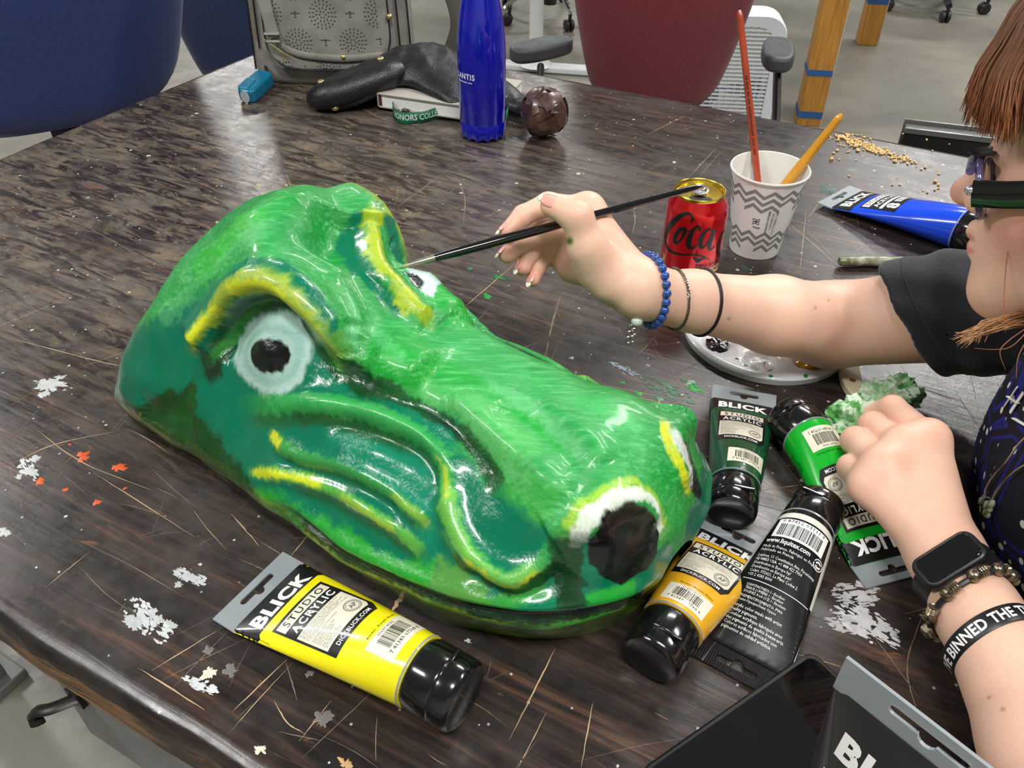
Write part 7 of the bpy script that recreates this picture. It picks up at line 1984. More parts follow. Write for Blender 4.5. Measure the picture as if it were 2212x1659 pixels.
M_hole = simple('blackened', (0.01, 0.01, 0.01), 0.6)
for k in range(-20, 20, 4):
    q, d = rg[(k + 1) % 40]; q2 = rg[(k + 2) % 40][0]; tdir = unit(q2 - q)
    Ms = frame(q - p, tdir, d)
    sk = MB(); sk.ball((0.0015, 0, 0.001), (0.0050, 0.0048, 0.0046), 16, 10, Ms)
    sk.box((-0.0048, 0, 0.0004), (0.0052, 0.0056, 0.0050), Ms)
    for r_ in range(3): sk.tube([Ms @ Vector((-0.0070 + 0.0018 * r_, 0.0032 * math.cos(w), 0.0006 + 0.0032 * math.sin(w))) for w in np.linspace(0, 2 * math.pi, 12, endpoint=False)], 0.0007, 5, closed=True)
    so_ = sk.build('skull_bead', M_skull, sb)
    ey = MB()
    for yy in (-0.0022, 0.0022): ey.ball((-0.0006, yy, 0.0046), (0.0014, 0.0013, 0.0009), 8, 6, Ms)
    ey.build('eye_sockets', M_hole, so_)
p = lW + _lx * 0.075
rg, a_ = ring_on(p, _lx, 0.0006, 60, start=CAM - p, tilt=(0.30, 0, 0))
wb = thing('wristband', 'black silicone wristband with white capital lettering on the left forearm', 'wristband', p)
rows = []
for off, hw in ((0.0, 0.0062), (0.0018, 0.0064), (0.0022, 0.0058), (0.0022, -0.0058), (0.0018, -0.0064), (0.0, -0.0062)):
    rows.append([q - p + d * off + a_ * hw for q, d in rg])
rows.append(rows[0]); MB().grid(np.array(rows), close_v=True).build('band', M_rub, wb)
cps = np.array([q + d * 0.0025 for q, d in rg] + [rg[0][0] + rg[0][1] * 0.0025]); arcs = np.concatenate([[0], np.cumsum(np.linalg.norm(np.diff(cps, axis=0), axis=1))])
def band_fn(P):
    out = []
    for a, e in P:
        s_ = (-a) % arcs[-1]; q = np.array([np.interp(s_, arcs, cps[:, i]) for i in range(3)]); out.append(q - p - a_ * e)
    return np.array(out)
apply_print('wristband_lettering', move2d(fit2d(text2d("I'VE BINNED THE TINSEL", 1, 0.03, space=1.05), 0.104, 0.0078), 0.006, 0.0), band_fn, M_ink_white, wb, 0.003)
# ---- necklace
nk = thing('necklace', 'fine silver chain necklace with a pale leaf pendant on the apron', 'necklace', on_apron(2140, 1090))
no = on_apron(2140, 1090)
for pts in ([(2240, 935), (2212, 962), (2185, 1000), (2158, 1030), (2142, 1058), (2140, 1076)], [(2260, 985), (2212, 1012), (2185, 1035), (2165, 1060), (2154, 1080)]):
    pp_ = [on_apron(*q, off=0.004) for q in pts]; MB().tube([q - no for q in spline(pp_, 40)], 0.0009, 6).build('chain', M_silver, nk)
for x, y, r_ in ((2132, 1082, 0.0030), (2143, 1090, 0.0036), (2154, 1088, 0.0034), (2140, 1104, 0.0030), (2150, 1100, 0.0028), (2146, 1112, 0.0024)):
    q = on_apron(x, y, 0.004) - no; MB().ball(tuple(q), (r_ * 0.75, r_ * 0.7, r_ * 1.3), 8, 6).build('leaf_stone', simple('pale_green_stone', srgb(150, 156, 130), 0.15, 0.3, coat=0.5), nk, smooth=False)
MB().tube([on_apron(2146 + 7 * math.cos(a), 1080 + 5 * math.sin(a), 0.004) - no for a in np.linspace(0, 2 * math.pi, 14, endpoint=False)], 0.0008, 5, closed=True).build('pendant_ring', M_silver, nk)
# ---- stool under her
stool = thing('work_stool', 'dark padded stool under the seated person', 'stool', (0.70, 0.42, 0.0))
MB().lathe([(0.0, 0.36), (0.17, 0.36), (0.18, 0.38), (0.18, 0.405), (0.165, 0.42), (0.0, 0.425)], 40).build('seat', simple('dark_vinyl', srgb(30, 30, 34), 0.5), stool)
for k in range(4):
    a = math.pi / 4 + k * math.pi / 2; MB().tube([(0.12 * math.cos(a), 0.12 * math.sin(a), 0.37), (0.2 * math.cos(a), 0.2 * math.sin(a), 0.0)], 0.013, 10).build('leg', M_dark_metal, stool)
# ---- tissue in the fist
ts_ = thing('tissue', 'crumpled white tissue soaked with green paint in the left fist', 'tissue', at(1880, 900))
def mat_tissue():
    t = NT('painted_tissue'); n = t.noise(t.coord(), 55, 5, 0.6, 0.8); n2 = t.noise(t.coord(loc=(3, 3, 3)), 30, 4)
    c = t.ramp(n, [(0.30, srgb(26, 128, 36)), (0.40, srgb(96, 164, 92)), (0.50, srgb(172, 202, 166)), (0.64, srgb(214, 226, 208))])
    c = t.mix(t.ramp(n2, [(0.60, 0.0), (0.68, 0.8)]), c, srgb(40, 160, 50)); t.p(color=c, rough=0.75); return t.m
M_tis = mat_tissue()
def crumple(c, r, seed):
    mb = MB(); mb.ball((0, 0, 0), 1.0, 60, 36); out = []
    o_ = Vector((seed * 3.1, seed * 1.7, 0.3))
    for q in mb.v:
        v = Vector(q); k = 1 + 0.55 * mnoise.noise(v * 1.7 + o_) - 0.55 * abs(mnoise.noise(v * 3.4 + o_)) + 0.22 * abs(mnoise.noise(v * 8 + o_))
        out.append((c[0] + v.x * r[0] * k, c[1] + v.y * r[1] * k, max(0.0012, c[2] + v.z * r[2] * k)))
    mb.v = out; return mb
to = at(1880, 900)
crumple(at(1925, 862, 0.020) - to, (0.027, 0.019, 0.024), 1).build('crumpled_paper', M_tis, ts_)
crumple(at(1836, 916, 0.022) - to, (0.024, 0.021, 0.024), 2).build('crumpled_paper', M_tis, ts_)
for k in range(9):
    c_ = at(1845 + rh.uniform(-34, 22), 918 + rh.uniform(-34, 26), 0.03) - to; s_ = rh.uniform(0.008, 0.013); a1 = rh.uniform(0, 6)
    g_ = [[(c_[0] + s_ * u * math.cos(a1) - s_ * w * math.sin(a1), c_[1] + s_ * u * math.sin(a1) + s_ * w * math.cos(a1), c_[2] + 0.010 * (1 - u * u - w * w) + 0.004 * mnoise.noise(Vector((u * 2 + k, w * 2, 0)))) for w in np.linspace(-1, 1, 9)] for u in np.linspace(-1, 1, 9)]
    MB().grid(np.array(g_)).build('paper_fold', M_tis, ts_).modifiers.new('thick', 'SOLIDIFY').thickness = 0.0006

# ================================================================== chairs and things beyond the table
def mat_fabric(name, c1, c2):
    t = NT(name); n = t.noise(t.coord(), 420, 3, 0.7); w = t.noise(t.coord(), 6, 4)
    t.p(color=t.mix(t.ramp(n, [(0.35, 0.0), (0.65, 1.0)]), c1, c2), rough=0.85, sheen=0.3, spec=0.25); t.bump(n, 0.5, 0.0012); return t.m
M_bluef = mat_fabric('blue_chair_fabric', srgb(30, 44, 92), srgb(48, 66, 120))
M_bluef2 = mat_fabric('dark_blue_chair_fabric', srgb(24, 38, 70), srgb(40, 56, 92))
M_redf = mat_fabric('maroon_chair_fabric', srgb(98, 34, 40), srgb(126, 52, 56))
M_chairblk = simple('black_chair_plastic', srgb(30, 30, 32), 0.4, var=0.1)
M_pad = simple('grey_arm_pad', srgb(62, 64, 68), 0.5, var=0.08)
M_chrome = simple('chrome', srgb(206, 206, 204), 0.15, 0.95)
def backrest(w, h, d, low=0.62, top=0.80, cur=0.04):
    """padded shell: front cushion face -y; outline narrower below"""
    n, m = 48, 30; F = []
    zs = np.linspace(0, h, m)
    def half(z):
        q = z / h
        a = low + (1 - low) * min(1, (q / 0.55)) ** 0.7
        if q < 0.16: a *= 0.62 + 0.38 * math.sqrt(max(0, 1 - ((0.16 - q) / 0.16) ** 2))
        if q > 0.8: a *= top + (1 - top) * math.sqrt(max(0, 1 - ((q - 0.8) / 0.2) ** 2))
        return w / 2 * a
    rows = []
    for z in zs:
        hw = half(z); e = min(1, z / (0.1 * h), (h - z) / (0.1 * h)); th = d / 2 * (0.35 + 0.65 * math.sqrt(max(0, e * (2 - e))))
        row = []
        for j in range(n):
            a = 2 * math.pi * j / n; c, s = math.cos(a), math.sin(a)
            x = hw * math.copysign(abs(c) ** 0.62, c); y = th * math.copysign(abs(s) ** 0.9, s) - cur * (x / (w / 2)) ** 2 
            row.append((x, y + 0.03 * math.sin(z / h * 3), z))
        rows.append(row)
    return MB().grid(np.array(rows), close_v=True, cap=True)
def caster(parent, p, mat=M_chairblk, r=0.028, rz=0.0, name='caster'):
    M = Matrix.Translation(V(p)) @ Matrix.Rotation(rz, 4, 'Z')
    mb = MB()
    for sx in (-1, 1):
        mb.lathe([(0.0, -0.009), (r * 0.8, -0.010), (r, -0.006), (r, 0.006), (r * 0.8, 0.010), (0.0, 0.009)], 24, M @ Matrix.Translation((0, sx * 0.013, r)) @ Matrix.Rotation(math.pi / 2, 4, 'X'))
    mb.tube([M @ Vector(q) for q in ((0.0, 0, r), (0.012, 0, r * 2 + 0.006), (0.014, 0, r * 2 + 0.03))], 0.009, 8)
    return mb.build(name, mat, parent)
def base_star(parent, z=0.09, R=0.30, mat=M_chairblk, rot=0.0, casters=True, tube=False):
    for k in range(5):
        a = rot + 2 * math.pi * k / 5
        e = (R * math.cos(a), R * math.sin(a))
        arm = MB()
        if tube: arm.tube(spline([(0, 0, z + 0.06), (e[0] * 0.5, e[1] * 0.5, z + 0.05), (e[0] * 0.92, e[1] * 0.92, z + 0.01), (e[0], e[1], z - 0.01)], 12), 0.011, 8)
        else: arm.tube([(0, 0, z + 0.05), (e[0] * 0.6, e[1] * 0.6, z + 0.02), (e[0], e[1], z - 0.01)], [0.024, 0.020, 0.015], 8)
        arm.build('base_arm', mat, parent)
        if casters: caster(parent, (e[0] - 0.014 * math.cos(a), e[1] - 0.014 * math.sin(a), 0.0), rz=a + 0.6 * k)
    MB().lathe([(0.0, 0.06), (0.035, 0.06), (0.032, 0.16), (0.024, 0.17), (0.024, 0.40), (0.0, 0.40)], 20).build('gas_column', M_chairblk, parent)
def office_chair(label, loc, rz, fabric, w, h, zb, arms=False, d=0.07, tilt=0.0, rot=0.0, seatz=0.46, arm_dx=0.27, arm_z=0.66, arm_y=0.16, back_y=-0.0, pad_rot=(0, 0), pad_l=0.115):
    """origin under the backrest; the seat lies towards +y (in front of the back)"""
    t = thing('office_chair', label, 'chair', loc, rz, 'office chairs around the table')
    b = backrest(w, h, d)
    M = Matrix.Translation((0, back_y, zb)) @ Matrix.Rotation(tilt, 4, 'X')
    b.v = [tuple(M @ Vector(p)) for p in b.v]
    bo = b.build('backrest', fabric, t)
    s = MB()
    rows = []
    for z, k in ((0.0, 0.90), (0.012, 0.97), (0.035, 1.0), (0.06, 0.98), (0.075, 0.9), (0.08, 0.7)):
        rows.append([(k * 0.235 * math.copysign(abs(math.cos(a)) ** 0.6, math.cos(a)), 0.285 + k * 0.225 * math.copysign(abs(math.sin(a)) ** 0.6, math.sin(a)), seatz - 0.08 + z) for a in np.linspace(0, 2 * math.pi, 40, endpoint=False)])
    s.grid(np.array(rows), close_v=True, cap=True); s.build('seat', fabric, t)
    MB().tube(spline([(0, 0.26, seatz - 0.09), (0, 0.02, seatz - 0.09), (0, -0.045, seatz - 0.02), (0, -0.045 + back_y, zb + 0.12)], 20), 0.018, 10, flat=(1.6, 0.5), up=(0, 1, 0)).build('back_bracket', M_chairblk, t)
    e = bpy.data.objects.new('base', None); C.objects.link(e); e.parent = t; e.location = (0, 0.27, 0); e.empty_display_size = 0.02
    base_star(e, rot=rot)
    if arms:
        for sx in (-1, 1):
            a = MB().tube(spline([(sx * 0.2, 0.26, seatz - 0.085), (sx * arm_dx * 0.98, 0.25, seatz - 0.07), (sx * arm_dx, 0.235, seatz - 0.02), (sx * arm_dx, arm_y + 0.03, arm_z - 0.03)], 24), 0.014, 10, flat=(1.4, 0.6), up=(1, 0, 0)).build('arm_post', M_chairblk, t)
            ol = []
            for q in np.linspace(0, 2 * math.pi, 28, endpoint=False):
                u_, w_ = 0.036 * math.copysign(abs(math.cos(q)) ** 0.7, math.cos(q)), pad_l * math.copysign(abs(math.sin(q)) ** 0.8, math.sin(q))
                ra = pad_rot[0] if sx > 0 else pad_rot[1]
                ol.append((sx * arm_dx + u_ * math.cos(ra) - w_ * math.sin(ra), arm_y + u_ * math.sin(ra) + w_ * math.cos(ra)))
            MB().prism(ol, arm_z - 0.018, arm_z + 0.016).build('arm_pad', M_pad, t, bevel=0.009, seg=3)
    return t
# big blue chair at the left end, its back towards us
pb1 = dp(140, 272, 1.60)
office_chair('blue fabric office chair back cut off by the left picture edge', (pb1[0], pb1[1], 0), math.radians(-150), M_bluef, 0.62, 0.62, float(pb1[2]), d=0.075, tilt=-0.04, rot=0.35)
pb2 = dp(545, 105, 2.35)
office_chair('darker blue office chair half hidden behind the backpack', (pb2[0] + 0.02, pb2[1], 0), math.radians(190), M_bluef2, 0.46, 0.55, float(pb2[2]) - 0.13, d=0.07, tilt=-0.05, rot=0.4)
pr_ = dp(1412, 215, 1.98)
office_chair('maroon fabric office chair with grey arm pads at the far side', (pr_[0], pr_[1] + 0.02, 0), math.radians(176), M_redf, 0.405, 0.50, float(pr_[2]) - 0.035, arms=True, d=0.07, tilt=-0.06, rot=0.5, arm_dx=0.268, arm_z=0.665, arm_y=0.03, pad_rot=(math.radians(-52), math.radians(-8)), pad_l=0.082)
# ---- white box fan behind the maroon chair
pf0 = dp(1530, 120, 2.72)
fan = thing('box_fan', 'white plastic box fan standing behind the maroon chair', 'fan', (pf0[0], pf0[1], 0), math.radians(-6))
M_wplast = simple('white_fan_plastic', srgb(214, 218, 222), 0.4, var=0.03)
FW, FH, FD = 0.46, 0.53, 0.115
fr = []
oo = rrect(-FW / 2, 0.02, FW / 2, FH, 0.07, 8); oi = rrect(-FW / 2 + 0.035, 0.055, FW / 2 - 0.035, FH - 0.035, 0.06, 8)
mb = MB()
rows = [[(x, -FD / 2, z) for x, z in oi], [(x * 0.985, -FD / 2 - 0.004, 0.005 + z * 0.985) for x, z in oo], [(x, -FD / 2 + 0.012, z) for x, z in oo], [(x, FD / 2 - 0.012, z) for x, z in oo], [(x * 0.985, FD / 2 + 0.004, 0.005 + z * 0.985) for x, z in oo], [(x, FD / 2, z) for x, z in oi]]
rows.append(rows[0]); mb.grid(np.array(rows), close_v=True)
mb.build('fan_frame', M_wplast, fan)
for k in range(34):
    z = 0.062 + k * 0.0128
    if z > FH - 0.04: break
    hw = FW / 2 - 0.036
    if k == 0:
        sm = MB().box((0, -FD / 2 + 0.006, 0), (2 * hw, 0.012, 0.0045)).build('grille_slat', M_wplast, fan, smooth=False); sm.location = (0, 0, z); mesh0 = sm.data
    else:
        o = bpy.data.objects.new('grille_slat', mesh0); C.objects.link(o); o.parent = fan; o.location = (0, 0, z)
for k in range(17):
    x = -FW / 2 + 0.045 + k * (FW - 0.09) / 16
    if k == 0:
        sm = MB().box((0, -FD / 2 + 0.012, FH / 2 + 0.01), (0.0035, 0.01, FH - 0.10)).build('grille_rib', M_wplast, fan, smooth=False); sm.location = (x, 0, 0); mesh1 = sm.data
    else:
        o = bpy.data.objects.new('grille_rib', mesh1); C.objects.link(o); o.parent = fan; o.location = (x, 0, 0)
hub = MB().lathe([(0.0, -0.02), (0.05, -0.02), (0.055, 0.0), (0.05, 0.03), (0.0, 0.03)], 30, Matrix.Translation((0, 0, FH / 2 + 0.01)) @ Matrix.Rotation(math.pi / 2, 4, 'X')).build('fan_hub', simple('grey_fan_blades', srgb(150, 154, 158), 0.5), fan)
for k in range(5):
    a = 2 * math.pi * k / 5; g = np.array([[(r * math.cos(a + q * 0.5), 0.02 - 0.05 * q, FH / 2 + 0.01 + r * math.sin(a + q * 0.5)) for q in (-0.5, 0, 0.5)] for r in np.linspace(0.045, 0.19, 6)])
    MB().grid(g).build('fan_blade', simple('grey_fan_blades', srgb(150, 154, 158), 0.5), fan).modifiers.new('thick', 'SOLIDIFY').thickness = 0.003
for sx in (-1, 1):
    MB().box((sx * 0.16, 0, 0.012), (0.04, 0.20, 0.024)).build('fan_foot', M_wplast, fan, bevel=0.006)
# ---- white table leg with a floor bar
pw = fl(1157, 152)
wl = thing('table_leg', 'white metal table leg on a floor bar beyond the far edge', 'table leg', pw, math.radians(-12))
M_wmet = simple('white_painted_metal', srgb(214, 216, 216), 0.35, var=0.04)
MB().lathe([(0.030, 0.03), (0.030, 0.72), (0.0, 0.72)], 28).build('post', M_wmet, wl)
MB().lathe([(0.075, 0.028), (0.05, 0.05), (0.032, 0.12)], 28).build('collar', M_wmet, wl)
MB().box((0.16, 0, 0.016), (0.95, 0.07, 0.03)).build('floor_bar', M_wmet, wl, bevel=0.008)
MB().box((0.0, 0.1, 0.735), (1.1, 0.6, 0.026)).build('table_top', simple('white_laminate', srgb(210, 210, 206), 0.4), wl, bevel=0.003)
# ---- chrome swivel base behind it
pcb = fl(1180, 40)
cb = thing('swivel_chair', 'chrome five-arm chair base on casters behind the white leg', 'chair', (pcb[0] + 0.02, pcb[1] + 0.05, 0), 0.0)
base_star(cb, rot=math.radians(-72), mat=M_chrome, tube=True, R=0.29)
MB().grid(np.array([[(k * 0.22 * math.cos(a), k * 0.22 * math.sin(a), z) for a in np.linspace(0, 2 * math.pi, 32, endpoint=False)] for z, k in ((0.42, 0.9), (0.45, 1.0), (0.50, 0.95), (0.51, 0.6))]), close_v=True, cap=True).build('seat', M_chairblk, cb)
# ---- chair on casters at the top right
pk2 = fl(2036, 46)
kb = thing('swivel_chair', 'black swivel chair base with casters at the top right', 'chair', (pk2[0] + 0.03, pk2[1] + 0.24, 0), 0.0)
base_star(kb, rot=math.radians(-97), R=0.27)
MB().grid(np.array([[(k * 0.24 * math.cos(a), k * 0.24 * math.sin(a), z) for a in np.linspace(0, 2 * math.pi, 32, endpoint=False)] for z, k in ((0.42, 0.9), (0.45, 1.0), (0.50, 0.95), (0.51, 0.6))]), close_v=True, cap=True).build('seat', M_chairblk, kb)
# ---- yellow wooden table legs with blue tape
def mat_ywood():
    t = NT('yellow_stained_wood'); n = t.noise(t.coord(scale=(30, 30, 2)), 3, 6, 0.6)
    t.p(color=t.ramp(n, [(0.3, srgb(150, 98, 30)), (0.7, srgb(196, 142, 58))]), rough=0.5); return t.m
M_yw = mat_ywood(); M_tape = simple('blue_tape', srgb(38, 84, 138), 0.6, var=0.08); M_rawedge = simple('raw_wood_edge', srgb(178, 160, 136), 0.7, var=0.1)
yt = fl(1742, 262); yt2 = fl(1870, 92)
bench = thing('wooden_bench', 'yellow stained wooden bench with blue tape bands on its legs', 'bench', (yt[0], yt[1], 0), 0.0)
def yleg(x, y, w, dpt, tapes, rz):
    M = Matrix.Translation((x, y, 0)) @ Matrix.Rotation(rz, 4, 'Z')
    l = MB().box((0, 0, 0.36), (w, dpt, 0.72), M).build('leg', M_yw, bench, smooth=False, bevel=0.003)
    MB().box((w / 2 + 0.003, 0, 0.36), (0.006, dpt * 0.98, 0.72), M).build('raw_edge', M_rawedge, l, smooth=False)
    for z, hh in tapes: MB().box((-0.0005, -0.0005, z), (w + 0.003, dpt + 0.003, hh), M).build('tape_band', M_tape, l, smooth=False)
yleg(0, 0, 0.088, 0.10, ((0.045, 0.026), (0.205, 0.022)), math.radians(-10))
d2 = yt2 - yt
yleg(d2[0], d2[1], 0.088, 0.088, ((0.20, 0.028), (0.28, 0.028)), math.radians(-10))
d3 = d2 * 0.5
MB().box((d3[0], d3[1], 0.76), (0.35, 1.3, 0.06), Matrix.Translation((0.1, 0, 0))).build('bench_top', M_yw, bench, smooth=False, bevel=0.004)
# ---- dark steel stool edge behind the far edge, beside the face
q0 = at(1962, 296, -0.02); q1 = at(2180, 322, -0.02)
sx_ = q1 - q0; ln = float(np.linalg.norm(sx_)); sx_ /= ln
Mz = frame(q0 + TV * 0.012, sx_, (0, 0, 1))
stl = thing_m('steel_cart', 'dark tray rim with pale metal edge behind the far table edge', 'cart', Mz)
MB().box((ln / 2, 0.014, -0.03), (ln + 0.02, 0.026, 0.078)).build('tray', simple('black_tray', srgb(26, 25, 24), 0.5), stl, bevel=0.003)
MB().box((ln / 2, 0.0, 0.006), (ln + 0.02, 0.003, 0.010)).build('front_rim', simple('worn_steel', srgb(150, 150, 148), 0.3, 0.7), stl, bevel=0.002)
MB().box((ln / 2, 0.029, 0.008), (ln + 0.02, 0.003, 0.014)).build('back_rim', simple('worn_steel', srgb(150, 150, 148), 0.3, 0.7), stl, bevel=0.002)
for x in (0.0, ln):
    for y in (0.008, 0.022):
        MB().box((x, y, -0.37), (0.012, 0.008, 0.738)).build('leg', M_dark_metal, stl, smooth=False)

# ================================================================== scratches and paint spots on the table top
rk = random.Random(21)
Tinv = Matrix.Rotation(-TA, 4, 'Z')
def loc_t(p): q = Tinv @ V(p); return np.array([q.x, q.y])
sc_ = {0: MB(), 1: MB()}
def scratch(pts, w, k=0, z=0.00022):
    P = np.array(spline(pts, max(4, len(pts) * 5))); t = np.gradient(P, axis=0); t /= np.linalg.norm(t, axis=1, keepdims=True) + 1e-9
    nrm_ = np.stack([-t[:, 1], t[:, 0]], 1); n = len(P); ww = w * np.array([max(0.12, math.sin(math.pi * (i + 0.4) / n)) * rk.uniform(0.6, 1.25) for i in range(n)])
    P = P + nrm_ * np.array([rk.uniform(-0.25, 0.25) * w for _ in range(n)])[:, None]
    a = P + nrm_ * ww[:, None] / 2; b = P - nrm_ * ww[:, None] / 2
    sc_[k].add([(x, y, ZT + z) for x, y in a] + [(x, y, ZT + z) for x, y in b], [(i, i + 1, n + i + 1, n + i) for i in range(n - 1)])
seen = [[(1215, 624), (1186, 732), (1165, 812)], [(1210, 640), (1192, 700), (1180, 770)], [(995, 671), (1114, 568)], [(1024, 702), (1063, 658)], [(850, 454), (977, 360)], [(850, 452), (960, 470), (1081, 487)], [(1089, 767), (1172, 736)],
        [(1699, 479), (1760, 530), (1822, 587)], [(1547, 320), (1486, 386)], [(1560, 325), (1505, 388)], [(1742, 447), (1728, 587)], [(99, 1269), (194, 1192)], [(164, 1165), (278, 1220), (413, 1299)], [(328, 1448), (467, 1364)], [(368, 1493), (492, 1364)],
        [(298, 1443), (442, 1533)], [(502, 1538), (621, 1423)], [(497, 1582), (560, 1510), (631, 1433)], [(617, 1428), (642, 1513)], [(646, 1602), (716, 1513)], [(592, 1513), (620, 1560), (661, 1587)], [(626, 1205), (671, 1150)], [(0, 610), (120, 640), (250, 690)], [(0, 725), (190, 775), (300, 800)],
        [(150, 470), (390, 600)], [(30, 1000), (120, 960), (260, 930)], [(80, 930), (180, 1000), (330, 1060)], [(200, 1020), (420, 1160)], [(500, 1110), (560, 1180)], [(840, 1330), (760, 1420)], [(1100, 1600), (1160, 1480), (1200, 1400)], [(1120, 1659), (1180, 1540)], [(1980, 1540), (1960, 1430), (2005, 1300)], [(1640, 1030), (1670, 1060), (1676, 1095)],
        [(1255, 1659), (1280, 1520)], [(1690, 950), (1720, 880)], [(1300, 830), (1480, 870)], [(720, 200), (830, 260)], [(1400, 290), (1480, 250)], [(650, 1640), (820, 1480)]]
for q in seen:
    scratch([loc_t(at(*p)) for p in q], rk.uniform(0.0006, 0.0011), rk.choice((0, 0, 1)))
scratch([loc_t(at(*p)) for p in ((842, 1330), (858, 1300), (868, 1292), (886, 1266))], 0.0042, 0)
for k in range(620):
    u, v = rk.uniform(T_U0 + 0.03, T_U1 - 0.03), rk.uniform(T_V0 + 0.02, T_V1 - 0.03)
    if rk.random() < 0.55: v = T_V0 + (v - T_V0) * 0.6; u = rk.uniform(-0.95, T_U1 - 0.02)
    an = rk.gauss(0.0, 0.16) if rk.random() < 0.45 else rk.choice((rk.gauss(1.15, 0.35), rk.gauss(2.0, 0.3)))
    ln_ = abs(rk.gauss(0, 0.05)) + 0.012; c_, s_ = math.cos(an), math.sin(an); cv = rk.gauss(0, 0.03) * ln_
    pts = [(u - c_ * ln_ / 2, v - s_ * ln_ / 2), (u - s_ * cv, v + c_ * cv), (u + c_ * ln_ / 2, v + s_ * ln_ / 2)]
    if all(T_U0 + 0.02 < a < T_U1 - 0.02 and T_V0 + 0.02 < b < T_V1 - 0.02 for a, b in pts): scratch(pts, rk.choice((0.00028, 0.0004, 0.0006)), rk.choice((0, 1, 1)))
for k, c_ in ((0, (176, 150, 116)), (1, (120, 102, 86))):
    o = sc_[k].build('scratches', simple('scratched_wood', srgb(*c_), 0.55, var=0.2, vscale=30), table, smooth=False, fix=False); o['kind'] = 'stuff'
def splat(px, py, r, col, seed, asp=1.0, an=0.0, rag=0.5, z=0.0003, rough=0.35, name='paint_splat'):
    c0 = loc_t(at(px, py)); n = 40; ring = []
    for i in range(n):
        a = 2 * math.pi * i / n; k = max(0.25, 1 + rag * mnoise.noise(Vector((1.6 * math.cos(a) + seed, 1.6 * math.sin(a), seed * 0.7))) + 0.6 * rag * mnoise.noise(Vector((5 * math.cos(a) + seed, 5 * math.sin(a), seed))))
        x, y = r * k * math.cos(a) * asp, r * k * math.sin(a) / asp
        ring.append((c0[0] + x * math.cos(an) - y * math.sin(an), c0[1] + x * math.sin(an) + y * math.cos(an)))
    inner = [(c0[0] + (x - c0[0]) * 0.7, c0[1] + (y - c0[1]) * 0.7) for x, y in ring]
    mb = MB(); mb.add([(x, y, ZT + 0.00004) for x, y in ring] + [(x, y, ZT + z) for x, y in inner] + [(c0[0], c0[1], ZT + z * 1.1)], [(i, (i + 1) % n, n + (i + 1) % n, n + i) for i in range(n)] + [(n + i, n + (i + 1) % n, 2 * n) for i in range(n)])
    key = 'splat_%d_%d_%d' % col
    m = bpy.data.materials.get(key) or simple(key, srgb(*col), rough, var=0.12, vscale=200)
    mb.build(name, m, table)
WH, GY, OR, GR, CR = (172, 176, 176), (104, 101, 98), (206, 84, 34), (22, 140, 48), (206, 198, 178)
spots = [(112, 832, .012, WH, 1.6, .8), (95, 850, .006, WH, 1.2, .4), (130, 815, .005, WH, 1.3, 1.1), (62, 1018, .008, WH, 1.8, .3), (75, 992, .005, WH, 1.4, .2), (40, 1030, .004, WH, 1.2, .4), (8, 1150, .006, WH, 1.2, .4),
         (180, 985, .0075, OR, 1.5, .2), (258, 1010, .0065, OR, 1.2, .9), (85, 1040, .005, OR, 1.5, .2), (140, 1058, .003, OR, 1.3, 1), (208, 1085, .0045, OR, 1.3, .2), (270, 1055, .0018, OR, 1, 0), (150, 960, .0016, OR, 1, 0), (590, 1100, .0015, OR, 1, 0),
         (290, 1345, .008, WH, 2.0, .5), (325, 1322, .006, WH, 1.6, .2), (365, 1355, .006, WH, 1.4, .6), (345, 1340, .004, WH, 1.2, .4), (410, 1245, .0075, WH, 2.2, .5), (385, 1262, .004, WH, 1.5, .3), (430, 1480, .0055, WH, 2.0, .5), (452, 1452, .0055, CR, 1.1, .5), (497, 1449, .0055, GY, 1.0, 0), (451, 1405, .004, GY, 1, 0), (697, 1552, .0075, GY, 1.0, 0), (668, 1455, .003, GY, 1.1, 0),
         (562, 1620, .004, CR, 1.5, .5), (745, 1650, .005, (176, 142, 96), 1.3, .4), (1052, 640, .0055, GR, 1.1, 0), (1015, 580, .0032, GR, 1.5, .3), (1020, 596, .0016, GR, 1, 0), (1380, 850, .004, GR, 1.2, .3), (1345, 826, .003, GR, 1.2, 1), (1500, 842, .0045, GR, 1.8, .1), (1492, 826, .0045, WH, 1.8, 1.3), (1345, 795, .005, (150, 170, 184), 1.9, .2), (1400, 790, .003, WH, 1.5, .4), (1235, 773, .003, WH, 1.1, 0), (1440, 830, .008, (70, 104, 84), 1.5, .3), (1420, 858, .006, (54, 96, 64), 1.6, .2), (1370, 870, .004, (60, 100, 72), 1.6, .2),
         
         (1792, 408, .012, (36, 74, 62), 1.2, .2), (1790, 442, .006, (40, 100, 62), 1.3, .2), (1867, 400, .0022, (200, 70, 180), 1, 0), (1905, 403, .0022, (226, 214, 180), 1, 0), (1610, 580, .006, (38, 62, 58), 1.4, 0), (424, 245, .004, CR, 1.0, .3), (415, 250, .002, CR, 1.0, .3), (470, 480, .004, (172, 160, 130), 1.6, .4), (560, 400, .006, (160, 146, 118), 1.8, .3), (900, 1180, .002, WH, 1, 0), (1010, 1385, .0022, WH, 1.6, .6), (1030, 1430, .0025, GY, 1, 0), (870, 690, .001, WH, 1, 0), (1325, 1000, .0016, WH, 1, 0), (1230, 600, .003, WH, 1.8, .6), (1175, 800, .0035, WH, 1.5, .6)]
for i, (x, y, r, c_, asp, an) in enumerate(spots): splat(x, y, r * 0.78, c_, i * 1.37 + 0.3, math.sqrt(asp), an - 0.4, 0.85)
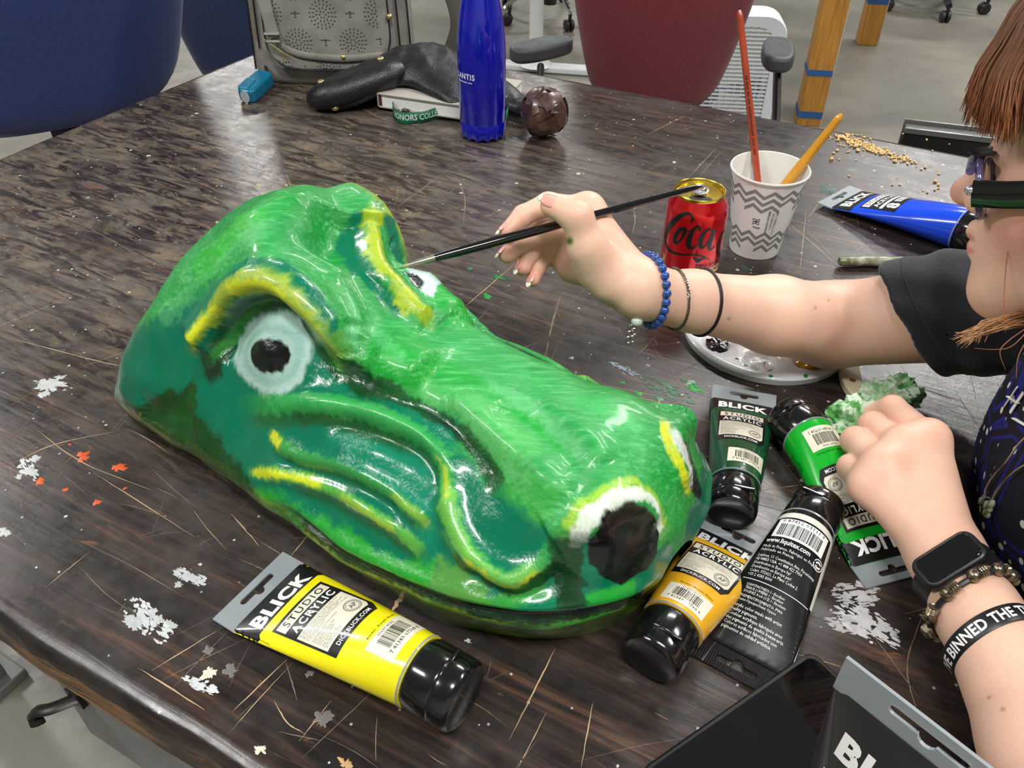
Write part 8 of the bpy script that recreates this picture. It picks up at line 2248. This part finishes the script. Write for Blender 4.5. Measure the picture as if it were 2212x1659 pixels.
def smear(px, py, rx, ry, n, col, an=0.3, big=0.003):
    """dry-brushed paint: many small flecks"""
    mb = MB(); c0 = loc_t(at(px, py))
    for k in range(n):
        a, q = rk.uniform(0, 6.283), math.sqrt(rk.random()) ; x, y = rx * q * math.cos(a), ry * q * math.sin(a)
        if mnoise.noise(Vector((x * 160 + px, y * 160, 0))) < -0.08: continue
        x, y = x * math.cos(an) - y * math.sin(an), x * math.sin(an) + y * math.cos(an); r = rk.uniform(0.0004, big) * (1.1 - 0.6 * q); m = 7; st = rk.uniform(1, 2.4)
        ring = []
        for i in range(m):
            u, v = r * st * math.cos(6.283 * i / m) * rk.uniform(0.5, 1.3), r / st * math.sin(6.283 * i / m) * rk.uniform(0.5, 1.3)
            ring.append((c0[0] + x + u * math.cos(an) - v * math.sin(an), c0[1] + y + u * math.sin(an) + v * math.cos(an), ZT + 0.0003 + 0.0001 * rk.random()))
        mb.add(ring, [tuple(range(m))])
    key = 'smear_%d_%d_%d' % col
    o = mb.build('paint_smear', bpy.data.materials.get(key) or simple(key, srgb(*col), 0.5, var=0.15, vscale=90), table, smooth=False, fix=False); o['kind'] = 'stuff'
for px, py, rx, ry, n, col, an in ((1850, 1285, .020, .012, 260, (176, 174, 172), 1.0), (1875, 1350, .024, .014, 420, (186, 184, 182), 0.2), (1825, 1345, .014, .010, 160, (160, 158, 156), 0.6), (1828, 1182, .008, .005, 70, (180, 178, 176), 0.6), (1850, 1215, .006, .004, 40, (170, 168, 166), 0.3), (112, 832, .022, .008, 130, (184, 186, 186), 0.7), (60, 1015, .018, .006, 90, (180, 182, 182), 0.1),
                                   (320, 1340, .030, .010, 170, (186, 190, 190), 0.2), (410, 1245, .018, .006, 90, (180, 184, 186), 0.5), (432, 1480, .016, .004, 70, (186, 190, 192), 0.5), (1440, 845, .030, .014, 190, (60, 110, 78), 0.2), (1495, 835, .014, .006, 60, (20, 150, 50), 0.0), (1350, 800, .020, .006, 60, (150, 168, 178), 0.2), (1080, 600, .014, .010, 40, (30, 120, 60), 0.5), (1800, 420, .022, .016, 120, (52, 96, 80), 0.1)):
    smear(px, py, rx, ry, n, col, an - 0.4, 0.0032 if n < 250 else 0.0036)
sp_ = MB()
for k in range(520):
    u, v = rk.uniform(T_U0 + 0.02, T_U1 - 0.02), rk.uniform(T_V0 + 0.02, T_V1 - 0.02); r = abs(rk.gauss(0, 0.0009)) + 0.0004
    n = 7; sp_.add([(u + r * math.cos(6.283 * i / n) * rk.uniform(0.7, 1.3), v + r * math.sin(6.283 * i / n) * rk.uniform(0.7, 1.3), ZT + 0.00025) for i in range(n)], [tuple(range(n))])
o = sp_.build('paint_specks', simple('pale_specks', srgb(186, 180, 168), 0.5, var=0.2, vscale=60), table, smooth=False, fix=False); o['kind'] = 'stuff'
